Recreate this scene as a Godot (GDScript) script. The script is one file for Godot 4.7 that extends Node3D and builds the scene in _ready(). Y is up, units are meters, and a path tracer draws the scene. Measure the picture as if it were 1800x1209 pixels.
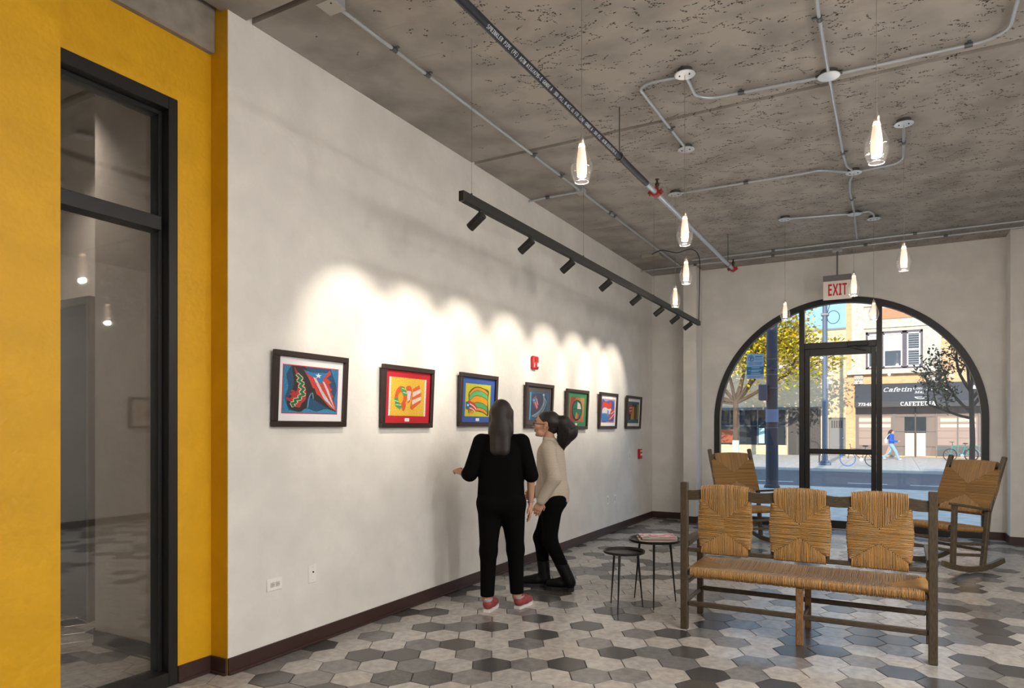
extends Node3D
# A gallery corner in a street-front room: camera, sky, sun and exposure first, then the shell, then the things.

func _ready() -> void:
	var cam := Camera3D.new()
	cam.name = "camera"
	add_child(cam)
	cam.position = Vector3(0, EYE, 0)
	cam.rotation.y = YAW
	cam.projection = Camera3D.PROJECTION_FRUSTUM
	cam.near = 0.05
	cam.far = 300.0
	cam.size = 0.05 * 1209.0 / F
	cam.frustum_offset = Vector2(0, 0.05 * (CY - 604.5) / F)
	cam.current = true
	var we := WorldEnvironment.new()
	we.name = "environment"
	var env := Environment.new()
	env.background_mode = Environment.BG_SKY
	env.tonemap_mode = Environment.TONE_MAPPER_LINEAR
	env.tonemap_exposure = 0.9
	env.sdfgi_enabled = true
	env.ssao_enabled = true
	env.ssil_enabled = true
	var sky := Sky.new()
	var sm := ProceduralSkyMaterial.new()
	sm.sky_top_color = rgb(136, 168, 202)
	sm.sky_horizon_color = rgb(138, 194, 236)
	sm.sky_curve = 0.12
	sm.sky_energy_multiplier = 1.6
	sm.ground_bottom_color = rgb(110, 112, 116)
	sm.ground_horizon_color = rgb(150, 165, 180)
	sky.sky_material = sm
	env.sky = sky
	we.environment = env
	add_child(we)
	var sun := DirectionalLight3D.new()            # low autumn sun from behind this building, straight across the street
	sun.name = "sun"
	add_child(sun)
	sun.rotation_degrees = Vector3(-18.5, 0, 0)
	sun.light_color = Color(1.0, 0.93, 0.82)
	sun.light_energy = 1.95
	sun.light_angular_distance = 0.5
	sun.shadow_enabled = true
	make_materials()
	build_shell()
	build_ceiling()
	build_floor()
	build_window_and_door()
	build_storefront()
	build_street()
	build_services()
	build_pendants()
	build_unseen_lamps()
	build_track()
	build_pictures()
	build_wall_fittings()
	build_bench()
	build_rockers()
	build_tables()
	build_people()

# ---------------------------------------------------------------- camera maths
const F := 1196.0
const CX := 900.0
const CY := 751.0
const YAW := 0.50995
const EYE := 1.46
const CEIL := 3.92
const WX := -3.415          # face of the long white wall
const BZ := -10.78          # face of the back wall
const ROADY := -0.42
const FARY := -0.29

func ray(u: float, v: float) -> Vector3:
	var a := (u - CX) / F
	return Vector3(a * cos(YAW) - sin(YAW), -(v - CY) / F, -a * sin(YAW) - cos(YAW))
func px_y(u: float, v: float, y: float) -> Vector3:      # where the sight line of a pixel meets a level
	var r := ray(u, v)
	var k := (y - EYE) / r.y
	return Vector3(r.x * k, y, r.z * k)
func px_z(u: float, v: float, z: float) -> Vector3:
	var r := ray(u, v)
	var k := z / r.z
	return Vector3(r.x * k, EYE + r.y * k, z)
func px_x(u: float, v: float, x: float) -> Vector3:
	var r := ray(u, v)
	var k := x / r.x
	return Vector3(x, EYE + r.y * k, r.z * k)

# ---------------------------------------------------------------- mesh builder
class MB:
	var v := PackedVector3Array()
	var n := PackedVector3Array()
	var c := PackedColorArray()
	var t := PackedVector2Array()
	var col := Color(1, 1, 1)
	var xf := Transform3D()
	func vert(p: Vector3, nn: Vector3, uv := Vector2.ZERO) -> void:
		v.append(xf * p)
		n.append((xf.basis * nn).normalized())
		c.append(col)
		t.append(uv)
	func tri(a: Vector3, b: Vector3, d: Vector3, na: Vector3, nb: Vector3, nd: Vector3) -> void:
		if (b - a).cross(d - a).dot(na + nb + nd) > 0.0:
			vert(a, na); vert(d, nd); vert(b, nb)
		else:
			vert(a, na); vert(b, nb); vert(d, nd)
	func q(a: Vector3, b: Vector3, d: Vector3, e: Vector3, nn: Vector3) -> void:
		tri(a, b, d, nn, nn, nn)
		tri(a, d, e, nn, nn, nn)
	func quv(a: Vector3, b: Vector3, d: Vector3, e: Vector3, nn: Vector3, u0 := Vector2(0, 1), u1 := Vector2(1, 1), u2 := Vector2(1, 0), u3 := Vector2(0, 0)) -> void:
		if (b - a).cross(d - a).dot(nn) > 0.0:
			vert(a, nn, u0); vert(d, nn, u2); vert(b, nn, u1)
			vert(a, nn, u0); vert(e, nn, u3); vert(d, nn, u2)
		else:
			vert(a, nn, u0); vert(b, nn, u1); vert(d, nn, u2)
			vert(a, nn, u0); vert(d, nn, u2); vert(e, nn, u3)
	func box(ce: Vector3, size: Vector3, bevel := 0.0, ba := Basis()) -> MB:
		var h := size / 2.0
		var b := minf(bevel, minf(h.x, minf(h.y, h.z)) * 0.9)
		for i in 3:
			var j := (i + 1) % 3
			var k := (i + 2) % 3
			for s in [-1.0, 1.0]:
				var nn := Vector3.ZERO
				nn[i] = s
				var pts: Array[Vector3] = []
				for w in [[-1, -1], [1, -1], [1, 1], [-1, 1]]:
					var p := Vector3.ZERO
					p[i] = s * h[i]
					p[j] = w[0] * (h[j] - b)
					p[k] = w[1] * (h[k] - b)
					pts.append(ce + ba * p)
				q(pts[0], pts[1], pts[2], pts[3], ba * nn)
				if b > 0.0:
					for s2 in [-1.0, 1.0]:
						var a1 := Vector3.ZERO
						var a2 := Vector3.ZERO
						var b1 := Vector3.ZERO
						var b2 := Vector3.ZERO
						a1[i] = s * h[i]; a1[j] = s2 * (h[j] - b); a1[k] = -(h[k] - b)
						a2 = a1; a2[k] = h[k] - b
						b1[i] = s * (h[i] - b); b1[j] = s2 * h[j]; b1[k] = -(h[k] - b)
						b2 = b1; b2[k] = h[k] - b
						var en := Vector3.ZERO
						en[i] = s; en[j] = s2
						q(ce + ba * a1, ce + ba * a2, ce + ba * b2, ce + ba * b1, ba * en.normalized())
		if b > 0.0:
			for sx in [-1.0, 1.0]:
				for sy in [-1.0, 1.0]:
					for sz in [-1.0, 1.0]:
						var nn := ba * Vector3(sx, sy, sz).normalized()
						tri(ce + ba * Vector3(sx * h.x, sy * (h.y - b), sz * (h.z - b)), ce + ba * Vector3(sx * (h.x - b), sy * h.y, sz * (h.z - b)), ce + ba * Vector3(sx * (h.x - b), sy * (h.y - b), sz * h.z), nn, nn, nn)
		return self
	func span(a: Vector3, b: Vector3, bevel := 0.0) -> MB:      # box from one corner to the opposite one
		return box((a + b) / 2.0, (b - a).abs(), bevel)
	func bar(a: Vector3, b: Vector3, w: float, h: float, bevel := 0.0, up := Vector3.UP) -> MB:   # a squared bar from a to b
		var z := (b - a).normalized()
		var x := up.cross(z)
		if x.length() < 0.01:
			x = Vector3.RIGHT.cross(z)
		x = x.normalized()
		return box((a + b) / 2.0, Vector3(w, h, a.distance_to(b)), bevel, Basis(x, z.cross(x).normalized(), z))
	func tube(pts: PackedVector3Array, r: float, sides := 8, r1 := -1.0, caps := true, squash := 1.0) -> MB:
		var m := pts.size()
		if m < 2:
			return self
		var rings: Array[PackedVector3Array] = []
		var norms: Array[PackedVector3Array] = []
		var t0 := (pts[1] - pts[0]).normalized()
		var up := Vector3.UP if absf(t0.y) < 0.9 else Vector3.RIGHT
		var x := t0.cross(up).normalized()
		for i in m:
			var tt := (pts[mini(i + 1, m - 1)] - pts[maxi(i - 1, 0)]).normalized()
			x = (x - tt * x.dot(tt)).normalized()
			var y := tt.cross(x)
			var rr := r if r1 < 0.0 else lerpf(r, r1, float(i) / (m - 1))
			var ring := PackedVector3Array()
			var nr := PackedVector3Array()
			for k in sides:
				var a := TAU * k / sides
				var d := x * cos(a) + y * sin(a) * squash
				ring.append(pts[i] + d * rr)
				nr.append(d.normalized())
			rings.append(ring)
			norms.append(nr)
		for i in m - 1:
			for k in sides:
				var l := (k + 1) % sides
				tri(rings[i][k], rings[i][l], rings[i + 1][l], norms[i][k], norms[i][l], norms[i + 1][l])
				tri(rings[i][k], rings[i + 1][l], rings[i + 1][k], norms[i][k], norms[i + 1][l], norms[i + 1][k])
		if caps:
			for e in [0, m - 1]:
				var nn := (pts[0] - pts[1]).normalized() if e == 0 else (pts[m - 1] - pts[m - 2]).normalized()
				for k in range(1, sides - 1):
					tri(rings[e][0], rings[e][k], rings[e][k + 1], nn, nn, nn)
		return self
	func rod(a: Vector3, b: Vector3, r: float, sides := 8, r1 := -1.0) -> MB:
		return tube(PackedVector3Array([a, b]), r, sides, r1)
	func lathe(prof: Array, segs := 20, at := Vector3.ZERO, ba := Basis()) -> MB:       # profile of Vector2(radius, height)
		var m := prof.size()
		var nn: Array[Vector2] = []
		for i in m:
			var d: Vector2 = prof[mini(i + 1, m - 1)] - prof[maxi(i - 1, 0)]
			nn.append(Vector2(d.y, -d.x).normalized())
		for i in m - 1:
			var p0: Vector2 = prof[i]
			var p1: Vector2 = prof[i + 1]
			var hard := (p1 - p0).normalized()
			var hn := Vector2(hard.y, -hard.x)
			var n0: Vector2 = nn[i] if nn[i].dot(hn) > 0.8 else hn
			var n1: Vector2 = nn[i + 1] if nn[i + 1].dot(hn) > 0.8 else hn
			for k in segs:
				var a := TAU * k / segs
				var b := TAU * (k + 1) / segs
				var ca := Vector3(cos(a), 0, sin(a))
				var cb := Vector3(cos(b), 0, sin(b))
				var A := at + ba * (ca * p0.x + Vector3(0, p0.y, 0))
				var B := at + ba * (cb * p0.x + Vector3(0, p0.y, 0))
				var C := at + ba * (cb * p1.x + Vector3(0, p1.y, 0))
				var D := at + ba * (ca * p1.x + Vector3(0, p1.y, 0))
				var NA := ba * (ca * n0.x + Vector3(0, n0.y, 0))
				var NB := ba * (cb * n0.x + Vector3(0, n0.y, 0))
				var NC := ba * (cb * n1.x + Vector3(0, n1.y, 0))
				var ND := ba * (ca * n1.x + Vector3(0, n1.y, 0))
				if p0.x > 0.00001:
					tri(A, B, C, NA, NB, NC)
				if p1.x > 0.00001:
					tri(A, C, D, NA, NC, ND)
		return self
	func prism(poly: PackedVector2Array, depth: float, at := Transform3D()) -> MB:      # outline in x, y pushed along z by depth
		var idx := Geometry2D.triangulate_polygon(poly)
		var z := Vector3(0, 0, depth)
		for s in 2:
			var nn := at.basis * Vector3(0, 0, 1 if s else -1)
			for i in range(0, idx.size(), 3):
				var a := poly[idx[i]]
				var b := poly[idx[i + 1]]
				var d := poly[idx[i + 2]]
				var o := z if s else Vector3.ZERO
				tri(at * (Vector3(a.x, a.y, 0) + o), at * (Vector3(b.x, b.y, 0) + o), at * (Vector3(d.x, d.y, 0) + o), nn, nn, nn)
		var area := 0.0
		for i in poly.size():
			var p := poly[i]
			var p2 := poly[(i + 1) % poly.size()]
			area += p.x * p2.y - p2.x * p.y
		for i in poly.size():
			var p := poly[i]
			var p2 := poly[(i + 1) % poly.size()]
			var d := (p2 - p).normalized()
			var nn := at.basis * (Vector3(d.y, -d.x, 0) * (1.0 if area > 0 else -1.0))
			q(at * Vector3(p.x, p.y, 0), at * Vector3(p2.x, p2.y, 0), at * (Vector3(p2.x, p2.y, 0) + z), at * (Vector3(p.x, p.y, 0) + z), nn)
		return self
	func ball(ce: Vector3, r: Vector3, segs := 14) -> MB:
		var prof := []
		var rows := segs / 2
		for i in rows + 1:
			var a := -PI / 2 + PI * i / rows
			prof.append(Vector2(cos(a), sin(a)))
		return lathe(prof, segs, ce, Basis.from_scale(r))
	func mesh() -> ArrayMesh:
		var arr := []
		arr.resize(Mesh.ARRAY_MAX)
		arr[Mesh.ARRAY_VERTEX] = v
		arr[Mesh.ARRAY_NORMAL] = n
		arr[Mesh.ARRAY_COLOR] = c
		arr[Mesh.ARRAY_TEX_UV] = t
		var m := ArrayMesh.new()
		m.add_surface_from_arrays(Mesh.PRIMITIVE_TRIANGLES, arr)
		return m

# ---------------------------------------------------------------- nodes
var taken := {}
func numbered(called: String) -> String:
	var k: int = taken.get(called, 0)
	taken[called] = k + 1
	return called if k == 0 else "%s_%03d" % [called, k]
func thing(called: String, label: String, category: String, at := Vector3.ZERO, turn := 0.0, group := "") -> Node3D:
	var o := Node3D.new()
	o.name = numbered(called)
	add_child(o)
	o.position = at
	o.rotation.y = turn
	tag(o, label, category, group)
	return o
func tag(o: Node, label: String, category := "", group := "", kind := "") -> Node:
	if label: o.set_meta("label", label)
	if category: o.set_meta("category", category)
	if group: o.set_meta("group", group)
	if kind: o.set_meta("kind", kind)
	return o
func put(called: String, m, material: Material, parent: Node = self, at := Vector3.ZERO, label := "") -> MeshInstance3D:
	var o := MeshInstance3D.new()
	o.mesh = m.mesh() if m is MB else m
	o.material_override = material
	o.name = numbered(called) if parent == self else called
	o.position = at
	if label: o.set_meta("label", label)
	parent.add_child(o, true)
	return o
func struct_(called: String, label: String, category: String, m = null, material: Material = null) -> Node3D:
	var o: Node3D
	if m:
		o = put(called, m, material)
	else:
		o = Node3D.new()
		o.name = numbered(called)
		add_child(o)
	tag(o, label, category, "", "structure")
	return o
func copy(o: Node3D, at: Vector3, turn: float, label := "") -> Node3D:
	var d: Node3D = o.duplicate()
	d.name = numbered(String(o.name).trim_suffix("_000"))
	add_child(d)
	d.position = at
	d.rotation.y = turn
	if label: d.set_meta("label", label)
	return d

# ---------------------------------------------------------------- materials
var mats := {}
func mat(key: String, col := Color(1, 1, 1), rough := 0.6, metal := 0.0) -> StandardMaterial3D:
	if not mats.has(key):
		var m := StandardMaterial3D.new()
		m.resource_name = key
		m.albedo_color = col
		m.roughness = rough
		m.metallic = metal
		mats[key] = m
	return mats[key]
func grain(m: StandardMaterial3D, tex: Texture2D, scale: Vector3, world := false) -> StandardMaterial3D:
	m.albedo_texture = tex
	m.uv1_triplanar = true
	m.uv1_world_triplanar = world
	m.uv1_scale = scale
	return m
func relief(m: StandardMaterial3D, nrm: Texture2D, amount: float) -> StandardMaterial3D:
	m.normal_enabled = true
	m.normal_texture = nrm
	m.normal_scale = amount
	return m
func rgb(r: int, g: int, b: int, a := 1.0) -> Color:
	return Color(r / 255.0, g / 255.0, b / 255.0, a)
func noise_image(w: int, h: int, freq: float, octaves: int, contrast: float, bright: float, sd: int, kind := FastNoiseLite.TYPE_SIMPLEX_SMOOTH) -> Image:
	var f := FastNoiseLite.new()
	f.seed = sd
	f.noise_type = kind
	f.frequency = freq
	f.fractal_octaves = octaves
	var im := f.get_seamless_image(w, h)
	im.convert(Image.FORMAT_RGB8)
	im.adjust_bcs(1.0, contrast, 1.0)
	im.adjust_bcs(bright, 1.0, 1.0)
	return im
func tex(im: Image) -> ImageTexture:
	return ImageTexture.create_from_image(im)
func noise_normal(w: int, freq: float, octaves: int, bump: float, sd: int) -> ImageTexture:
	var f := FastNoiseLite.new()
	f.seed = sd
	f.frequency = freq
	f.fractal_octaves = octaves
	var im := f.get_seamless_image(w, w)
	im.convert(Image.FORMAT_RGBA8)
	im.bump_map_to_normal_map(bump)
	return tex(im)

# ---------------------------------------------------------------- flat print drawing (pictures, signs)
func fill_poly(im: Image, pts: Array, col: Color) -> void:      # points in 0..1, y down
	var w := im.get_width()
	var h := im.get_height()
	var m := pts.size()
	var lo := 1e9
	var hi := -1e9
	for p in pts:
		lo = minf(lo, p.y * h)
		hi = maxf(hi, p.y * h)
	for y in range(maxi(0, int(lo)), mini(h - 1, int(hi)) + 1):
		var xs := []
		var yy := y + 0.5
		for i in m:
			var a: Vector2 = pts[i] * Vector2(w, h)
			var b: Vector2 = pts[(i + 1) % m] * Vector2(w, h)
			if (a.y <= yy) != (b.y <= yy):
				xs.append(a.x + (yy - a.y) / (b.y - a.y) * (b.x - a.x))
		xs.sort()
		for i in range(0, xs.size() - 1, 2):
			var x0 := maxi(0, roundi(xs[i]))
			var x1 := mini(w, roundi(xs[i + 1]))
			if x1 > x0:
				im.fill_rect(Rect2i(x0, y, x1 - x0, 1), col)
func smooth(pts: Array, steps := 6, closed := true) -> Array:    # Catmull-Rom through the points
	var out := []
	var m := pts.size()
	for i in (m if closed else m - 1):
		var p0: Vector2 = pts[(i - 1 + m) % m] if closed or i > 0 else pts[0]
		var p1: Vector2 = pts[i]
		var p2: Vector2 = pts[(i + 1) % m]
		var p3: Vector2 = pts[(i + 2) % m] if closed or i + 2 < m else pts[m - 1]
		for s in steps:
			out.append(p1.cubic_interpolate(p2, p0, p3, float(s) / steps))
	if not closed:
		out.append(pts[m - 1])
	return out
func stroke(im: Image, pts: Array, width: float, col: Color) -> void:
	for i in pts.size() - 1:
		var a: Vector2 = pts[i]
		var b: Vector2 = pts[i + 1]
		var d := (b - a).normalized() * width * 0.5
		var s := Vector2(-d.y, d.x)
		fill_poly(im, [a - d * 0.4 + s, b + d * 0.4 + s, b + d * 0.4 - s, a - d * 0.4 - s], col)
func vs(flat: Array) -> Array:
	var out := []
	for i in range(0, flat.size(), 2):
		out.append(Vector2(flat[i], flat[i + 1]))
	return out

# ---------------------------------------------------------------- smooth bodies: tapered capsules joined by a smooth minimum, meshed as surface nets
class Prim:
	var a: Vector3
	var b: Vector3
	var ra: float
	var rb: float
	var flat := Vector3.ZERO
	var s := 1.0
	var col := Color(1, 1, 1)
func cap(a: Vector3, b: Vector3, ra: float, rb: float, col := Color(1, 1, 1), flat := Vector3.ZERO, s := 1.0) -> Prim:
	var p := Prim.new()
	p.a = a; p.b = b; p.ra = ra; p.rb = rb; p.col = col; p.flat = flat; p.s = s
	return p
func body(mb: MB, prims: Array, cell: float, k: float, cuts: Array = []) -> void:
	var lo := Vector3(1e9, 1e9, 1e9)
	var hi := -lo
	for p: Prim in prims:
		var r := maxf(p.ra, p.rb)
		lo = lo.min(p.a - Vector3.ONE * r).min(p.b - Vector3.ONE * r)
		hi = hi.max(p.a + Vector3.ONE * r).max(p.b + Vector3.ONE * r)
	lo -= Vector3.ONE * (cell * 3.0)
	hi += Vector3.ONE * (cell * 3.0)
	var nx := int((hi.x - lo.x) / cell) + 1
	var ny := int((hi.y - lo.y) / cell) + 1
	var nz := int((hi.z - lo.z) / cell) + 1
	var f := PackedFloat32Array()
	f.resize(nx * ny * nz)
	f.fill(10.0)
	var near := PackedFloat32Array()
	near.resize(nx * ny * nz)
	near.fill(10.0)
	var own := PackedInt32Array()
	own.resize(nx * ny * nz)
	var sx := ny * nz
	var who := -1
	for p: Prim in prims:
		who += 1
		var m := maxf(p.ra, p.rb) + k + cell * 2.0
		var l := ((p.a.min(p.b) - Vector3.ONE * m - lo) / cell).floor()
		var h := ((p.a.max(p.b) + Vector3.ONE * m - lo) / cell).ceil()
		var ab := p.b - p.a
		if p.s != 1.0:
			ab += p.flat * (ab.dot(p.flat) * (p.s - 1.0))
		var l2 := maxf(ab.length_squared(), 1e-9)
		for i in range(maxi(0, int(l.x)), mini(nx - 1, int(h.x)) + 1):
			for j in range(maxi(0, int(l.y)), mini(ny - 1, int(h.y)) + 1):
				var at := i * sx + j * nz
				for g in range(maxi(0, int(l.z)), mini(nz - 1, int(h.z)) + 1):
					var q := lo + Vector3(i, j, g) * cell - p.a
					if p.s != 1.0:
						q += p.flat * (q.dot(p.flat) * (p.s - 1.0))
					var w := clampf(q.dot(ab) / l2, 0.0, 1.0)
					var d := (q - ab * w).length() - lerpf(p.ra, p.rb, w)
					var o := f[at + g]
					if d < near[at + g]:
						near[at + g] = d
						own[at + g] = who
					var e := maxf(k - absf(o - d), 0.0) / k
					f[at + g] = minf(o, d) - e * e * k * 0.25
	if cuts.size():
		for i in nx:
			for j in ny:
				for g in nz:
					var at := i * sx + j * nz + g
					if f[at] < cell * 3.0:
						var q := lo + Vector3(i, j, g) * cell
						for c in cuts:
							f[at] = maxf(f[at], (q - c[0]).dot(c[1]))
	var vid := PackedInt32Array()
	vid.resize(nx * ny * nz)
	vid.fill(-1)
	var pos := PackedVector3Array()
	var nor := PackedVector3Array()
	var cid := PackedInt32Array()
	var off := [0, sx, nz, sx + nz, 1, sx + 1, nz + 1, sx + nz + 1]
	var edges := [[0, 1], [2, 3], [4, 5], [6, 7], [0, 2], [1, 3], [4, 6], [5, 7], [0, 4], [1, 5], [2, 6], [3, 7]]
	var corner := [Vector3(0, 0, 0), Vector3(1, 0, 0), Vector3(0, 1, 0), Vector3(1, 1, 0), Vector3(0, 0, 1), Vector3(1, 0, 1), Vector3(0, 1, 1), Vector3(1, 1, 1)]
	var lim := cell * 2.5
	for i in nx - 1:
		for j in ny - 1:
			for g in nz - 1:
				var at := i * sx + j * nz + g
				var f0 := f[at]
				if f0 > lim:
					continue
				var f1 := f[at + sx]
				var f2 := f[at + nz]
				var f3 := f[at + sx + nz]
				var f4 := f[at + 1]
				var f5 := f[at + sx + 1]
				var f6 := f[at + nz + 1]
				var f7 := f[at + sx + nz + 1]
				var neg := int(f0 < 0) + int(f1 < 0) + int(f2 < 0) + int(f3 < 0) + int(f4 < 0) + int(f5 < 0) + int(f6 < 0) + int(f7 < 0)
				if neg == 0 or neg == 8:
					continue
				var ff := [f0, f1, f2, f3, f4, f5, f6, f7]
				var sum := Vector3.ZERO
				var cnt := 0
				for e in edges:
					var x: float = ff[e[0]]
					var y: float = ff[e[1]]
					if (x < 0.0) != (y < 0.0):
						var ca: Vector3 = corner[e[0]]
						var cb: Vector3 = corner[e[1]]
						sum += ca.lerp(cb, x / (x - y))
						cnt += 1
				vid[at] = pos.size()
				pos.append(lo + (Vector3(i, j, g) + sum / cnt) * cell)
				nor.append(Vector3(f1 + f3 + f5 + f7 - f0 - f2 - f4 - f6, f2 + f3 + f6 + f7 - f0 - f1 - f4 - f5, f4 + f5 + f6 + f7 - f0 - f1 - f2 - f3).normalized())
				cid.append(own[at] if near[at] < cell * 0.9 else 0)
	for i in range(1, nx - 1):
		for j in range(1, ny - 1):
			for g in range(1, nz - 1):
				var at := i * sx + j * nz + g
				var f0 := f[at]
				if f0 > lim or f0 < -lim:
					continue
				for ax in 3:
					var s1: int = [sx, nz, 1][ax]
					if (f0 < 0.0) == (f[at + s1] < 0.0):
						continue
					var u: int = [nz, 1, sx][ax]
					var w: int = [1, sx, nz][ax]
					var a := vid[at]
					var b := vid[at - u]
					var c := vid[at - u - w]
					var d := vid[at - w]
					if a < 0 or b < 0 or c < 0 or d < 0:
						continue
					for t3 in [[a, b, c], [a, c, d]]:
						mb.col = prims[cid[t3[0]]].col
						mb.tri(pos[t3[0]], pos[t3[1]], pos[t3[2]], nor[t3[0]], nor[t3[1]], nor[t3[2]])

# ---------------------------------------------------------------- materials used in many places
var t_mottle: ImageTexture
var t_cloud: ImageTexture
var t_wood: ImageTexture
var n_peel: ImageTexture
var n_fine: ImageTexture
func make_materials() -> void:
	t_mottle = tex(noise_image(512, 512, 0.02, 5, 0.10, 1.9, 3))
	t_cloud = tex(noise_image(512, 512, 0.008, 4, 0.035, 1.92, 9))
	t_wood = tex(noise_image(512, 512, 0.03, 4, 0.45, 1.7, 5))
	n_peel = noise_normal(512, 0.05, 3, 3.0, 21)
	n_fine = noise_normal(512, 0.12, 3, 2.0, 22)
	relief(grain(mat("white_paint", rgb(234, 231, 226), 0.75), t_cloud, Vector3.ONE * 0.5, true), n_peel, 0.12)
	relief(grain(mat("yellow_paint", rgb(224, 169, 2), 0.55), t_cloud, Vector3.ONE * 0.6, true), n_peel, 0.22)
	grain(mat("baseboard", rgb(62, 41, 37), 0.45), t_cloud, Vector3.ONE * 2.0, true)
	mat("black_metal", rgb(24, 23, 24), 0.42)
	mat("black_satin", rgb(30, 28, 27), 0.5)
	mat("galvanised", rgb(184, 191, 198), 0.3, 0.45)
	mat("chrome", rgb(215, 220, 226), 0.16, 1.0)
	mat("strap_steel", rgb(104, 107, 110), 0.42, 0.75)
	mat("cord_black", rgb(34, 34, 36), 0.5)
	mat("white_plastic", rgb(238, 236, 232), 0.35)
	mat("red_plastic", rgb(190, 24, 30), 0.35)
	mat("dark_slot", rgb(30, 28, 28), 0.7)
	var g := mat("pane", Color(0.95, 1.0, 0.98, 0.004), 0.02)
	g.transparency = BaseMaterial3D.TRANSPARENCY_ALPHA
	g.metallic_specular = 0.5
	var g2 := mat("lobby_pane", Color(0.95, 1.0, 0.98, 0.004), 0.02)
	g2.transparency = BaseMaterial3D.TRANSPARENCY_ALPHA
	g2.metallic_specular = 0.7
	g2.clearcoat_enabled = true
	g2.clearcoat = 1.0
	g2.clearcoat_roughness = 0.02
	var s := mat("shade_glass", Color(0.98, 0.98, 1.0, 0.005), 0.02)
	s.transparency = BaseMaterial3D.TRANSPARENCY_ALPHA
	s.metallic_specular = 0.75
	grain(mat("concrete_plain", rgb(150, 143, 134), 0.85), t_mottle, Vector3.ONE * 0.7, true)
	mat("vertex", Color(1, 1, 1), 0.7).vertex_color_use_as_albedo = true
	# stained wood, with the grain along x, y or z
	for a in 3:
		var sc := Vector3.ONE * 14.0
		sc[a] = 1.1
		grain(mat("bench_wood_%s" % "xyz"[a], rgb(84, 72, 56), 0.42), t_wood, sc)
		grain(mat("chair_wood_%s" % "xyz"[a], rgb(106, 92, 70), 0.45), t_wood, sc)
		grain(mat("pale_wood_%s" % "xyz"[a], rgb(150, 112, 72), 0.5), t_wood, sc)

func wall_piece(parent: Node, called: String, a: Vector3, b: Vector3, m: Material) -> void:
	put(called, MB.new().span(a, b), m, parent)

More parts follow.
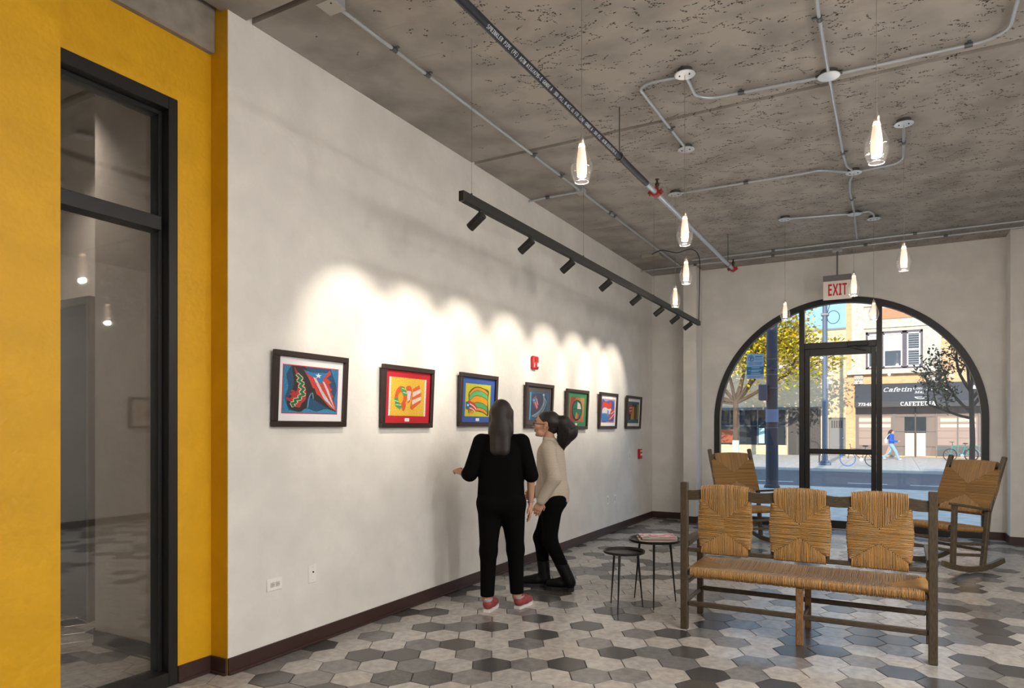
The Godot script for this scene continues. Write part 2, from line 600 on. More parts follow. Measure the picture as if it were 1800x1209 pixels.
func build_shell() -> void:
	var white := mat("white_paint")
	var yellow := mat("yellow_paint")
	struct_("wall_left", "long white painted wall hung with seven framed pictures", "wall", MB.new().span(Vector3(WX - 0.22, 0, -2.677), Vector3(WX, CEIL + 0.1, BZ - 0.3)), white)
	struct_("wall_left_return", "narrow yellow end of the white picture wall beside the glazed opening", "wall", MB.new().span(Vector3(WX - 0.22, 0, -2.675), Vector3(WX, CEIL + 0.1, -2.679)), yellow)
	var near := struct_("wall_left_near", "broad yellow wall in front of the glazed opening", "wall", MB.new().span(Vector3(-3.72, 0, -1.756), Vector3(WX, CEIL + 0.1, 3.0)), yellow)
	var rec := struct_("wall_recess", "recessed yellow wall around the dark glazed opening", "wall")
	wall_piece(rec, "jamb_wall", Vector3(-3.72, 0, -2.675), Vector3(-3.559, CEIL + 0.1, -2.456), yellow)
	wall_piece(rec, "header_wall", Vector3(-3.72, 3.325, -2.456), Vector3(-3.559, CEIL + 0.1, -1.7), yellow)
	struct_("trim_1", "grey concrete beam above the recessed yellow wall", "beam", MB.new().span(Vector3(-3.72, 3.685, -2.676), Vector3(-3.518, CEIL + 0.1, -1.75), 0.008), mat("concrete_plain"))
	# back wall with the arched opening down to the floor
	var pts := PackedVector2Array([Vector2(-3.415, 0), Vector2(-2.42, 0)])
	for i in 49:
		var a := PI - PI * i / 48.0
		pts.append(Vector2(-0.66 + 1.76 * cos(a), 1.565 + 1.76 * sin(a)))
	pts.append_array([Vector2(1.10, 0), Vector2(3.05, 0), Vector2(3.05, CEIL + 0.1), Vector2(-3.415, CEIL + 0.1)])
	struct_("wall_back", "pale wall with the large arched window at the end of the room", "wall", MB.new().prism(pts, 0.28, Transform3D(Basis(), Vector3(0, 0, BZ - 0.28))), white)
	struct_("wall_pier", "pale pier between the dim corner and the arched window", "pier", MB.new().span(Vector3(-2.81, 0, BZ), Vector3(-2.61, CEIL + 0.1, -10.42), 0.004), white)
	struct_("wall_pier", "pale pier beside the arched window behind the tilted rocking chair", "pier", MB.new().span(Vector3(1.279, 0, BZ), Vector3(1.48, CEIL + 0.1, -10.42), 0.004), white)
	struct_("wall_right", "white side wall mirrored in the dark glazing", "wall", MB.new().span(Vector3(3.05, 0, 3.0), Vector3(3.25, CEIL + 0.1, BZ - 0.28)), white)
	struct_("wall_rear", "white wall at the rear of the room", "wall", MB.new().span(Vector3(-6.6, 0, 3.0), Vector3(3.25, CEIL + 0.1, 3.2)), white)
	# unseen storey and neighbours, out of view, sized to shade the near street
	struct_("unseen_storey", "unseen brick storey above the room, shading the street", "building", MB.new().span(Vector3(-18, 4.25, 3.2), Vector3(12, 6.75, BZ - 0.28)), mat("brick_dark", rgb(120, 84, 66), 0.9))
	struct_("unseen_neighbour", "unseen brick building adjoining the lobby side of the room, shading the street", "building", MB.new().span(Vector3(-18, -0.2, 3.2), Vector3(-6.85, 4.25, BZ - 0.28)), mat("brick_dark"))
	struct_("unseen_neighbour", "unseen brick building adjoining the white side wall, shading the street", "building", MB.new().span(Vector3(3.25, -0.2, 3.2), Vector3(12, 4.25, BZ - 0.28)), mat("brick_dark"))
	# baseboards: a flat board with a small shoe moulding
	var bb := mat("baseboard")
	baseboard("baseboard_left", "dark brown baseboard along the white picture wall", Vector3(WX, 0, -2.677), Vector3(WX, 0, BZ), Vector3(1, 0, 0), bb)
	baseboard("baseboard_return", "short dark brown baseboard on the yellow wall end", Vector3(WX, 0, -2.675), Vector3(-3.559, 0, -2.675), Vector3(0, 0, 1), bb)
	baseboard("baseboard_recess", "dark brown baseboard between the yellow wall end and the glazed frame", Vector3(-3.559, 0, -2.675), Vector3(-3.559, 0, -2.456), Vector3(1, 0, 0), bb)
	baseboard("baseboard_corner", "dark brown baseboard across the dim corner", Vector3(WX, 0, BZ), Vector3(-2.81, 0, BZ), Vector3(0, 0, 1), bb)
	for a in [[-2.81, -2.61, "round the pier by the dim corner"], [1.279, 1.48, "round the pier by the tilted rocking chair"]]:
		var p := struct_("baseboard_pier", "dark brown baseboard " + a[2], "baseboard")
		var m := MB.new()
		m.span(Vector3(a[0] - 0.012, 0, BZ), Vector3(a[1] + 0.012, 0.1, -10.408), 0.002)
		put("board", m, bb, p)
	baseboard("baseboard_back", "dark brown baseboard between a pier and the left of the arched frame", Vector3(-2.61, 0, BZ), Vector3(-2.42, 0, BZ), Vector3(0, 0, 1), bb)
	baseboard("baseboard_back", "dark brown baseboard between the right of the arched frame and a pier", Vector3(1.10, 0, BZ), Vector3(1.279, 0, BZ), Vector3(0, 0, 1), bb)
	baseboard("baseboard_right", "dark brown baseboard on the white side wall", Vector3(3.05, 0, 3.0), Vector3(3.05, 0, BZ), Vector3(-1, 0, 0), bb)

func baseboard(called: String, label: String, a: Vector3, b: Vector3, out: Vector3, m: Material) -> void:
	var o := struct_(called, label, "baseboard")
	var mb := MB.new()
	mb.span(a, b + out * 0.012 + Vector3(0, 0.1, 0), 0.002)
	put("board", mb, m, o)
	mb = MB.new()
	mb.span(a + out * 0.012, b + out * 0.022 + Vector3(0, 0.018, 0), 0.005)
	put("shoe_moulding", mb, m, o)

# ---------------------------------------------------------------- ceiling of concrete planks
func build_ceiling() -> void:
	var W := 2048
	var H := 800
	var im := noise_image(W, H, 0.006, 7, 0.14, 1.92, 31)
	im.convert(Image.FORMAT_RGBA8)
	var bump := Image.create(W, H, false, Image.FORMAT_RGBA8)
	bump.fill(Color(0.5, 0.5, 0.5))
	var rng := RandomNumberGenerator.new()
	rng.seed = 77
	var f := FastNoiseLite.new()
	f.seed = 5
	f.frequency = 0.012
	# pits: short clusters of small voids, few of them in the smooth band by the picture wall
	var k := 0
	while k < 3800:
		var x := rng.randf_range(0, W)
		var y := rng.randf_range(0, H)
		var metres := x / W * 6.5
		var chance := clampf((metres - 0.7) / 0.9, 0.02, 1.0) * (0.45 + 0.75 * f.get_noise_2d(x, y))
		if rng.randf() > chance:
			k += 1 if rng.randf() < 0.3 else 0
			continue
		k += 1
		var ang := rng.randf_range(-0.6, 1.2)
		var bits := rng.randi_range(1, 9)
		var cx := x
		var cy := y
		for b in bits:
			var w := rng.randi_range(1, 4)
			var h := rng.randi_range(1, 3)
			var d := rng.randf_range(0.26, 0.6)
			var rc := Rect2i(int(cx), int(cy), w, h)
			im.fill_rect(rc, Color(0.78 * d, 0.74 * d, 0.68 * d))
			bump.fill_rect(rc, Color(0.15, 0.15, 0.15))
			cx += cos(ang) * rng.randf_range(1, 6) + rng.randf_range(-2, 2)
			cy += sin(ang) * rng.randf_range(1, 5) + rng.randf_range(-2, 2)
	# pale trowel scratches
	for i in 60:
		var x := rng.randi_range(0, W - 200)
		var y := rng.randi_range(0, H - 20)
		var l := rng.randi_range(30, 140)
		for s in range(0, l, 4):
			im.fill_rect(Rect2i(x + s, y + int(s * 0.12), 5, 2), Color(0.95, 0.93, 0.9))
	bump.bump_map_to_normal_map(2.0)
	var m := mat("ceiling_concrete", rgb(166, 160, 153), 0.8)
	m.albedo_texture = tex(im)
	relief(m, tex(bump), 0.6)
	var c := struct_("ceiling", "pitted grey concrete ceiling of long planks", "ceiling", MB.new().span(Vector3(-6.85, CEIL + 0.05, 3.2), Vector3(3.25, 4.25, BZ - 0.28)), mat("joint_concrete", rgb(120, 104, 80), 0.9))
	var cuts := [3.0, 0.0, -2.83, -5.36, -7.89, -9.20, BZ - 0.02]
	var gap := [0.004, 0.004, 0.022, 0.026, 0.005, 0.005, 0.0]
	for i in cuts.size() - 1:
		var z0: float = cuts[i] - gap[i]
		var z1: float = cuts[i + 1] + gap[i + 1]
		var x0 := WX - 0.05
		var x1 := 3.1
		var mb := MB.new()
		var v0 := 0.0
		var v1: float = (z0 - z1) / 2.53
		if i % 2:
			v0 = 0.37
			v1 += 0.37
		mb.quv(Vector3(x0, CEIL, z0), Vector3(x1, CEIL, z0), Vector3(x1, CEIL, z1), Vector3(x0, CEIL, z1), Vector3.DOWN, Vector2(0, v0), Vector2(1, v0), Vector2(1, v1), Vector2(0, v1))
		for z in [z0, z1]:
			mb.quv(Vector3(x0, CEIL, z), Vector3(x1, CEIL, z), Vector3(x1, CEIL + 0.05, z), Vector3(x0, CEIL + 0.05, z), Vector3(0, 0, 1 if z == z0 else -1), Vector2(0, v0), Vector2(1, v0), Vector2(1, v0 + 0.02), Vector2(0, v0 + 0.02))
		put("plank", mb, m, c)

# ---------------------------------------------------------------- floor of hexagonal tiles
const T_P := 0.201
const T_OX := 0.1
const T_OZ := 0.2079
const T_ANG := -0.012217
var dark_tiles := [-17,-16,-15,-16,-14,-16,-16,-13,-13,-15,-12,-15,-14,-13,-17,-20,-16,-20,-15,-19,-13,-20,-13,-18,-11,-17,-13,-24,-12,-21,-11,-20,-17,-23,-9,-18,-10,-21,-9,-23,-10,-23,-7,-22,-8,-19,-6,-20,-5,-18,-3,-19,-9,-18,2,-23,3,-23,3,-27,3,-26]
var mid_tiles := [-17,-15,-16,-17,-14,-17,-15,-15,-12,-17,-13,-16,-15,-13,-11,-16,-11,-19,-10,-17,-14,-19,-17,-19,-16,-22,-14,-20,-13,-22,-14,-22,-12,-23,-16,-24,-9,-24,-8,-21,-9,-20,-7,-20,-6,-19,-7,-18,-8,-17,-4,-19,-5,-22,-5,-24,-3,-21,-1,-22,0,-23,-6,-22,-1,-20,3,-29,2,-25,2,-27]
func build_floor() -> void:
	var fl := struct_("floor", "floor of hexagonal tiles in pale, mid and dark grey", "floor", MB.new().span(Vector3(-6.6, -0.12, 3.1), Vector3(3.15, -0.004, BZ - 0.28)), mat("grout", rgb(64, 60, 57), 0.9))
	var known := {}
	for i in range(0, dark_tiles.size(), 2):
		known[Vector2i(dark_tiles[i], dark_tiles[i + 1])] = 2
	for i in range(0, mid_tiles.size(), 2):
		known[Vector2i(mid_tiles[i], mid_tiles[i + 1])] = 1
	var rng := RandomNumberGenerator.new()
	rng.seed = 4
	var shades := [[rgb(192, 187, 181), rgb(183, 179, 174), rgb(198, 193, 187), rgb(188, 181, 174)], [rgb(130, 128, 126), rgb(119, 118, 118), rgb(138, 135, 132), rgb(125, 122, 120)], [rgb(78, 77, 76), rgb(86, 84, 82), rgb(71, 70, 70), rgb(80, 78, 74)]]
	var tm := []
	for s in 3:
		var row := []
		for k in 4:
			var m := mat("tile_%d_%d" % [s, k], shades[s][k], 0.26)
			grain(m, t_mottle, Vector3(1.3, 1.3, 1.3), true)
			m.metallic_specular = 0.68
			relief(m, n_fine, 0.08)
			row.append(m)
		tm.append(row)
	var R := T_P / 1.5
	var q := R * sqrt(3.0)
	var list := []
	for n in range(-36, 17):
		for mm in range(-50, 15):
			var X := T_OX + n * T_P
			var Z := T_OZ + posmod(n, 2) * q / 2 + mm * q
			var x := X * cos(T_ANG) - Z * sin(T_ANG)
			var z := X * sin(T_ANG) + Z * cos(T_ANG)
			var room := x > WX - 0.13 and x < 3.1 and z > BZ - 0.2 and z < 1.2
			var lobby := x > -6.5 and x <= WX - 0.13 and z > -3.0 and z < 0.2
			if not (room or lobby):
				continue
			var shade: int
			var roll := rng.randf()
			var key := Vector2i(n, mm)
			if known.has(key):
				shade = known[key]
			else:
				# the patch between the picture wall and the bench was read tile by tile: what is not listed there is pale
				var charted: bool = x > -3.4 and x < -1.3 and z < -3.0 and z > -4.9
				shade = 0 if charted or roll < 0.64 else (1 if roll < 0.85 else 2)
			var s := px_of(Vector3(x, 0, z))
			var shown: bool = s.z > 0.3 and s.x > -40 and s.x < 1840 and s.y < 1240 and x > WX - 0.1
			list.append([1.0 / s.z if shown else 0.0, x, z, shade, rng.randi_range(0, 3)])
	list.sort_custom(func(a, b): return a[0] > b[0])
	var hex := MB.new()
	hex_tile(hex, Vector3.ZERO, R)
	var hm := hex.mesh()
	var rest := [MB.new(), MB.new(), MB.new()]
	for i in list.size():
		var a = list[i]
		if i < 300:
			put("tile", hm, tm[a[3]][a[4]], fl, Vector3(a[1], 0, a[2]))
		else:
			hex_tile(rest[a[3]], Vector3(a[1], 0, a[2]), R)
	for s in 3:
		var o := put(["pale_tiles", "mid_grey_tiles", "dark_grey_tiles"][s], rest[s], tm[s][1], fl)
		o.set_meta("kind", "stuff")
func px_of(p: Vector3) -> Vector3:
	var lat := p.x * cos(YAW) - p.z * sin(YAW)
	var fw := -p.x * sin(YAW) - p.z * cos(YAW)
	if fw < 0.05:
		return Vector3(-1, -1, -1)
	return Vector3(CX + F * lat / fw, CY - F * (p.y - EYE) / fw, fw)
func hex_tile(mb: MB, at: Vector3, R: float) -> void:
	var r0 := R - 0.0032
	var r1 := R - 0.005
	for k in 6:
		var a := TAU * k / 6 - T_ANG
		var b := TAU * (k + 1) / 6 - T_ANG
		var da := Vector3(cos(a), 0, -sin(a))
		var db := Vector3(cos(b), 0, -sin(b))
		mb.tri(at, at + da * r1, at + db * r1, Vector3.UP, Vector3.UP, Vector3.UP)
		mb.q(at + da * r1, at + db * r1, at + db * r0 + Vector3(0, -0.0015, 0), at + da * r0 + Vector3(0, -0.0015, 0), (Vector3.UP + (da + db) * 0.5).normalized())
		mb.q(at + da * r0 + Vector3(0, -0.0015, 0), at + db * r0 + Vector3(0, -0.0015, 0), at + db * r0 + Vector3(0, -0.005, 0), at + da * r0 + Vector3(0, -0.005, 0), (da + db).normalized())

# ---------------------------------------------------------------- arched window with its glazed door
const AX := -0.66
const AY := 1.565
func arc_y(x: float, r: float) -> float:
	return AY + sqrt(maxf(0.0, r * r - (x - AX) * (x - AX)))
func pane_poly(x0: float, x1: float, y0: float, r: float) -> PackedVector2Array:
	var p := PackedVector2Array([Vector2(x0, y0), Vector2(x1, y0)])
	for i in 25:
		var x := lerpf(x1, x0, i / 24.0)
		p.append(Vector2(x, arc_y(x, r)))
	return p
func build_window_and_door() -> void:
	var z0 := BZ - 0.10
	var z1 := BZ + 0.015
	var bm := mat("black_metal")
	var w := struct_("window_1", "large black-framed arched window looking onto the street", "window")
	var mb := MB.new()
	var prev := []
	var ring := [Vector2(-2.42, 0.0)]
	for i in 65:
		var a := PI - PI * i / 64.0
		ring.append(Vector2(AX + 1.76 * cos(a), AY + 1.76 * sin(a)))
	ring.append(Vector2(1.10, 0.0))
	var inner := [Vector2(-2.42 + 0.082, 0.0)]
	for i in 65:
		var a := PI - PI * i / 64.0
		inner.append(Vector2(AX + 1.678 * cos(a), AY + 1.678 * sin(a)))
	inner.append(Vector2(1.10 - 0.082, 0.0))
	for i in ring.size() - 1:
		var a: Vector2 = ring[i]
		var b: Vector2 = ring[i + 1]
		var d: Vector2 = inner[i + 1]
		var e: Vector2 = inner[i]
		var A := Vector3(a.x, a.y, 0)
		var B := Vector3(b.x, b.y, 0)
		var D := Vector3(d.x, d.y, 0)
		var E := Vector3(e.x, e.y, 0)
		var zf := Vector3(0, 0, z1)
		var zb := Vector3(0, 0, z0)
		mb.q(A + zf, B + zf, D + zf, E + zf, Vector3(0, 0, 1))
		mb.q(A + zb, B + zb, D + zb, E + zb, Vector3(0, 0, -1))
		var nn := ((A + B) / 2 - (D + E) / 2).normalized()
		mb.q(E + zf, D + zf, D + zb, E + zb, -nn)
		mb.q(A + zf, B + zf, B + zb, A + zb, nn)
	put("arched_frame", mb, bm, w)
	for x in [[-1.195, -1.125], [-0.197, -0.127]]:
		mb = MB.new()
		mb.span(Vector3(x[0], 0, z0), Vector3(x[1], arc_y(x[0] + 0.03, 1.70), z1 + 0.01), 0.003)
		put("mullion", mb, bm, w)
	put("transom", MB.new().span(Vector3(-1.125, 2.60, z0), Vector3(-0.197, 2.685, z1), 0.003), bm, w)
	put("sill_rail", MB.new().span(Vector3(-2.34, 0, z0), Vector3(-1.195, 0.11, z1), 0.003), bm, w)
	put("sill_rail", MB.new().span(Vector3(-0.127, 0, z0), Vector3(1.02, 0.11, z1), 0.003), bm, w)
	put("threshold", MB.new().span(Vector3(-1.125, 0, z0), Vector3(-0.197, 0.012, z1), 0.002), mat("galvanised"), w)
	var gl := mat("pane")
	var gz := Transform3D(Basis(), Vector3(0, 0, BZ - 0.045))
	for p in [pane_poly(-2.338, -1.195, 0.11, 1.68), pane_poly(-0.127, 1.018, 0.11, 1.68), pane_poly(-1.125, -0.197, 2.685, 1.68)]:
		var g := MB.new()
		g.prism(p, 0.006, gz)
		put("pane", g, gl, w)
	var d := struct_("door_1", "black aluminium glazed door in the middle of the arched window", "door")
	put("stile", MB.new().span(Vector3(-1.122, 0.012, BZ - 0.07), Vector3(-1.056, 2.595, BZ - 0.02), 0.003), bm, d)
	put("stile", MB.new().span(Vector3(-0.262, 0.012, BZ - 0.07), Vector3(-0.200, 2.595, BZ - 0.02), 0.003), bm, d)
	put("top_rail", MB.new().span(Vector3(-1.056, 2.50, BZ - 0.07), Vector3(-0.262, 2.595, BZ - 0.02), 0.003), bm, d)
	put("middle_rail", MB.new().span(Vector3(-1.056, 1.075, BZ - 0.07), Vector3(-0.262, 1.15, BZ - 0.02), 0.003), bm, d)
	put("bottom_rail", MB.new().span(Vector3(-1.056, 0.012, BZ - 0.07), Vector3(-0.262, 0.12, BZ - 0.02), 0.003), bm, d)
	put("pane", MB.new().span(Vector3(-1.056, 1.15, BZ - 0.048), Vector3(-0.262, 2.50, BZ - 0.042)), gl, d)
	put("pane", MB.new().span(Vector3(-1.056, 0.12, BZ - 0.048), Vector3(-0.262, 1.075, BZ - 0.042)), gl, d)
	var cl := put("door_closer", MB.new().span(Vector3(-0.56, 2.61, z1), Vector3(-0.30, 2.665, z1 + 0.05), 0.006), mat("black_satin"), d)
	put("arm", MB.new().bar(Vector3(-0.5, 2.60, z1 + 0.03), Vector3(-0.32, 2.545, z1 + 0.012), 0.012, 0.02), mat("black_satin"), cl)

# ---------------------------------------------------------------- glazed opening in the yellow recess, and the lobby behind it
func build_storefront() -> void:
	var bm := mat("black_metal")
	var w := struct_("window_2", "tall black-framed glazed opening in the yellow recess", "window")
	var x0 := -3.69
	var x1 := -3.552
	put("jamb", MB.new().span(Vector3(x0, 0, -2.454), Vector3(x1, 3.322, -2.398), 0.003), bm, w)
	put("jamb_stop", MB.new().span(Vector3(x0, 0.08, -2.398), Vector3(-3.612, 3.25, -2.376), 0.002), bm, w)
	put("head", MB.new().span(Vector3(x0, 3.25, -2.398), Vector3(x1, 3.322, -1.72), 0.003), bm, w)
	put("head_stop", MB.new().span(Vector3(x0, 3.225, -2.376), Vector3(-3.612, 3.25, -1.72), 0.002), bm, w)
	put("transom", MB.new().span(Vector3(x0, 2.565, -2.376), Vector3(-3.585, 2.645, -1.72), 0.003), bm, w)
	put("sill", MB.new().span(Vector3(x0, 0, -2.398), Vector3(x1, 0.08, -1.72), 0.003), bm, w)
	var gl := mat("lobby_pane")                   # sealed double glazing: two sheets in each light
	for gx in [-3.637, -3.655]:
		put("pane", MB.new().span(Vector3(gx - 0.005, 2.645, -2.38), Vector3(gx, 3.228, -1.72)), gl, w)
		put("pane", MB.new().span(Vector3(gx - 0.005, 0.08, -2.38), Vector3(gx, 2.565, -1.72)), gl, w)
	var lm := mat("white_paint")
	var lw := struct_("wall_lobby", "plain painted lobby walls seen through the glazed opening", "wall")
	wall_piece(lw, "wall_section", Vector3(-4.69, 0, -2.63), Vector3(-3.74, CEIL + 0.05, -3.2), lm)
	wall_piece(lw, "wall_section", Vector3(-6.6, 0, -2.96), Vector3(-4.69, CEIL + 0.05, -3.2), lm)
	wall_piece(lw, "wall_section", Vector3(-6.85, 0, 0.6), Vector3(-6.6, CEIL + 0.05, -3.2), lm)
	wall_piece(lw, "wall_section", Vector3(-6.6, 0, 0.4), Vector3(-3.72, CEIL + 0.05, 0.6), lm)
	baseboard("baseboard_lobby", "dark baseboard on the lobby wall behind the glass", Vector3(-4.69, 0, -2.63), Vector3(-3.74, 0, -2.63), Vector3(0, 0, 1), mat("baseboard"))
	var ll := thing("unseen_lobby_lamp", "unseen small round ceiling lamp washing the lobby wall behind the glass", "ceiling lamp", Vector3(-5.0, CEIL + 0.05, -2.45))  # out of view, placed to light the lobby behind the glass
	put("housing", MB.new().lathe([Vector2(0, 0), Vector2(0.09, 0), Vector2(0.09, -0.06), Vector2(0.08, -0.06), Vector2(0.08, -0.045), Vector2(0, -0.045)], 20), mat("white_plastic"), ll)
	var lg := mat("unseen_lobby_lamp_glow", rgb(250, 240, 228), 0.5)
	lg.emission_enabled = true
	lg.emission = Color(1.0, 0.9, 0.8)
	lg.emission_energy_multiplier = 3.0
	put("lens", MB.new().lathe([Vector2(0, -0.05), Vector2(0.076, -0.05), Vector2(0.076, -0.056), Vector2(0, -0.056)], 20), lg, ll)
	var lo := SpotLight3D.new()
	lo.name = "light"
	ll.add_child(lo)
	lo.position = Vector3(0, -0.06, 0)
	lo.rotation.x = -PI / 2
	lo.light_color = Color(1.0, 0.92, 0.84)
	lo.light_energy = 3.5
	lo.light_size = 0.07
	lo.spot_angle = 50.0
	lo.spot_angle_attenuation = 0.9
	lo.spot_range = 8.0
	lo.spot_attenuation = 2.0
	lo.shadow_enabled = true
	var d := struct_("door_2", "dark steel lift door in the lobby behind the glass", "door")
	var st := grain(mat("lift_steel", rgb(70, 74, 86), 0.3, 0.7), t_cloud, Vector3(8, 0.5, 8))
	put("leaf", MB.new().span(Vector3(-5.80, 0.005, -2.955), Vector3(-5.30, 2.39, -2.935), 0.003), st, d)
	put("leaf", MB.new().span(Vector3(-6.30, 0.005, -2.955), Vector3(-5.805, 2.39, -2.935), 0.003), st, d)
	put("frame_jamb", MB.new().span(Vector3(-5.30, 0, -2.96), Vector3(-5.262, 2.45, -2.905), 0.003), mat("lift_frame", rgb(120, 112, 106), 0.35, 0.7), d)
	put("frame_head", MB.new().span(Vector3(-6.4, 2.39, -2.96), Vector3(-5.30, 2.45, -2.905), 0.003), mat("lift_frame"), d)

# ---------------------------------------------------------------- conduits, sprinkler pipe, exit sign
func bend(pts: Array, r := 0.06) -> PackedVector3Array:       # rounds the corners of a run
	var out := PackedVector3Array([pts[0]])
	for i in range(1, pts.size() - 1):
		var p: Vector3 = pts[i]
		var a: Vector3 = (pts[i - 1] - p)
		var b: Vector3 = (pts[i + 1] - p)
		var l := minf(r, minf(a.length(), b.length()) * 0.45)
		for s in 6:
			var t := s / 5.0
			out.append((p + a.normalized() * l).lerp(p, t).lerp(p.lerp(p + b.normalized() * l, t), t))
	out.append(pts[pts.size() - 1])
	return out
func run_px(flat: Array, y := 3.893) -> Array:
	var out := []
	for i in range(0, flat.size(), 2):
		out.append(px_y(flat[i], flat[i + 1], y))
	return out
func conduit(label: String, pts: Array, straps: Array = [], trim := 0.0, r := 0.0115) -> Node3D:
	if trim > 0.0:                                    # the run stops at the edge of the boxes that it joins
		var e := pts.size() - 1
		pts[0] = pts[0] + (pts[1] - pts[0]).normalized() * trim
		pts[e] = pts[e] + (pts[e - 1] - pts[e]).normalized() * trim
	var c: Vector3 = pts[0]
	var t := thing("conduit", label, "conduit", c)
	var loc := []
	for p in pts:
		loc.append(p - c)
	var gm := mat("galvanised")
	put("pipe", MB.new().tube(bend(loc), r, 10), gm, t)
	for s in straps:                                  # a coupling and a one-hole strap at a share of the run
		var k: float = s
		var total := 0.0
		for i in loc.size() - 1:
			total += loc[i].distance_to(loc[i + 1])
		var want := total * k
		for i in loc.size() - 1:
			var l: float = loc[i].distance_to(loc[i + 1])
			if want <= l:
				var d: Vector3 = (loc[i + 1] - loc[i]).normalized()
				var p: Vector3 = loc[i] + d * want
				var side := d.cross(Vector3.UP).normalized()
				var mb := MB.new()
				mb.rod(p - d * 0.022, p + d * 0.022, r * 1.45, 10)
				mb.box(p + side * 0.026 + Vector3(0, r * 0.6, 0), Vector3(0.03, 0.008, 0.02), 0.001, Basis(side, Vector3.UP, d))
				put("strap", mb, mat("strap_steel"), t)
				break
			want -= l
	return t
func build_services() -> void:
	var z := 3.893
	var left_x := -2.803
	var lc := conduit("galvanised conduit running the length of the ceiling above the track light", [Vector3(left_x, z, -2.95), Vector3(left_x, z, -10.15)], [0.07, 0.12, 0.34, 0.42, 0.6, 0.62])
	conduit("short conduit branching from the long conduit to the white wall", [Vector3(left_x - 0.041, z, -6.47), Vector3(-3.30, z, -6.47), Vector3(-3.41, z - 0.01, -6.47)], [0.6])
	var jb := thing("junction_box", "square steel junction box at the start of the long conduit", "junction box", Vector3(left_x, 3.92, -2.89))
	put("body", MB.new().box(Vector3(0, -0.028, 0), Vector3(0.115, 0.055, 0.115), 0.003), mat("galvanised"), jb)
	put("cover_plate", MB.new().box(Vector3(0, -0.058, 0), Vector3(0.12, 0.004, 0.12), 0.001), mat("cover_steel", rgb(178, 176, 170), 0.45, 0.5), jb)
	put("screw", MB.new().rod(Vector3(0.03, -0.0585, 0.03), Vector3(0.03, -0.063, 0.03), 0.005), mat("dark_slot"), jb)
	var off := Vector3(left_x, 3.92, -6.47) - lc.position
	var cb := put("junction_body", MB.new().box(off + Vector3(0, -0.026, 0), Vector3(0.08, 0.05, 0.10), 0.004), mat("galvanised"), lc)
	put("lid", MB.new().box(off + Vector3(0, -0.053, 0), Vector3(0.074, 0.004, 0.094), 0.001), mat("cover_steel", rgb(178, 176, 170), 0.45, 0.5), cb)
	conduit("conduit crossing the ceiling just before the arched wall, nearer the wall of the two", [Vector3(-3.41, 3.885, -10.2), Vector3(3.04, 3.885, -10.2)], [0.13, 0.3, 0.48, 0.62])
	conduit("conduit crossing the ceiling just before the arched wall, farther from the wall of the two", [Vector3(-2.55, z, -9.93), Vector3(3.04, z, -9.93)], [0.2, 0.5])
	# runs between the pendant boxes
	conduit("conduit looping from one pendant box by the sprinkler pipe to the next", run_px([1204, 133, 1140, 146, 1124, 156, 1206, 262]), [0.72], 0.058)
	conduit("conduit with a bend from a pendant box to the round junction plate", run_px([1204, 130, 1222, 169, 1250, 173, 1457, 133]), [0.55], 0.058)
	conduit("conduit running from the round junction plate back over the room", run_px([1457, 133, 1437, 14, 1430, -60]), [0.6], 0.058)
	conduit("conduit from the round junction plate to the side wall with a late bend", run_px([1457, 133, 1735, 72, 1775, 50, 1795, -20]), [0.55], 0.058)
	conduit("conduit from the round junction plate to the pendant box before the door", run_px([1457, 133, 1482, 270, 1488, 292, 1501, 301]), [0.75], 0.058)
	conduit("long conduit between the pendant box before the door and the one over the sprinkler pipe", run_px([1501, 303, 1440, 299, 1410, 305, 1187, 341]), [0.6], 0.058)
	conduit("bent conduit from the pendant box before the door to the single box on its own", run_px([1501, 303, 1574, 288, 1588, 278, 1589, 217]), [0.7], 0.058)
	conduit("wavy conduit from the pendant box before the door to the flat round box", run_px([1501, 303, 1494, 318, 1494, 336, 1502, 376]), [0.6], 0.058)
	conduit("conduit from the flat round box to the pendant box over the left of the arch", run_px([1502, 376, 1478, 377, 1380, 385]), [], 0.058)
	conduit("short curved conduit from the flat round box to the pendant box over the door", run_px([1502, 376, 1528, 371, 1536, 376, 1536, 384]), [], 0.058)
	conduit("conduit from the flat round box to the crossing conduits", run_px([1502, 376, 1506, 421]), [], 0.058)
	for b in [[Vector3(-0.384, CEIL, -5.173), "round steel junction plate where four conduits meet"], [px_y(1502, 376, CEIL - 0.03), "flat round steel box where conduits to two pendants part"]]:
		var at: Vector3 = b[0]
		at.y = CEIL
		var t := thing("ceiling_box", b[1], "junction box", at)
		round_box(t)
	# sprinkler pipe
	var py := 3.54
	var pxx := -1.832
	var sp := thing("sprinkler_pipe", "sprinkler pipe running under the ceiling, black and lettered then bare steel", "pipe", Vector3(pxx, py, -2.2))
	put("lettered_length", MB.new().rod(Vector3(0, 0, 0.9), Vector3(0, 0, -3.42), 0.0245, 18), mat("black_pipe", rgb(42, 46, 54), 0.4, 0.3), sp, Vector3.ZERO, "black lettered length of pipe")
	put("steel_length", MB.new().rod(Vector3(0, 0, -3.42), Vector3(0, 0, -7.0), 0.0225, 18), mat("galvanised"), sp, Vector3.ZERO, "bare galvanised length of pipe")
	var tm := TextMesh.new()
	tm.text = "SPRINKLER PIPE (PE) ASTM A135/A795-E GRADE A  300 PSI, N-ACC UL FTE 1284  GRADE A  300 PSI  ASTM A135/A795-E"
	tm.font = font("Droid Sans Mono")
	tm.font_size = 16
	tm.pixel_size = 0.0018
	tm.depth = 0.0006
	var nn := Vector3(0.66, -0.75, 0).normalized()
	var xx := Vector3(0, 0, -1)
	var tx := put("lettering", tm, mat("pipe_letters", rgb(205, 212, 222), 0.6), sp, Vector3.ZERO, "white stencilled lettering")
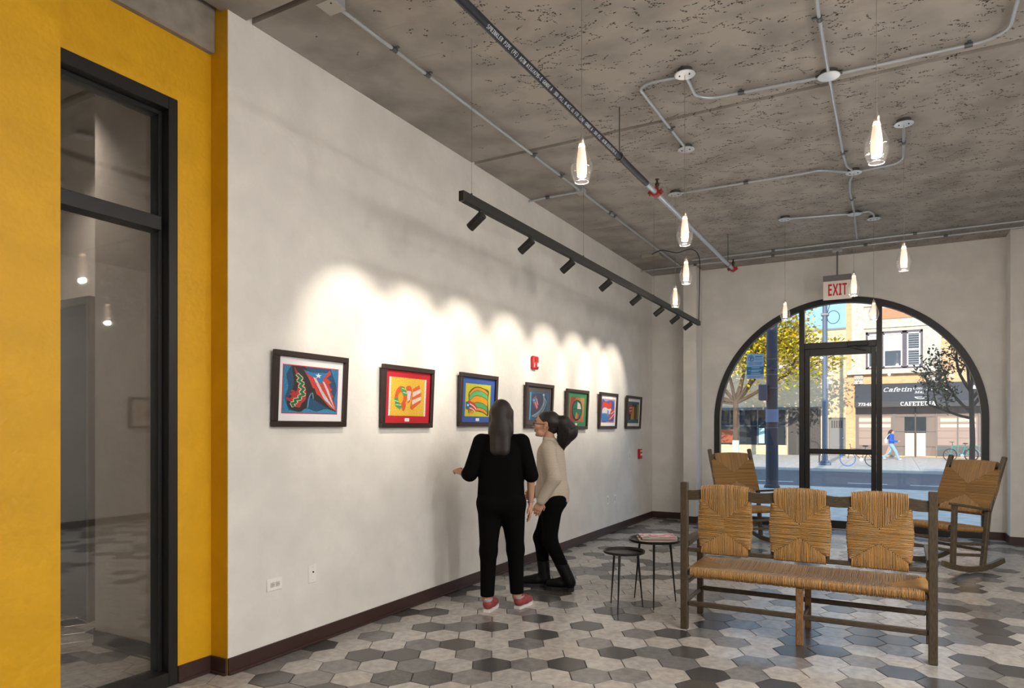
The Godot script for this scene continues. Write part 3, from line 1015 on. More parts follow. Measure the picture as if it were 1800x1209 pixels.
	tx.transform = Transform3D(Basis(xx, nn.cross(xx), nn), nn * 0.0248 + Vector3(0, 0, -1.72))
	for zz in [-5.9 + 2.2 + 0.02, -9.2 + 2.2]:
		var cl := MB.new()
		cl.rod(Vector3(0, 0, zz - 0.03), Vector3(0, 0, zz + 0.03), 0.04, 14)
		cl.box(Vector3(0.05, 0, zz), Vector3(0.03, 0.022, 0.05), 0.005)
		cl.box(Vector3(-0.05, 0, zz), Vector3(0.03, 0.022, 0.05), 0.005)
		cl.rod(Vector3(0.052, -0.025, zz), Vector3(0.052, 0.025, zz), 0.007)
		cl.rod(Vector3(-0.052, -0.025, zz), Vector3(-0.052, 0.025, zz), 0.007)
		put("coupling", cl, mat("red_enamel", rgb(150, 42, 34), 0.45), sp, Vector3.ZERO, "red grooved pipe coupling")
		var hd := MB.new()
		hd.lathe([Vector2(0, 0.03), Vector2(0.014, 0.03), Vector2(0.014, 0.07), Vector2(0.02, 0.075), Vector2(0.02, 0.09), Vector2(0.011, 0.1), Vector2(0.008, 0.125), Vector2(0.02, 0.127), Vector2(0.02, 0.131), Vector2(0, 0.133)], 10, Vector3(0, 0, zz - 0.045))
		put("sprinkler_head", hd, mat("brass_dark", rgb(70, 58, 46), 0.4, 0.6), sp)
	for zz in [-4.966 + 2.2, -8.92 + 2.2]:
		var hg := MB.new()
		hg.rod(Vector3(0, 0.028, zz), Vector3(0, CEIL - py, zz), 0.005, 8)
		var loop := PackedVector3Array()
		for k in 17:
			var a := TAU * k / 16
			loop.append(Vector3(cos(a) * 0.029, sin(a) * 0.029, zz))
		hg.tube(loop, 0.004, 6, -1.0, false)
		put("hanger", hg, mat("strap_steel"), sp)
	# exit sign on a stem
	var es := thing("exit_sign", "white exit sign with red letters hung before the arched window", "exit sign", Vector3(-0.654, 3.194, -10.2))
	put("stem", MB.new().rod(Vector3(0, 0.32, 0), Vector3(0, 0.65, 0), 0.011, 10), mat("stem_grey", rgb(120, 120, 122), 0.4, 0.5), es)
	put("ceiling_plate", MB.new().box(Vector3(0, 0.662, 0), Vector3(0.12, 0.03, 0.08), 0.004), mat("galvanised"), es)
	put("housing", MB.new().box(Vector3(0, 0.29, 0), Vector3(0.348, 0.075, 0.06), 0.003), mat("sign_grey", rgb(112, 110, 110), 0.5, 0.2), es)
	put("face", MB.new().box(Vector3(0, 0.126, 0), Vector3(0.348, 0.253, 0.012), 0.002), mat("sign_white", rgb(238, 232, 224), 0.4), es)
	var et := TextMesh.new()
	et.text = "EXIT"
	et.font = font("Droid Sans", 700)
	et.font_size = 32
	et.pixel_size = 0.0069
	et.depth = 0.002
	var em := put("letters", et, mat("exit_red", rgb(196, 22, 38), 0.45), es, Vector3.ZERO, "red letters EXIT")
	em.transform = Transform3D(Basis.from_scale(Vector3(0.52, 1, 1)), Vector3(0, 0.13, 0.0065))
func font(called: String, weight := 400) -> SystemFont:
	var f := SystemFont.new()
	f.font_names = PackedStringArray([called])
	f.font_weight = weight
	return f
func round_box(t: Node3D) -> void:
	put("box", MB.new().lathe([Vector2(0, 0), Vector2(0.056, 0), Vector2(0.056, -0.034), Vector2(0, -0.034)], 20), mat("box_steel", rgb(96, 98, 100), 0.45, 0.7), t)
	put("cover_plate", MB.new().lathe([Vector2(0, -0.033), Vector2(0.072, -0.033), Vector2(0.073, -0.036), Vector2(0.068, -0.039), Vector2(0, -0.04)], 28), mat("plate_white", rgb(214, 218, 222), 0.3, 0.35), t)
	for s in [-1, 1]:
		put("connector", MB.new().rod(Vector3(s * 0.05, -0.022, 0), Vector3(s * 0.085, -0.024, 0), 0.014, 10), mat("strap_steel"), t)

# ---------------------------------------------------------------- pendants
func pendant(x: float, zz: float, label: String) -> Node3D:
	var t := thing("pendant_lamp", label, "pendant lamp", Vector3(x, 2.713, zz), 0.0, "clear glass teardrop pendants")
	var top := CEIL - 2.713
	var can := Node3D.new()
	can.name = "canopy"
	t.add_child(can)
	can.position.y = top
	put("box", MB.new().lathe([Vector2(0, 0), Vector2(0.052, 0), Vector2(0.052, -0.034), Vector2(0, -0.034)], 20), mat("box_steel"), can)
	put("cover_plate", MB.new().lathe([Vector2(0, -0.033), Vector2(0.07, -0.033), Vector2(0.071, -0.036), Vector2(0.066, -0.039), Vector2(0, -0.04)], 28), mat("plate_white"), can)
	for s in [-1, 1]:
		put("screw", MB.new().rod(Vector3(s * 0.034, -0.039, 0.01), Vector3(s * 0.034, -0.046, 0.01), 0.005, 8), mat("dark_slot"), can)
	put("cord", MB.new().rod(Vector3(0, 0.235, 0), Vector3(0, top - 0.04, 0), 0.0016, 6), mat("cord_grey", rgb(120, 116, 110), 0.5), t)
	put("socket", MB.new().lathe([Vector2(0, 0.24), Vector2(0.005, 0.24), Vector2(0.006, 0.225), Vector2(0.0135, 0.222), Vector2(0.0145, 0.195), Vector2(0, 0.195)], 16), mat("satin_nickel", rgb(196, 192, 186), 0.3, 0.8), t)
	var pr := [Vector2(0.016, 0.214), Vector2(0.0185, 0.2), Vector2(0.024, 0.175), Vector2(0.035, 0.145), Vector2(0.048, 0.112), Vector2(0.055, 0.088), Vector2(0.0565, 0.07), Vector2(0.054, 0.048), Vector2(0.047, 0.024), Vector2(0.038, 0.004), Vector2(0.036, 0.0), Vector2(0.0335, 0.003), Vector2(0.042, 0.023), Vector2(0.0495, 0.048), Vector2(0.052, 0.07), Vector2(0.0508, 0.087), Vector2(0.0445, 0.11), Vector2(0.032, 0.143), Vector2(0.0215, 0.173), Vector2(0.0165, 0.198), Vector2(0.014, 0.214)]
	put("glass_shade", MB.new().lathe(pr, 32), mat("shade_glass"), t, Vector3.ZERO, "clear teardrop glass shade")
	var rim := PackedVector3Array()
	for k in 33:
		rim.append(Vector3(0.0345 * cos(TAU * k / 32), 0.0015, 0.0345 * sin(TAU * k / 32)))
	var rg := mat("rim_glass", Color(0.97, 0.98, 1.0, 0.05), 0.03)
	rg.refraction_enabled = true
	rg.refraction_scale = 0.05
	put("rim", MB.new().tube(rim, 0.0024, 8, -1.0, false), rg, t)
	var df := mat("frosted_glow", rgb(238, 226, 215), 0.6)
	df.emission_enabled = true
	df.emission = Color(1.0, 0.86, 0.74)
	df.emission_energy_multiplier = 0.72
	put("frosted_tube", MB.new().lathe([Vector2(0.0, 0.194), Vector2(0.0125, 0.192), Vector2(0.016, 0.18), Vector2(0.021, 0.15), Vector2(0.0255, 0.11), Vector2(0.0265, 0.085), Vector2(0.0255, 0.055), Vector2(0.023, 0.03), Vector2(0.0215, 0.029), Vector2(0.0205, 0.032), Vector2(0.022, 0.06), Vector2(0.0, 0.062)], 22), df, t, Vector3.ZERO, "frosted white inner tube")
	var hot := mat("bulb_glow", rgb(255, 240, 220), 0.5)
	hot.emission_enabled = true
	hot.emission = Color(1.0, 0.86, 0.66)
	hot.emission_energy_multiplier = 3.0
	put("bulb", MB.new().lathe([Vector2(0, 0.196), Vector2(0.0135, 0.1945), Vector2(0.0165, 0.184), Vector2(0.0175, 0.177), Vector2(0.0165, 0.1765), Vector2(0, 0.176)], 18), hot, t)
	var l := OmniLight3D.new()
	l.name = "light"
	t.add_child(l)
	l.position = Vector3(0, -0.025, 0)
	l.light_color = Color(1.0, 0.955, 0.9)
	l.light_energy = PENDANT
	l.light_size = 0.02
	l.omni_range = 14.0
	l.omni_attenuation = 2.0
	l.shadow_enabled = true
	return t
const PENDANT := 0.2
func build_pendants() -> void:
	for a in [[-1.387, -3.21, "teardrop glass pendant over the lettered sprinkler pipe"], [-0.066, -3.66, "teardrop glass pendant hung before the single ceiling box, largest over the bench"],
		[-1.247, -4.665, "teardrop glass pendant hung from the box with a looped conduit"], [-1.574, -5.929, "teardrop glass pendant beside the black cord of the track light"],
		[-1.976, -7.017, "teardrop glass pendant in front of the far end of the track rail"], [0.079, -6.28, "teardrop glass pendant hung from the single box at the end of a bent conduit"],
		[-0.322, -7.253, "teardrop glass pendant overlapping the exit sign"], [-1.095, -8.486, "teardrop glass pendant over the left curve of the arched frame"],
		[-0.191, -8.967, "teardrop glass pendant in front of the door mullion of the arch"], [0.764, -4.664, "teardrop glass pendant seen only as a reflection in the dark glazing"],
		[1.6, -7.4, "unseen teardrop glass pendant near the white side wall"], [0.9, -1.6, "unseen teardrop glass pendant in the rear half of the room"],  # this row and the next hang out of view, lighting the room
		[-1.5, -1.1, "unseen teardrop glass pendant before the broad yellow wall"], [-0.4, 1.2, "unseen teardrop glass pendant by the rear wall"], [1.2, -2.6, "unseen teardrop glass pendant by the side wall at the rear"]]:
		pendant(a[0], a[1], a[2])

# ---------------------------------------------------------------- unseen linear lamps and added sconces, placed to light the picture wall
const UNSEEN_LINEAR := 8.0
const ADDED_SCONCE := 3.6
func build_unseen_lamps() -> void:
	for a in [[2.72, -0.2, "unseen linear ceiling lamp along the white side wall towards the rear wall"], [2.3, -1.9, "unseen linear ceiling lamp along the white side wall between two others"], [1.95, -3.55, "unseen linear ceiling lamp along the white side wall nearest the pendants"]]:  # out of view, placed and powered to light the picture wall
		var t := thing("unseen_linear_lamp", a[2], "ceiling lamp", Vector3(a[0], CEIL, a[1]), 0.0, "unseen linear ceiling lamps lighting the picture wall")
		put("housing", MB.new().box(Vector3(0, -0.025, 0), Vector3(0.26, 0.05, 1.5), 0.004), mat("white_plastic"), t)
		var m := mat("unseen_lamp_diffuser", rgb(250, 248, 244), 0.5)
		m.emission_enabled = true
		m.emission = Color(1.0, 0.985, 0.965)
		m.emission_energy_multiplier = 1.5
		put("diffuser", MB.new().box(Vector3(0, -0.053, 0), Vector3(0.22, 0.006, 1.46)), m, t)
		var l := AreaLight3D.new()
		l.name = "light"
		t.add_child(l)
		l.position = Vector3(0, -0.062, 0)
		l.rotation.x = -PI / 2
		l.area_size = Vector2(0.22, 1.46)
		l.light_color = Color(1.0, 0.985, 0.965)
		l.light_energy = UNSEEN_LINEAR
		l.area_range = 16.0
		l.shadow_enabled = true

	for a in [[-0.8, "added frosted box sconce on the white side wall nearer the rear wall"], [-2.9, "added frosted box sconce on the white side wall nearer the street"]]:  # added fill out of view, softens the rail shadow on the picture wall
		var t := thing("added_wall_sconce", a[1], "added wall lamp", Vector3(3.05, 1.6, a[0]), -PI / 2, "added box sconces on the side wall")
		put("back_plate", MB.new().box(Vector3(0, 0.3, 0.012), Vector3(0.3, 0.6, 0.024), 0.003), mat("black_satin"), t)
		var m := mat("added_sconce_diffuser", rgb(250, 248, 244), 0.5)
		m.emission_enabled = true
		m.emission = Color(1.0, 0.985, 0.965)
		m.emission_energy_multiplier = 1.5
		put("diffuser", MB.new().box(Vector3(0, 0.3, 0.055), Vector3(0.27, 0.57, 0.06), 0.01), m, t)
		var l := AreaLight3D.new()
		l.name = "light"
		t.add_child(l)
		l.position = Vector3(0, 0.3, 0.095)
		l.rotation.y = PI
		l.area_size = Vector2(0.27, 0.57)
		l.light_color = Color(1.0, 0.985, 0.965)
		l.light_energy = ADDED_SCONCE
		l.area_range = 16.0
		l.shadow_enabled = true

# ---------------------------------------------------------------- track light with eight spots
const SPOT := 1.65
func build_track() -> void:
	var x := -2.326
	var t := thing("track_light", "long black suspended track rail with eight cylindrical spotlights", "track light", Vector3(x, 2.86, -6.48))
	var bm := mat("black_satin")
	put("rail", MB.new().box(Vector3(0, 0.032, 0), Vector3(0.04, 0.064, 5.93), 0.003), bm, t)
	put("slot", MB.new().box(Vector3(0, -0.001, 0), Vector3(0.022, 0.003, 5.88)), mat("dark_slot"), t)
	for zz in [-3.635, -5.42, -7.4, -9.35]:
		put("suspension_wire", MB.new().rod(Vector3(0, 0.064, zz + 6.48), Vector3(0, CEIL - 2.86, zz + 6.48), 0.0012, 5), mat("wire_steel", rgb(110, 108, 104), 0.4, 0.6), t)
		put("wire_clip", MB.new().rod(Vector3(0, 0.062, zz + 6.48), Vector3(0, 0.08, zz + 6.48), 0.006, 8), bm, t)
	var lens := mat("spot_lens", rgb(255, 246, 230), 0.4)
	lens.emission_enabled = true
	lens.emission = Color(1.0, 0.93, 0.82)
	lens.emission_energy_multiplier = 4.0
	var dirv := Vector3(-0.815, -0.58, 0.0).normalized()
	for zz in [-3.74, -4.43, -5.16, -6.02, -6.88, -7.69, -8.35, -8.97]:
		var h := Node3D.new()
		h.name = "spotlight"
		t.add_child(h, true)
		h.position = Vector3(0, 0, zz + 6.48)
		var c := Vector3(-0.03, -0.062, 0)
		put("stem", MB.new().rod(Vector3(0, 0, 0), Vector3(-0.005, -0.04, 0), 0.012, 10), bm, h)
		var mb := MB.new()
		var up := dirv.cross(Vector3(0, 0, 1)).normalized()
		mb.lathe([Vector2(0, -0.062), Vector2(0.028, -0.062), Vector2(0.030, -0.06), Vector2(0.030, 0.062), Vector2(0.0275, 0.064), Vector2(0.0265, 0.05), Vector2(0, 0.05)], 20, c, Basis(up, dirv, up.cross(dirv)))
		put("housing", mb, bm, h)
		put("lens", MB.new().lathe([Vector2(0, 0.052), Vector2(0.024, 0.052)], 18, c, Basis(up, dirv, up.cross(dirv))), lens, h)
		var l := SpotLight3D.new()
		l.name = "light"
		h.add_child(l)
		l.position = c + dirv * 0.07
		l.basis = Basis.looking_at(dirv, Vector3(0, 0, 1))
		l.light_color = Color(1.0, 0.95, 0.87)
		l.light_energy = SPOT
		l.light_size = 0.02
		l.spot_angle = 31.0
		l.spot_angle_attenuation = 0.7
		l.spot_range = 12.0
		l.spot_attenuation = 2.0
		l.shadow_enabled = true
	# feed box and black cord
	var fb := thing("feed_box", "flat steel box on the ceiling feeding the black track cord", "junction box", px_y(1153, 447, CEIL) + Vector3(-0.05, 0, 0))
	put("body", MB.new().box(Vector3(0, -0.022, 0), Vector3(0.26, 0.044, 0.2), 0.004), mat("cover_steel"), fb)
	put("lid", MB.new().box(Vector3(0, -0.046, 0), Vector3(0.24, 0.004, 0.18), 0.001), mat("plate_tan", rgb(150, 142, 122), 0.6), fb)
	var cz := -9.42
	var pts := PackedVector3Array()
	var a := px_y(1146, 447, 3.86)
	var key := [a, px_y(1163, 440, 3.85), px_y(1190, 444, 3.83), px_y(1215, 438, 3.85), Vector3(x + 0.004, 3.80, cz), Vector3(x + 0.01, 3.5, cz), Vector3(x, 2.95, cz), Vector3(x, 2.925, cz)]
	var cv := Curve3D.new()
	for i in key.size():
		var tan_: Vector3 = (key[mini(i + 1, key.size() - 1)] - key[maxi(i - 1, 0)]) / 6.0
		cv.add_point(key[i], -tan_, tan_)
	cv.bake_interval = 0.04
	var loc := PackedVector3Array()
	for p in cv.get_baked_points():
		loc.append(p - t.position)
	put("power_cord", MB.new().tube(loc, 0.006, 8), mat("cord_black"), t, Vector3.ZERO, "black cord looping down from the ceiling")

# ---------------------------------------------------------------- framed pictures
func pastel(im: Image, sd: int, amount := 0.16) -> Image:      # chalky grain over the flat colours
	var w := im.get_width()
	var h := im.get_height()
	var f := FastNoiseLite.new()
	f.seed = sd
	f.frequency = 0.08
	for y in h:
		for x in w:
			var c := im.get_pixel(x, y)
			var k := 1.0 + amount * f.get_noise_2d(x, y * 2.0)
			im.set_pixel(x, y, Color(c.r * k, c.g * k, c.b * k))
	return im
func blank(col: Color) -> Image:
	var im := Image.create(320, 300, false, Image.FORMAT_RGBA8)
	im.fill(col)
	return im
func art(i: int) -> Image:
	var im: Image
	var ink := rgb(40, 38, 40)
	match i:
		0:
			im = blank(rgb(36, 82, 120))
			fill_poly(im, smooth(vs([0.0, 0.0, 0.12, 0.0, 0.05, 0.2, 0.09, 0.45, 0.04, 0.7, 0.12, 1.0, 0.0, 1.0])), rgb(48, 138, 186))
			fill_poly(im, smooth(vs([0.15, 0.0, 0.36, 0.0, 0.5, 0.25, 0.66, 0.55, 1.0, 0.98, 0.7, 0.8, 0.45, 0.66, 0.42, 0.9, 0.3, 0.98, 0.12, 0.9, 0.08, 0.75, 0.18, 0.4])), rgb(46, 44, 48))
			fill_poly(im, smooth(vs([0.86, 0.0, 1.0, 0.0, 1.0, 0.95, 0.94, 0.7, 0.98, 0.4])), rgb(44, 128, 178))
			fill_poly(im, smooth(vs([0.0, 1.0, 0.12, 0.95, 0.3, 0.98, 0.42, 0.9, 0.6, 0.96, 0.8, 0.9, 1.0, 0.97, 1.0, 1.0])), rgb(52, 146, 190))
			stroke(im, smooth(vs([0.44, 0.88, 0.47, 0.64, 0.52, 0.56, 0.54, 0.68]), 6, false), 0.02, rgb(104, 150, 184))
			# long curved form with a zigzag
			fill_poly(im, smooth(vs([0.18, 0.02, 0.24, 0.12, 0.34, 0.3, 0.4, 0.5, 0.4, 0.7, 0.33, 0.8, 0.3, 0.88, 0.2, 0.86, 0.14, 0.78, 0.08, 0.72, 0.15, 0.66, 0.16, 0.55, 0.22, 0.56, 0.26, 0.4, 0.22, 0.2])), rgb(186, 58, 52))
			for k in [[0.07, 0.7, 0.15, 0.73], [0.13, 0.6, 0.2, 0.64], [0.15, 0.53, 0.22, 0.57]]:
				stroke(im, [Vector2(k[0], k[1]), Vector2(k[2], k[3])], 0.05, rgb(186, 44, 60))
			var zig := vs([0.24, 0.18, 0.31, 0.25, 0.26, 0.31, 0.34, 0.36, 0.29, 0.43, 0.36, 0.48, 0.31, 0.55, 0.37, 0.6, 0.29, 0.64, 0.3, 0.7, 0.21, 0.72, 0.23, 0.78, 0.16, 0.8, 0.19, 0.86])
			stroke(im, zig, 0.075, rgb(226, 216, 186))
			stroke(im, zig, 0.045, rgb(40, 112, 70))
			# folded flag falling to the corner
			fill_poly(im, vs([0.36, 0.08, 0.5, 0.12, 0.78, 0.1, 0.84, 0.02, 0.86, 0.12, 0.78, 0.2, 0.88, 0.3, 0.82, 0.34, 0.9, 0.46, 0.86, 0.5, 0.93, 0.62, 0.9, 0.66, 0.96, 0.78, 0.98, 0.94, 0.86, 0.86, 0.66, 0.62, 0.6, 0.58, 0.56, 0.46, 0.52, 0.44, 0.46, 0.28]), rgb(206, 66, 56))
			fill_poly(im, vs([0.34, 0.06, 0.5, 0.11, 0.79, 0.09, 0.72, 0.22, 0.7, 0.34, 0.64, 0.32, 0.58, 0.22, 0.46, 0.18]), rgb(46, 126, 186))
			fill_poly(im, vs([0.52, 0.2, 0.58, 0.23, 0.7, 0.48, 0.95, 0.9, 0.74, 0.68, 0.62, 0.42]), rgb(206, 206, 212))
			fill_poly(im, vs([0.7, 0.28, 0.74, 0.3, 0.82, 0.46, 0.97, 0.92, 0.84, 0.64]), rgb(210, 208, 214))
			star(im, Vector2(0.62, 0.17), 0.065, rgb(232, 232, 236))
		1:
			im = blank(rgb(238, 190, 62))
			for s in [0.0, 0.955]:
				fill_poly(im, vs([s, 0.0, s + 0.045, 0.0, s + 0.045, 1.0, s, 1.0]), rgb(236, 234, 232))
			var ring := smooth(vs([0.32, 0.22, 0.42, 0.28, 0.47, 0.45, 0.46, 0.6, 0.38, 0.74, 0.3, 0.82, 0.2, 0.76, 0.15, 0.58, 0.17, 0.38, 0.24, 0.26]))
			fill_poly(im, ring, rgb(226, 96, 44))
			fill_poly(im, vs([0.3, 0.22, 0.4, 0.24, 0.48, 0.44, 0.4, 0.48, 0.32, 0.38]), rgb(70, 158, 84))
			fill_poly(im, vs([0.14, 0.54, 0.25, 0.52, 0.26, 0.66, 0.34, 0.72, 0.3, 0.84, 0.18, 0.76]), rgb(70, 158, 84))
			for k in [[0.33, 0.28, 0.43, 0.3], [0.36, 0.38, 0.46, 0.4], [0.15, 0.61, 0.26, 0.63], [0.19, 0.71, 0.32, 0.72]]:
				stroke(im, [Vector2(k[0], k[1]), Vector2(k[2], k[3])], 0.025, rgb(190, 222, 190))
			fill_poly(im, smooth(vs([0.3, 0.38, 0.37, 0.46, 0.37, 0.58, 0.31, 0.68, 0.25, 0.62, 0.24, 0.48])), rgb(232, 176, 40))
			fill_poly(im, smooth(vs([0.44, 0.24, 0.54, 0.2, 0.6, 0.3, 0.58, 0.55, 0.5, 0.66, 0.48, 0.4])), rgb(224, 98, 48))
			fill_poly(im, vs([0.47, 0.34, 0.58, 0.34, 0.56, 0.56, 0.5, 0.62]), rgb(222, 216, 224))
			fill_poly(im, vs([0.62, 0.28, 0.8, 0.16, 0.86, 0.36, 0.86, 0.62, 0.62, 0.84, 0.56, 0.8, 0.6, 0.56]), rgb(228, 104, 50))
			fill_poly(im, vs([0.63, 0.36, 0.84, 0.26, 0.85, 0.36, 0.62, 0.5]), rgb(240, 220, 202))
			fill_poly(im, vs([0.61, 0.58, 0.86, 0.46, 0.86, 0.56, 0.62, 0.7]), rgb(240, 220, 202))
			fill_poly(im, smooth(vs([0.36, 0.68, 0.42, 0.62, 0.45, 0.72, 0.42, 0.84, 0.38, 0.88, 0.35, 0.8])), rgb(216, 92, 52))
		2:
			im = blank(rgb(206, 204, 52))
			fill_poly(im, smooth(vs([0.12, 0.3, 0.3, 0.12, 0.5, 0.08, 0.72, 0.12, 0.92, 0.2, 0.9, 0.5, 0.94, 0.96, 0.7, 0.88, 0.4, 0.84, 0.14, 0.9, 0.14, 0.6])), rgb(84, 74, 40))
			var band := [[0.1, rgb(236, 150, 36)], [0.2, rgb(96, 190, 118)], [0.36, rgb(242, 164, 24)], [0.56, rgb(84, 176, 112)], [0.72, rgb(236, 152, 40)], [0.82, rgb(0, 0, 0)]]
			for k in 5:
				var y0: float = band[k][0]
				var y1: float = band[k + 1][0]
				fill_poly(im, smooth(vs([0.15, y0 + 0.19, 0.35, y0 + 0.03, 0.55, y0 + 0.01, 0.75, y0 + 0.06, 0.88, y0 + 0.14]), 6, false) + smooth(vs([0.88, y1 + 0.12, 0.75, y1 + 0.045, 0.55, y1 - 0.005, 0.35, y1 + 0.015, 0.15, y1 + 0.175]), 6, false), band[k][1])
			fill_poly(im, vs([0.04, 0.56, 0.14, 0.52, 0.36, 0.58, 0.48, 0.72, 0.44, 0.86, 0.24, 0.82, 0.04, 0.8]), rgb(206, 72, 46))
			fill_poly(im, vs([0.02, 0.56, 0.1, 0.56, 0.26, 0.7, 0.1, 0.78, 0.02, 0.76]), rgb(30, 110, 160))
			star(im, Vector2(0.11, 0.66), 0.05, rgb(240, 240, 240))
			stroke(im, smooth(vs([0.18, 0.62, 0.32, 0.68, 0.44, 0.78]), 6, false), 0.03, rgb(240, 232, 224))
			stroke(im, smooth(vs([0.18, 0.74, 0.3, 0.78, 0.4, 0.85]), 6, false), 0.03, rgb(240, 232, 224))
			fill_poly(im, vs([0.22, 0.84, 0.34, 0.87, 0.27, 0.95]), rgb(232, 150, 36))
		3:
			im = blank(rgb(54, 100, 140))
			fill_poly(im, smooth(vs([0.1, 0.12, 0.5, 0.04, 0.86, 0.12, 0.9, 0.6, 0.7, 0.94, 0.2, 0.92, 0.06, 0.6])), rgb(64, 74, 98))
			stroke(im, smooth(vs([0.04, 0.02, 0.05, 0.5, 0.04, 0.98]), 6, false), 0.05, rgb(96, 176, 214))
			fill_poly(im, vs([0.1, 0.28, 0.32, 0.12, 0.46, 0.44, 0.38, 0.64]), rgb(176, 70, 74))
			fill_poly(im, vs([0.12, 0.27, 0.3, 0.15, 0.3, 0.36, 0.22, 0.42]), rgb(60, 124, 176))
			stroke(im, [Vector2(0.28, 0.36), Vector2(0.4, 0.56)], 0.03, rgb(210, 200, 206))
			stroke(im, [Vector2(0.34, 0.24), Vector2(0.43, 0.44)], 0.03, rgb(210, 200, 206))
			star(im, Vector2(0.22, 0.29), 0.035, rgb(214, 224, 230))
			for k in 4:
				var o := k * 0.045
				stroke(im, smooth(vs([0.7 + o * 0.7, 0.08 + o, 0.72 + o, 0.36, 0.52 + o, 0.66 + o * 0.4, 0.14 + o, 0.86 + o * 0.3]), 8, false), 0.014, rgb(206, 222, 230) if k != 2 else rgb(92, 168, 140))
			fill_poly(im, smooth(vs([0.66, 0.06, 0.74, 0.04, 0.76, 0.1, 0.7, 0.12])), rgb(190, 204, 214))
		4:
			im = blank(rgb(176, 122, 74))
			fill_poly(im, smooth(vs([0.06, 0.0, 0.4, 0.0, 0.2, 0.3, 0.2, 0.7, 0.4, 0.98, 0.06, 0.9])), rgb(160, 70, 58))
			fill_poly(im, smooth(vs([0.7, 0.0, 1.0, 0.0, 0.98, 0.6, 0.86, 0.9, 0.9, 0.4])), rgb(184, 150, 88))
			fill_poly(im, smooth(vs([0.5, 0.1, 0.76, 0.2, 0.84, 0.45, 0.8, 0.72, 0.5, 0.96, 0.22, 0.76, 0.16, 0.45, 0.26, 0.2])), rgb(38, 60, 58))
			fill_poly(im, smooth(vs([0.5, 0.15, 0.72, 0.24, 0.79, 0.46, 0.75, 0.7, 0.5, 0.88, 0.28, 0.72, 0.22, 0.46, 0.3, 0.24])), rgb(44, 124, 96))
			fill_poly(im, vs([0.52, 0.18, 0.7, 0.26, 0.8, 0.48, 0.52, 0.48]), rgb(226, 222, 210))
			stroke(im, [Vector2(0.2, 0.48), Vector2(0.82, 0.48)], 0.018, rgb(30, 48, 46))
			fill_poly(im, vs([0.4, 0.86, 0.44, 0.6, 0.5, 0.62, 0.5, 0.88]), rgb(212, 172, 62))
			fill_poly(im, vs([0.5, 0.88, 0.54, 0.62, 0.62, 0.7, 0.62, 0.86]), rgb(208, 96, 78))
			stroke(im, smooth(vs([0.24, 0.82, 0.5, 0.95, 0.76, 0.8]), 6, false), 0.03, rgb(42, 44, 66))
		5:
			im = blank(rgb(176, 166, 208))
			fill_poly(im, smooth(vs([0.02, 0.06, 0.3, 0.1, 0.6, 0.04, 0.9, 0.08, 0.96, 0.4, 0.94, 0.92, 0.5, 0.96, 0.04, 0.94])), rgb(92, 92, 168))
			fill_poly(im, smooth(vs([0.08, 0.16, 0.3, 0.12, 0.5, 0.18, 0.7, 0.1, 0.72, 0.4, 0.5, 0.42, 0.3, 0.36, 0.08, 0.42])), rgb(224, 72, 54))
			fill_poly(im, smooth(vs([0.08, 0.42, 0.3, 0.36, 0.5, 0.42, 0.72, 0.4, 0.72, 0.62, 0.4, 0.66, 0.08, 0.64])), rgb(224, 226, 232))
			fill_poly(im, smooth(vs([0.06, 0.64, 0.4, 0.62, 0.6, 0.66, 0.6, 0.9, 0.3, 0.94, 0.06, 0.9])), rgb(64, 132, 196))
			fill_poly(im, vs([0.44, 0.46, 0.54, 0.48, 0.54, 0.76, 0.42, 0.74]), rgb(134, 138, 176))
			fill_poly(im, smooth(vs([0.7, 0.5, 0.94, 0.42, 0.96, 0.7, 0.7, 0.92, 0.58, 0.9])), rgb(206, 74, 78))
			stroke(im, smooth(vs([0.72, 0.62, 0.84, 0.58, 0.95, 0.5]), 6, false), 0.04, rgb(232, 224, 226))
			stroke(im, smooth(vs([0.64, 0.86, 0.8, 0.76, 0.95, 0.64]), 6, false), 0.04, rgb(232, 224, 226))
		6:
			im = blank(rgb(60, 92, 104))
			fill_poly(im, smooth(vs([0.0, 0.0, 1.0, 0.0, 1.0, 0.14, 0.6, 0.2, 0.2, 0.14, 0.0, 0.2])), rgb(44, 110, 128))
			fill_poly(im, smooth(vs([0.04, 0.2, 0.5, 0.12, 0.84, 0.2, 0.86, 0.84, 0.5, 0.9, 0.1, 0.86])), rgb(64, 50, 42))
			fill_poly(im, vs([0.3, 0.24, 0.54, 0.22, 0.56, 0.84, 0.26, 0.86]), rgb(206, 158, 56))
			fill_poly(im, vs([0.58, 0.22, 0.76, 0.24, 0.76, 0.82, 0.6, 0.82]), rgb(104, 66, 56))
			fill_poly(im, vs([0.8, 0.1, 0.98, 0.08, 0.96, 0.84, 0.8, 0.82]), rgb(150, 146, 62))
			fill_poly(im, smooth(vs([0.08, 0.2, 0.34, 0.14, 0.38, 0.4, 0.3, 0.58, 0.1, 0.52])), rgb(190, 66, 54))
			stroke(im, [Vector2(0.1, 0.3), Vector2(0.34, 0.27)], 0.04, rgb(222, 204, 196))
			stroke(im, [Vector2(0.12, 0.44), Vector2(0.32, 0.42)], 0.04, rgb(222, 204, 196))
			fill_poly(im, smooth(vs([0.1, 0.88, 0.5, 0.84, 0.9, 0.9, 0.9, 1.0, 0.1, 1.0])), rgb(46, 112, 120))
		_:
			im = blank(rgb(222, 200, 188))
			fill_poly(im, smooth(vs([0.2, 0.3, 0.5, 0.2, 0.7, 0.5, 0.6, 0.8, 0.3, 0.76])), rgb(70, 96, 104))
	return pastel(im, 60 + i, 0.3)
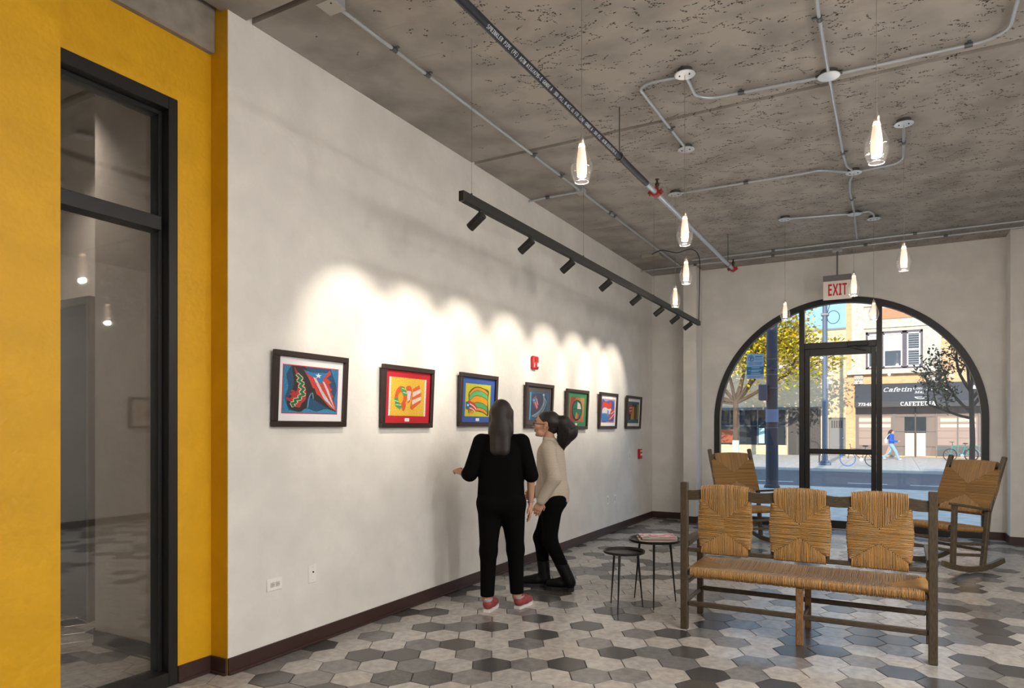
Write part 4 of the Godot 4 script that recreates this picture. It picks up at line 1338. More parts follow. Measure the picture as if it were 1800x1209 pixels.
func star(im: Image, c: Vector2, r: float, col: Color) -> void:
	var p := []
	for k in 10:
		var a := -PI / 2 + TAU * k / 10
		p.append(c + Vector2(cos(a), sin(a)) * (r if k % 2 == 0 else r * 0.42))
	fill_poly(im, p, col)

func picture(i: int, at: Vector3, turn: float, size: Vector2, label: String, mat_col: Color, area: Rect2, edge: Color, card: bool) -> void:
	var t := thing("framed_picture", label, "picture", at, turn, "framed pictures on the white wall" if i < 7 else "")
	var tilt := Transform3D(Basis(Vector3(1, 0, 0), 0.05), Vector3(0, -size.y / 2, 0.0))      # bottom on the wall, top leaning out
	var b := 0.038
	var mb := MB.new()
	mb.xf = tilt
	var w := size.x
	var h := size.y
	var d := 0.032
	var frame := mat("frame_wood", rgb(46, 32, 28), 0.38)
	mb.span(Vector3(-w / 2, 0, 0), Vector3(w / 2, b, d), 0.003)
	mb.span(Vector3(-w / 2, h - b, 0), Vector3(w / 2, h, d), 0.003)
	mb.span(Vector3(-w / 2, b, 0), Vector3(-w / 2 + b, h - b, d), 0.003)
	mb.span(Vector3(w / 2 - b, b, 0), Vector3(w / 2, h - b, d), 0.003)
	put("frame", mb, frame, t)
	mb = MB.new()
	mb.xf = tilt
	mb.span(Vector3(-w / 2 + b, b, 0.004), Vector3(w / 2 - b, h - b, 0.012))
	put("mat_board", mb, mat("mat_board_%d" % i, mat_col, 0.75), t)
	var iw := w - 2 * b
	var ih := h - 2 * b
	var x0 := -w / 2 + b + iw * area.position.x
	var x1 := x0 + iw * area.size.x
	var y1 := h - b - ih * area.position.y
	var y0 := y1 - ih * area.size.y
	if edge.a > 0:
		mb = MB.new()
		mb.xf = tilt
		mb.span(Vector3(x0 - 0.006, y0 - 0.006, 0.012), Vector3(x1 + 0.006, y1 + 0.006, 0.0128))
		put("inner_border", mb, mat("print_edge_%d" % i, edge, 0.7), t)
	mb = MB.new()
	mb.xf = tilt
	mb.span(Vector3(x0, y0, 0.012), Vector3(x1, y1, 0.0132))
	mb.quv(Vector3(x0, y0, 0.0136), Vector3(x1, y0, 0.0136), Vector3(x1, y1, 0.0136), Vector3(x0, y1, 0.0136), Vector3(0, 0, 1))
	var am := mat("print_%d" % i, rgb(226, 226, 226), 0.6)
	am.albedo_texture = tex(art(i))
	put("print", mb, am, t)
	if card:
		mb = MB.new()
		mb.xf = tilt
		var cx := -0.005
		mb.span(Vector3(cx - 0.028, b + 0.012, 0.012), Vector3(cx + 0.028, b + 0.038, 0.0136))
		put("caption_card", mb, mat("card_white", rgb(232, 230, 226), 0.7), t)
		mb = MB.new()
		mb.xf = tilt
		for k in 3:
			mb.span(Vector3(cx - 0.016, b + 0.018 + k * 0.006, 0.0136), Vector3(cx + 0.016, b + 0.0195 + k * 0.006, 0.0139))
		put("caption_print", mb, mat("caption_ink", rgb(120, 116, 112), 0.7), t)

func build_pictures() -> void:
	var S := Vector2(0.655, 0.487)
	var q := PI / 2
	var x := WX + 0.004
	picture(0, Vector3(x, 1.708, -3.313), q, S, "dark-framed picture of two red folded flags on blue, white mat", rgb(228, 226, 230), Rect2(0.075, 0.13, 0.84, 0.74), rgb(196, 40, 58), false)
	picture(1, Vector3(x, 1.702, -4.350), q, S, "dark-framed picture of orange ring shapes on yellow, red mat", rgb(176, 20, 38), Rect2(0.085, 0.13, 0.82, 0.735), Color(0, 0, 0, 0), true)
	picture(2, Vector3(x, 1.714, -5.410), q, S, "dark-framed picture of an orange and green banner, blue mat", rgb(52, 86, 158), Rect2(0.11, 0.135, 0.76, 0.735), Color(0, 0, 0, 0), true)
	picture(3, Vector3(x, 1.696, -6.665), q, S, "dark-framed picture of a flag and white curves on blue, charcoal mat", rgb(78, 74, 78), Rect2(0.1, 0.14, 0.8, 0.74), Color(0, 0, 0, 0), true)
	picture(4, Vector3(x, 1.680, -7.690), q, S, "dark-framed picture of a round green and white form, green mat", rgb(56, 124, 82), Rect2(0.12, 0.14, 0.76, 0.73), Color(0, 0, 0, 0), true)
	picture(5, Vector3(x, 1.686, -8.740), q, S, "dark-framed picture of a red, white and blue flag, white mat", rgb(232, 230, 228), Rect2(0.08, 0.12, 0.84, 0.76), rgb(222, 130, 140), false)
	picture(6, Vector3(x, 1.684, -9.780), q, S, "dark-framed picture of ochre and olive columns, white mat", rgb(226, 224, 220), Rect2(0.09, 0.12, 0.82, 0.76), rgb(200, 128, 116), false)
	picture(7, Vector3(3.046, 1.69, -6.62), -q, S, "dark-framed picture on the white side wall, mirrored in the glazing", rgb(216, 208, 200), Rect2(0.16, 0.2, 0.68, 0.6), Color(0, 0, 0, 0), false)

# ---------------------------------------------------------------- alarm, outlets, switches
func build_wall_fittings() -> void:
	var q := PI / 2
	var t := thing("alarm_strobe", "red fire alarm strobe above the charcoal-matted picture", "fire alarm", Vector3(WX, 2.162, -6.575), q)
	put("housing", MB.new().box(Vector3(0, 0, 0.022), Vector3(0.118, 0.145, 0.044), 0.012), mat("red_plastic"), t)
	put("strobe_lens", MB.new().box(Vector3(0.022, -0.025, 0.052), Vector3(0.05, 0.05, 0.024), 0.008), mat("clear_plastic", rgb(235, 236, 238), 0.15), t)
	var gr := MB.new()
	for k in 5:
		gr.span(Vector3(-0.045, 0.012 + k * 0.01, 0.0435), Vector3(-0.01, 0.016 + k * 0.01, 0.0455))
	put("sounder_grille", gr, mat("red_dark", rgb(120, 12, 18), 0.6), t)
	var le := TextMesh.new()
	le.text = "FIRE"
	le.font = font("Droid Sans", 700)
	le.font_size = 16
	le.pixel_size = 0.0013
	le.depth = 0.0008
	var lm := put("lettering", le, mat("white_plastic"), t)
	lm.transform = Transform3D(Basis(Vector3(0, 0, 1), -PI / 2), Vector3(-0.048, -0.03, 0.0445))
	t = thing("pull_station", "red fire alarm pull station low by the dim corner", "fire alarm", Vector3(WX, 1.052, -10.11), q)
	put("housing", MB.new().box(Vector3(0, 0, 0.02), Vector3(0.115, 0.15, 0.04), 0.006), mat("red_plastic"), t)
	put("handle", MB.new().box(Vector3(0, -0.01, 0.046), Vector3(0.08, 0.03, 0.014), 0.004), mat("white_plastic"), t)
	put("label_strip", MB.new().box(Vector3(0.0, 0.045, 0.041), Vector3(0.09, 0.02, 0.003)), mat("white_plastic"), t)
	# duplex outlet laid sideways
	t = thing("wall_outlet", "white duplex outlet laid sideways low on the white wall", "outlet", Vector3(WX, 0.468, -3.022), q)
	put("plate", MB.new().box(Vector3(0, 0, 0.003), Vector3(0.122, 0.078, 0.011), 0.004), mat("white_plastic"), t)
	for s in [-1, 1]:
		var r := put("receptacle", MB.new().box(Vector3(s * 0.02, 0, 0.009), Vector3(0.034, 0.032, 0.004), 0.0018), mat("outlet_grey", rgb(206, 203, 197), 0.4), t)
		var sl := MB.new()
		sl.span(Vector3(s * 0.02 - 0.008, 0.004, 0.0105), Vector3(s * 0.02 + 0.0, 0.0065, 0.0116))
		sl.span(Vector3(s * 0.02 - 0.008, -0.0065, 0.0105), Vector3(s * 0.02 + 0.0, -0.004, 0.0116))
		sl.rod(Vector3(s * 0.02 + 0.009, 0, 0.0105), Vector3(s * 0.02 + 0.009, 0, 0.0116), 0.003, 8)
		put("slots", sl, mat("dark_slot"), r)
	t = thing("data_plate", "white upright wall plate with a dark jack beside the sideways outlet", "wall plate", Vector3(WX, 0.475, -3.345), q)
	put("plate", MB.new().box(Vector3(0, 0, 0.003), Vector3(0.072, 0.122, 0.011), 0.004), mat("white_plastic"), t)
	put("jack", MB.new().lathe([Vector2(0, 0.012), Vector2(0.005, 0.012), Vector2(0.006, 0.004), Vector2(0.009, 0.004)], 12, Vector3(0, 0.012, 0.003), Basis(Vector3(1, 0, 0), Vector3(0, 0, 1), Vector3(0, -1, 0))), mat("dark_slot"), t)
	for s in [-1, 1]:
		put("screw", MB.new().rod(Vector3(0, s * 0.044, 0.005), Vector3(0, s * 0.044, 0.0094), 0.003, 8), mat("satin_nickel", rgb(196, 192, 186), 0.3, 0.8), t)
	for a in [[0.464, -8.79, "white outlet plate low on the white wall beyond the women"], [0.458, -9.065, "tall white outlet plate beside another low on the wall"], [1.042, -9.67, "white switch plate beside the red pull station"]]:
		t = thing("wall_plate", a[2], "wall plate", Vector3(WX, a[0], a[1]), q)
		put("plate", MB.new().box(Vector3(0, 0, 0.003), Vector3(0.085 if a[1] < -9 else 0.1, 0.12, 0.006), 0.0025), mat("white_plastic"), t)
		put("insert", MB.new().box(Vector3(0, 0, 0.007), Vector3(0.034, 0.068, 0.004), 0.0015), mat("insert_white", rgb(205, 203, 198), 0.35), t)

# ---------------------------------------------------------------- rush weaving
var straw := RandomNumberGenerator.new()
func straw_col(mb: MB) -> void:
	var k := straw.randf_range(0.78, 1.12)
	var c := Color(0.43 * k, 0.235 * k, 0.078 * k).lerp(Color(0.26, 0.17, 0.075), straw.randf() * 0.4)
	mb.col = c
func strand(mb: MB, pts: Array, r: float) -> void:
	straw_col(mb)
	var p := PackedVector3Array()
	for q in pts:
		p.append(q + Vector3(straw.randf_range(-1, 1), straw.randf_range(-1, 1), straw.randf_range(-1, 1)) * 0.0012)
	mb.tube(p, r * straw.randf_range(0.75, 1.0), 5, -1.0, false)
# a back panel woven round a top rail, a bottom rail and two side slats; local x across, y up, z out of the face
func rush_panel(mb: MB, a: float, hw: float, y0: float, y1: float, t: float, pitch := 0.0088) -> void:
	var ct := y1 - 0.095
	var cb := y0 + 0.055
	var yc := (ct + cb) / 2.0
	var at := minf(ct - 0.4 * (ct - cb), yc + 0.05)
	var ab := maxf(cb + 0.33 * (ct - cb), yc - 0.09)
	ab = minf(ab, at - 0.03)
	var r := pitch * 0.58
	var n := int(2 * a / pitch)
	for i in n + 1:
		var x := -a + 2 * a * i / n
		var k := absf(x) / a
		var ye := lerpf(at, ct, k)
		var yb := lerpf(ab, cb, k)
		var hump := 0.012 * (1 - k * k)
		strand(mb, [Vector3(x * 0.985, ye, t * 0.8), Vector3(x, (ye + y1) / 2, t * 1.05), Vector3(x, y1 - 0.015, t * 1.08), Vector3(x, y1 + hump, t * 0.6), Vector3(x, y1 + hump + 0.003, 0), Vector3(x, y1 + hump, -t * 0.6), Vector3(x, y1 - 0.015, -t * 1.08), Vector3(x * 0.985, ye, -t * 0.8)], r)
		strand(mb, [Vector3(x * 0.985, yb, t * 0.8), Vector3(x, (yb + y0) / 2, t), Vector3(x, y0 + 0.008, t), Vector3(x, y0 - 0.004, 0), Vector3(x, y0 + 0.008, -t), Vector3(x * 0.985, yb, -t * 0.8)], r)
	var m := int((ct - cb) / pitch)
	for i in m + 1:
		var y := lerpf(cb, ct, float(i) / m)
		var inner := -0.003
		if y > at:
			inner = a * (y - at) / (ct - at)
		elif y < ab:
			inner = a * (ab - y) / (ab - cb)
		var bow := hw - 0.012 * absf(2.0 * i / m - 1.0)
		for s in [-1.0, 1.0]:
			strand(mb, [Vector3(s * inner, y, t * 0.78), Vector3(s * lerpf(inner, bow, 0.5), y + 0.001, t * 0.98), Vector3(s * (bow - 0.008), y, t * 0.95), Vector3(s * bow, y, 0), Vector3(s * (bow - 0.008), y, -t * 0.95), Vector3(s * inner, y, -t * 0.78)], r)
# a seat woven round its four rails; x across, z from 0 at the rear rail to -d at the front rail
func rush_seat(mb: MB, hw: float, d: float, y: float, pitch := 0.009) -> void:
	var r := pitch * 0.58
	var n := int(2 * hw / pitch)
	for i in n + 1:
		var x := -hw + 2 * hw * i / n
		var reach := minf(d / 2, hw - absf(x))
		if reach < 0.01:
			continue
		var dip := 0.022 * reach / (d / 2)
		for s in [0, 1]:
			var f := 1.0 if s == 0 else -1.0
			var z0 := 0.0 if s == 0 else -d
			strand(mb, [Vector3(x, y - 0.05, z0 - f * 0.03), Vector3(x, y - 0.062, z0 + f * 0.006), Vector3(x, y - 0.04, z0 + f * 0.027), Vector3(x, y - 0.012, z0 + f * 0.024), Vector3(x, y, z0 + f * 0.004), Vector3(x, y - 0.004 - dip * 0.3, z0 - f * minf(reach, 0.06)), Vector3(x, y - 0.008 - dip, z0 - f * reach)], r)
	var m := int(d / pitch)
	for i in m + 1:
		var z := -d * i / m
		var reach := minf(d / 2, minf(-z, d + z))
		for s in [-1.0, 1.0]:
			strand(mb, [Vector3(s * (hw - 0.02), y - 0.055, z), Vector3(s * (hw + 0.004), y - 0.05, z), Vector3(s * (hw + 0.014), y - 0.025, z), Vector3(s * (hw + 0.002), y - 0.003, z), Vector3(s * (hw - reach), y - 0.008 - 0.022 * reach / (d / 2), z)], r)
func rush_mat() -> StandardMaterial3D:
	var m := mat("rush", Color(1, 1, 1), 0.38)
	m.vertex_color_use_as_albedo = true
	return m

# ---------------------------------------------------------------- bench seen from behind
func build_bench() -> void:
	straw.seed = 12
	var t := thing("bench", "long dark wood bench with three woven rush back panels facing the window", "bench", Vector3(-0.55, 0, -4.925))
	var hw := 0.793
	var wy := mat("bench_wood_y")
	var wx := mat("bench_wood_x")
	var wz := mat("bench_wood_z")
	for s in [-1.0, 1.0]:
		put("rear_post", MB.new().box(Vector3(s * (hw - 0.025), 0.532, 0), Vector3(0.05, 1.064, 0.05), 0.004), wy, t)
		put("front_leg", MB.new().box(Vector3(s * (hw - 0.022), 0.315, -0.475), Vector3(0.044, 0.63, 0.044), 0.004), wy, t)
		# arm with a dished lower edge
		var arm := PackedVector2Array([Vector2(-0.52, 0.625), Vector2(-0.02, 0.60), Vector2(-0.02, 0.635), Vector2(-0.25, 0.648), Vector2(-0.53, 0.652)])
		put("arm", MB.new().prism(arm, 0.06, Transform3D(Basis(Vector3(0, 0, 1), Vector3(0, 1, 0), Vector3(-1, 0, 0)), Vector3(s * (hw - 0.025) + 0.03, 0, 0))), wz, t)
		for y in [0.19, 0.325]:
			put("side_stretcher", MB.new().bar(Vector3(s * (hw - 0.025), y, -0.02), Vector3(s * (hw - 0.025), y, -0.46), 0.02, 0.032, 0.005), wz, t)
	put("middle_leg", MB.new().box(Vector3(0.006, 0.19, 0), Vector3(0.046, 0.38, 0.04), 0.004), mat("pale_wood_y"), t, Vector3.ZERO, "paler brown middle leg")
	put("middle_leg", MB.new().box(Vector3(0.012, 0.19, -0.455), Vector3(0.042, 0.38, 0.04), 0.004), mat("pale_wood_y"), t, Vector3.ZERO, "paler brown middle leg")
	put("middle_stretcher", MB.new().bar(Vector3(0.012, 0.15, -0.02), Vector3(0.012, 0.15, -0.44), 0.02, 0.03, 0.005), wz, t)
	# top rail with a raised swell under each panel
	var rail := PackedVector2Array()
	var n := 48
	for i in n + 1:
		var x := lerpf(-hw + 0.05, hw - 0.05, float(i) / n)
		rail.append(Vector2(x, 1.022 + 0.016 * cos((x / 0.486) * TAU)))
	for i in n + 1:
		var x := lerpf(hw - 0.05, -hw + 0.05, float(i) / n)
		rail.append(Vector2(x, 0.945 + 0.008 * cos((x / 0.486) * TAU)))
	put("top_rail", MB.new().prism(rail, 0.028, Transform3D(Basis(), Vector3(0, 0, -0.014))), wx, t)
	put("lower_back_rail", MB.new().box(Vector3(0, 0.578, 0), Vector3(2 * hw - 0.1, 0.03, 0.026), 0.005), wx, t)
	put("rear_stretcher", MB.new().box(Vector3(0, 0.19, 0.0), Vector3(2 * hw - 0.1, 0.036, 0.022), 0.006), wx, t)
	put("front_stretcher", MB.new().box(Vector3(0, 0.20, -0.475), Vector3(2 * hw - 0.09, 0.036, 0.022), 0.006), wx, t)
	put("rear_seat_rail", MB.new().box(Vector3(0, 0.41, 0.0), Vector3(2 * hw - 0.1, 0.035, 0.03), 0.006), wx, t)
	put("front_seat_rail", MB.new().box(Vector3(0, 0.41, -0.475), Vector3(2 * hw - 0.09, 0.035, 0.03), 0.006), wx, t)
	var rm := rush_mat()
	for c in [[-0.483, 0.157, 0.187], [0.006, 0.158, 0.193], [0.477, 0.157, 0.190]]:
		for s in [-1.0, 1.0]:
			put("back_slat", MB.new().box(Vector3(c[0] + s * (c[2] - 0.02), 0.76, 0), Vector3(0.02, 0.37, 0.016), 0.003), wy, t)
		var mb := MB.new()
		mb.xf.origin = Vector3(c[0], 0, 0)
		rush_panel(mb, c[1], c[2], 0.562, 1.036, 0.024)
		var p := put("woven_back_panel", mb, rm, t, Vector3.ZERO, "golden brown rush panel woven in four triangles")
	var st := MB.new()
	rush_seat(st, hw - 0.055, 0.475, 0.446)
	put("woven_seat", st, rm, t, Vector3.ZERO, "golden brown woven rush seat")

# ---------------------------------------------------------------- rocking chairs
func rocking_chair(label: String, at: Vector3, turn: float, rock: float) -> void:
	var t := thing("rocking_chair", label, "rocking chair", at, turn)
	var R := 1.25
	var tip := Transform3D(Basis(), Vector3(0, R, 0)) * Transform3D(Basis(Vector3(1, 0, 0), rock), Vector3.ZERO) * Transform3D(Basis(), Vector3(0, -R, 0))
	var wy := mat("chair_wood_y")
	var wz := mat("chair_wood_z")
	var wx := mat("chair_wood_x")
	var hw := 0.29
	var lean := 0.17
	for s in [-1.0, 1.0]:
		var x: float = s * hw
		# rocker: a curved runner cut from a plank
		var pts := PackedVector2Array()
		for i in 21:
			var a := lerpf(-0.30, 0.42, i / 20.0)
			pts.append(Vector2(sin(a) * R, R - cos(a) * R))
		for i in 21:
			var a := lerpf(0.42, -0.30, i / 20.0)
			var th := 0.05 if a > 0.40 or a < -0.28 else 0.055
			pts.append(Vector2(sin(a) * (R - th), R - cos(a) * (R - th)))
		var mb := MB.new()
		mb.xf = tip
		mb.prism(pts, 0.034, Transform3D(Basis(Vector3(0, 0, 1), Vector3(0, 1, 0), Vector3(-1, 0, 0)), Vector3(x + 0.017, 0, 0)))
		put("rocker", mb, wz, t)
		mb = MB.new()
		mb.xf = tip
		mb.bar(Vector3(x, 0.05, -0.22), Vector3(x, 0.66, -0.25), 0.042, 0.046, 0.004, Vector3(0, 0, 1))
		put("front_leg", mb, wy, t)
		mb = MB.new()
		mb.xf = tip
		mb.bar(Vector3(x, 0.05, 0.2), Vector3(x, 0.62, 0.235), 0.042, 0.046, 0.004, Vector3(0, 0, 1))
		mb.bar(Vector3(x, 0.60, 0.233), Vector3(x, 1.19, 0.235 + lean * 1.11), 0.042, 0.042, 0.004, Vector3(0, 0, 1))
		put("back_post", mb, wy, t)
		mb = MB.new()
		mb.xf = tip
		mb.bar(Vector3(x, 0.672, -0.30), Vector3(x, 0.635, 0.25), 0.062, 0.026, 0.006)
		put("arm", mb, wz, t)
		for y in [0.17, 0.28]:
			mb = MB.new()
			mb.xf = tip
			mb.bar(Vector3(x, y, -0.22), Vector3(x, y, 0.21), 0.02, 0.03, 0.005)
			put("side_stretcher", mb, wz, t)
	for a in [[0.2, -0.22, 0.03], [0.3, -0.225, 0.03], [0.22, 0.21, 0.03], [0.425, -0.24, 0.034], [0.425, 0.215, 0.034], [0.585, 0.238, 0.03], [1.10, 0.39, 0.05]]:
		var mb := MB.new()
		mb.xf = tip
		mb.box(Vector3(0, a[0], a[1]), Vector3(hw * 2, a[2], 0.024), 0.005)
		put("top_rail" if a[0] > 1 else ("seat_rail" if a[2] == 0.034 else "stretcher"), mb, wx, t)
	var rm := rush_mat()
	var mb := MB.new()
	var k := atan2(lean, 0.53)
	mb.xf = tip * Transform3D(Basis(Vector3(1, 0, 0), k), Vector3(0, 0.6, 0.236))
	rush_panel(mb, 0.235, 0.315, -0.015, 0.555, 0.026, 0.0095)
	put("woven_back", mb, rm, t, Vector3.ZERO, "golden brown woven rush back")
	mb = MB.new()
	mb.xf = tip * Transform3D(Basis(), Vector3(0, 0, 0.215))
	rush_seat(mb, hw - 0.03, 0.455, 0.455, 0.0095)
	put("woven_seat", mb, rm, t, Vector3.ZERO, "golden brown woven rush seat")
func build_rockers() -> void:
	rocking_chair("rush rocking chair tipped back beside the right pier of the arch", Vector3(0.52, 0, -8.5), deg_to_rad(139.0), 0.09)
	rocking_chair("rush rocking chair mostly hidden behind the bench by the dim corner", Vector3(-1.62, 0, -9.02), deg_to_rad(222.0), 0.05)

# ---------------------------------------------------------------- two nesting tray tables and the books
func tray_table(called_label: String, at: Vector3, r: float, h: float, feet: Array) -> void:
	var t := thing("side_table", called_label, "side table", at, 0.0)
	var bm := mat("tray_black", rgb(40, 36, 34), 0.35, 0.3)
	put("tray", MB.new().lathe([Vector2(0, h - 0.016), Vector2(r - 0.012, h - 0.016), Vector2(r - 0.002, h - 0.012), Vector2(r, h + 0.006), Vector2(r - 0.004, h + 0.007), Vector2(r - 0.01, h - 0.008), Vector2(r - 0.016, h - 0.01), Vector2(0, h - 0.01)], 40), bm, t)
	for f in feet:
		var ft := Vector3(f.x, 0, f.z)
		var tp := Vector3(f.x * 0.72, h - 0.014, f.z * 0.72)
		put("leg", MB.new().rod(tp, ft, 0.0105, 10, 0.0045), mat("leg_black", rgb(26, 24, 24), 0.45, 0.2), t)
func build_tables() -> void:
	var c := Vector3(-1.895, 0, -5.245)
	tray_table("smaller low round black tray table with three thin legs", c, 0.168, 0.462, [Vector3(-2.041, 0, -5.333) - c, Vector3(-1.876, 0, -5.05) - c, Vector3(-1.77, 0, -5.341) - c])
	c = Vector3(-1.725, 0, -5.52)
	tray_table("larger taller round black tray table carrying books", c, 0.218, 0.532, [Vector3(-1.93, 0, -5.60) - c, Vector3(-1.667, 0, -5.30) - c, Vector3(-1.587, 0, -5.651) - c])
	# two books on the larger tray
	var cov := Image.create(256, 192, false, Image.FORMAT_RGBA8)
	cov.fill(rgb(216, 206, 210))
	var rng := RandomNumberGenerator.new()
	rng.seed = 8
	for k in 34:
		var p := Vector2(rng.randf(), rng.randf())
		var s := rng.randf_range(0.05, 0.16)
		var pts := []
		for j in 7:
			var a := TAU * j / 7
			pts.append(p + Vector2(cos(a), sin(a)) * s * rng.randf_range(0.5, 1.2))
		fill_poly(cov, smooth(pts, 3), [rgb(204, 40, 62), rgb(232, 226, 226), rgb(190, 64, 84), rgb(84, 84, 104), rgb(236, 214, 204)][k % 5])
	var ct := tex(cov)
	for b in 2:
		var y: float = 0.523 + b * 0.0205
		var t := thing("book", ["thick hardback book lying at the bottom on the larger tray table", "hardback book with red and white blotched cover on top"][b], "book", Vector3(-1.71 + b * 0.008, y, -5.515), deg_to_rad(24.0 + b * 3.0))
		var w := 0.31 - b * 0.02
		var d := 0.22 - b * 0.012
		put("pages", MB.new().box(Vector3(0.002, 0.01, 0), Vector3(w - 0.008, 0.014, d - 0.008)), mat("book_pages", rgb(222, 212, 196), 0.8), t)
		var mb := MB.new()
		mb.box(Vector3(0, 0.0015, 0), Vector3(w, 0.003, d), 0.0006)
		mb.box(Vector3(-w / 2 + 0.0015, 0.01, 0), Vector3(0.003, 0.02, d), 0.0006)
		put("cover", mb, mat("book_cloth_%d" % b, [rgb(96, 66, 48), rgb(70, 48, 42)][b], 0.6), t)
		mb = MB.new()
		mb.box(Vector3(0, 0.0185, 0), Vector3(w, 0.0026, d), 0.0006)
		mb.quv(Vector3(-w / 2, 0.0201, d / 2), Vector3(w / 2, 0.0201, d / 2), Vector3(w / 2, 0.0201, -d / 2), Vector3(-w / 2, 0.0201, -d / 2), Vector3.UP)
		var m := mat("book_front", Color(1, 1, 1), 0.4)
		m.albedo_texture = ct
		put("front_board", mb, m, t)
		mb = MB.new()
		for k in 5:
			mb.box(Vector3(-w / 2 - 0.0003, 0.01, -d / 2 + d * (0.14 + 0.18 * k)), Vector3(0.0012, 0.013, d * 0.1))
		put("spine_panels", mb, mat("spine_gold", rgb(190, 150, 100), 0.5), t)

# ---------------------------------------------------------------- the street outside
const ZF := -46.63
func fz(u: float, v: float, out := 0.0) -> Vector3:
	return px_z(u, v, ZF + out)
func brick_texture(a: Color, b: Color, mortar: Color, sd: int) -> ImageTexture:
	var im := Image.create(256, 256, false, Image.FORMAT_RGB8)
	im.fill(mortar)
	var rng := RandomNumberGenerator.new()
	rng.seed = sd
	for r in 16:
		for c in 9:
			var x := c * 32 - (16 if r % 2 else 0)
			im.fill_rect(Rect2i(x, r * 16, 30, 14), a.lerp(b, rng.randf()))
	return tex(im)
func slab(called: String, label: String, cat: String, a: Vector3, b: Vector3, m: Material) -> Node3D:
	return struct_(called, label, cat, MB.new().span(a, b), m)
# a flat rectangle on the far facade between two pixels, pushed out by o and d thick
func face(mb: MB, u0: float, v0: float, u1: float, v1: float, o: float, d: float) -> MB:
	var a := fz(u0, v0)
	var b := fz(u1, v1)
	return mb.span(Vector3(a.x, a.y, ZF + o - d), Vector3(b.x, b.y, ZF + o))
func rect(mb: MB, x0: float, y0: float, x1: float, y1: float, o: float, d: float) -> MB:
	return mb.span(Vector3(x0, y0, ZF + o - d), Vector3(x1, y1, ZF + o))

func build_street() -> void:
	var asphalt := grain(mat("asphalt", rgb(92, 94, 100), 0.85), t_mottle, Vector3.ONE * 0.4, true)
	var pave := grain(mat("pavement", rgb(206, 198, 187), 0.9), t_mottle, Vector3.ONE * 0.3, true)
	slab("sidewalk", "shaded concrete sidewalk just outside the arched window", "sidewalk", Vector3(-40, -0.6, BZ - 0.28), Vector3(40, -0.15, -20.3), pave)
	slab("road", "shaded asphalt street beyond the arched window", "road", Vector3(-60, -0.8, -20.3), Vector3(60, ROADY, -32.0), asphalt)
	var fs := struct_("sidewalk", "sunlit concrete sidewalk across the street", "sidewalk", MB.new().span(Vector3(-60, -0.8, -32.25), Vector3(60, FARY - 0.012, -70)), mat("pavement_joint", rgb(150, 142, 132), 0.9))
	for i in 16:
		for j in 4:
			var x := -14.0 + i * 1.5
			var z := -32.26 - j * 3.6
			put("paving_slab", MB.new().span(Vector3(x, FARY - 0.1, z), Vector3(x + 1.485, FARY, z - 3.585), 0.004), pave, fs)
	slab("kerb", "pale kerb along the far sidewalk", "kerb", Vector3(-60, -0.7, -32.0), Vector3(60, FARY, -32.25), mat("kerb_stone", rgb(206, 200, 188), 0.85))
	for a in [[1490, 849, 1560, "white lane dash on the road seen through the glazed door"], [1325, 844, 1398, "white lane dash on the road behind the thick pole"], [1600, 853, 1680, "white lane dash on the road beside the slender dark tree"]]:
		var p := px_y(a[0], a[1], ROADY)
		var q := px_y(a[2], a[1] + 0.5, ROADY)
		var o := put("lane_marking", MB.new().span(Vector3(p.x, ROADY - 0.01, p.z - 0.08), Vector3(q.x, ROADY + 0.004, p.z + 0.08)), mat("road_paint", rgb(206, 208, 210), 0.8))
		tag(o, a[3], "road marking", "white lane dashes")
	far_buildings()
	street_furniture()
	trees()
	bikes()
	walker()

func sash_window(parent: Node, x0: float, y0: float, x1: float, y1: float, blinds: bool) -> void:
	var w := Node3D.new()
	w.name = "sash_window"
	parent.add_child(w, true)
	var white := mat("sash_white", rgb(236, 236, 238), 0.5)
	var mb := MB.new()
	var t := 0.07
	rect(mb, x0, y0, x1, y0 + t, 0.06, 0.08)
	rect(mb, x0, y1 - t, x1, y1, 0.06, 0.08)
	rect(mb, x0, y0, x0 + t, y1, 0.06, 0.08)
	rect(mb, x1 - t, y0, x1, y1, 0.06, 0.08)
	var ym := (y0 + y1) / 2
	rect(mb, x0, ym - 0.03, x1, ym + 0.03, 0.05, 0.08)
	put("sash_frame", mb, white, w)
	for part in [[y0 + t, ym - 0.03], [ym + 0.03, y1 - t]]:
		mb = MB.new()
		rect(mb, x0 + t, part[0], x1 - t, part[1], 0.03, 0.006)
		put("pane", mb, mat("lobby_pane"), w)
	put("painted_dark_backing", rect(MB.new(), x0 + 0.02, y0 + 0.02, x1 - 0.02, y1 - 0.02, -0.022, 0.006), mat("painted_room_shade", rgb(58, 60, 64), 0.8), w)  # dark panel colour stands in for the shade of the unlit room
	var cloth := mat("window_cloth", rgb(206, 205, 202), 0.8)
	if blinds:
		var n := 14
		mb = MB.new()
		for i in n:
			var y := lerpf(y0 + t, y1 - t, float(i) / n)
			mb.box(Vector3((x0 + x1) / 2, y + 0.06, ZF), Vector3(x1 - x0 - 2 * t, 0.01, 0.05), 0.0, Basis(Vector3(1, 0, 0), 0.5))
		put("blind", mb, cloth, w)
	else:
		mb = MB.new()
		var m := 16
		for i in m:
			var x := lerpf(x0 + t, x1 - t, (i + 0.5) / m)
			mb.rod(Vector3(x, ym, ZF - 0.01), Vector3(x, y1 - t, ZF - 0.01), minf(0.03, (x1 - x0 - 2 * t) / m * 0.56), 8)
		put("curtain", mb, cloth, w)

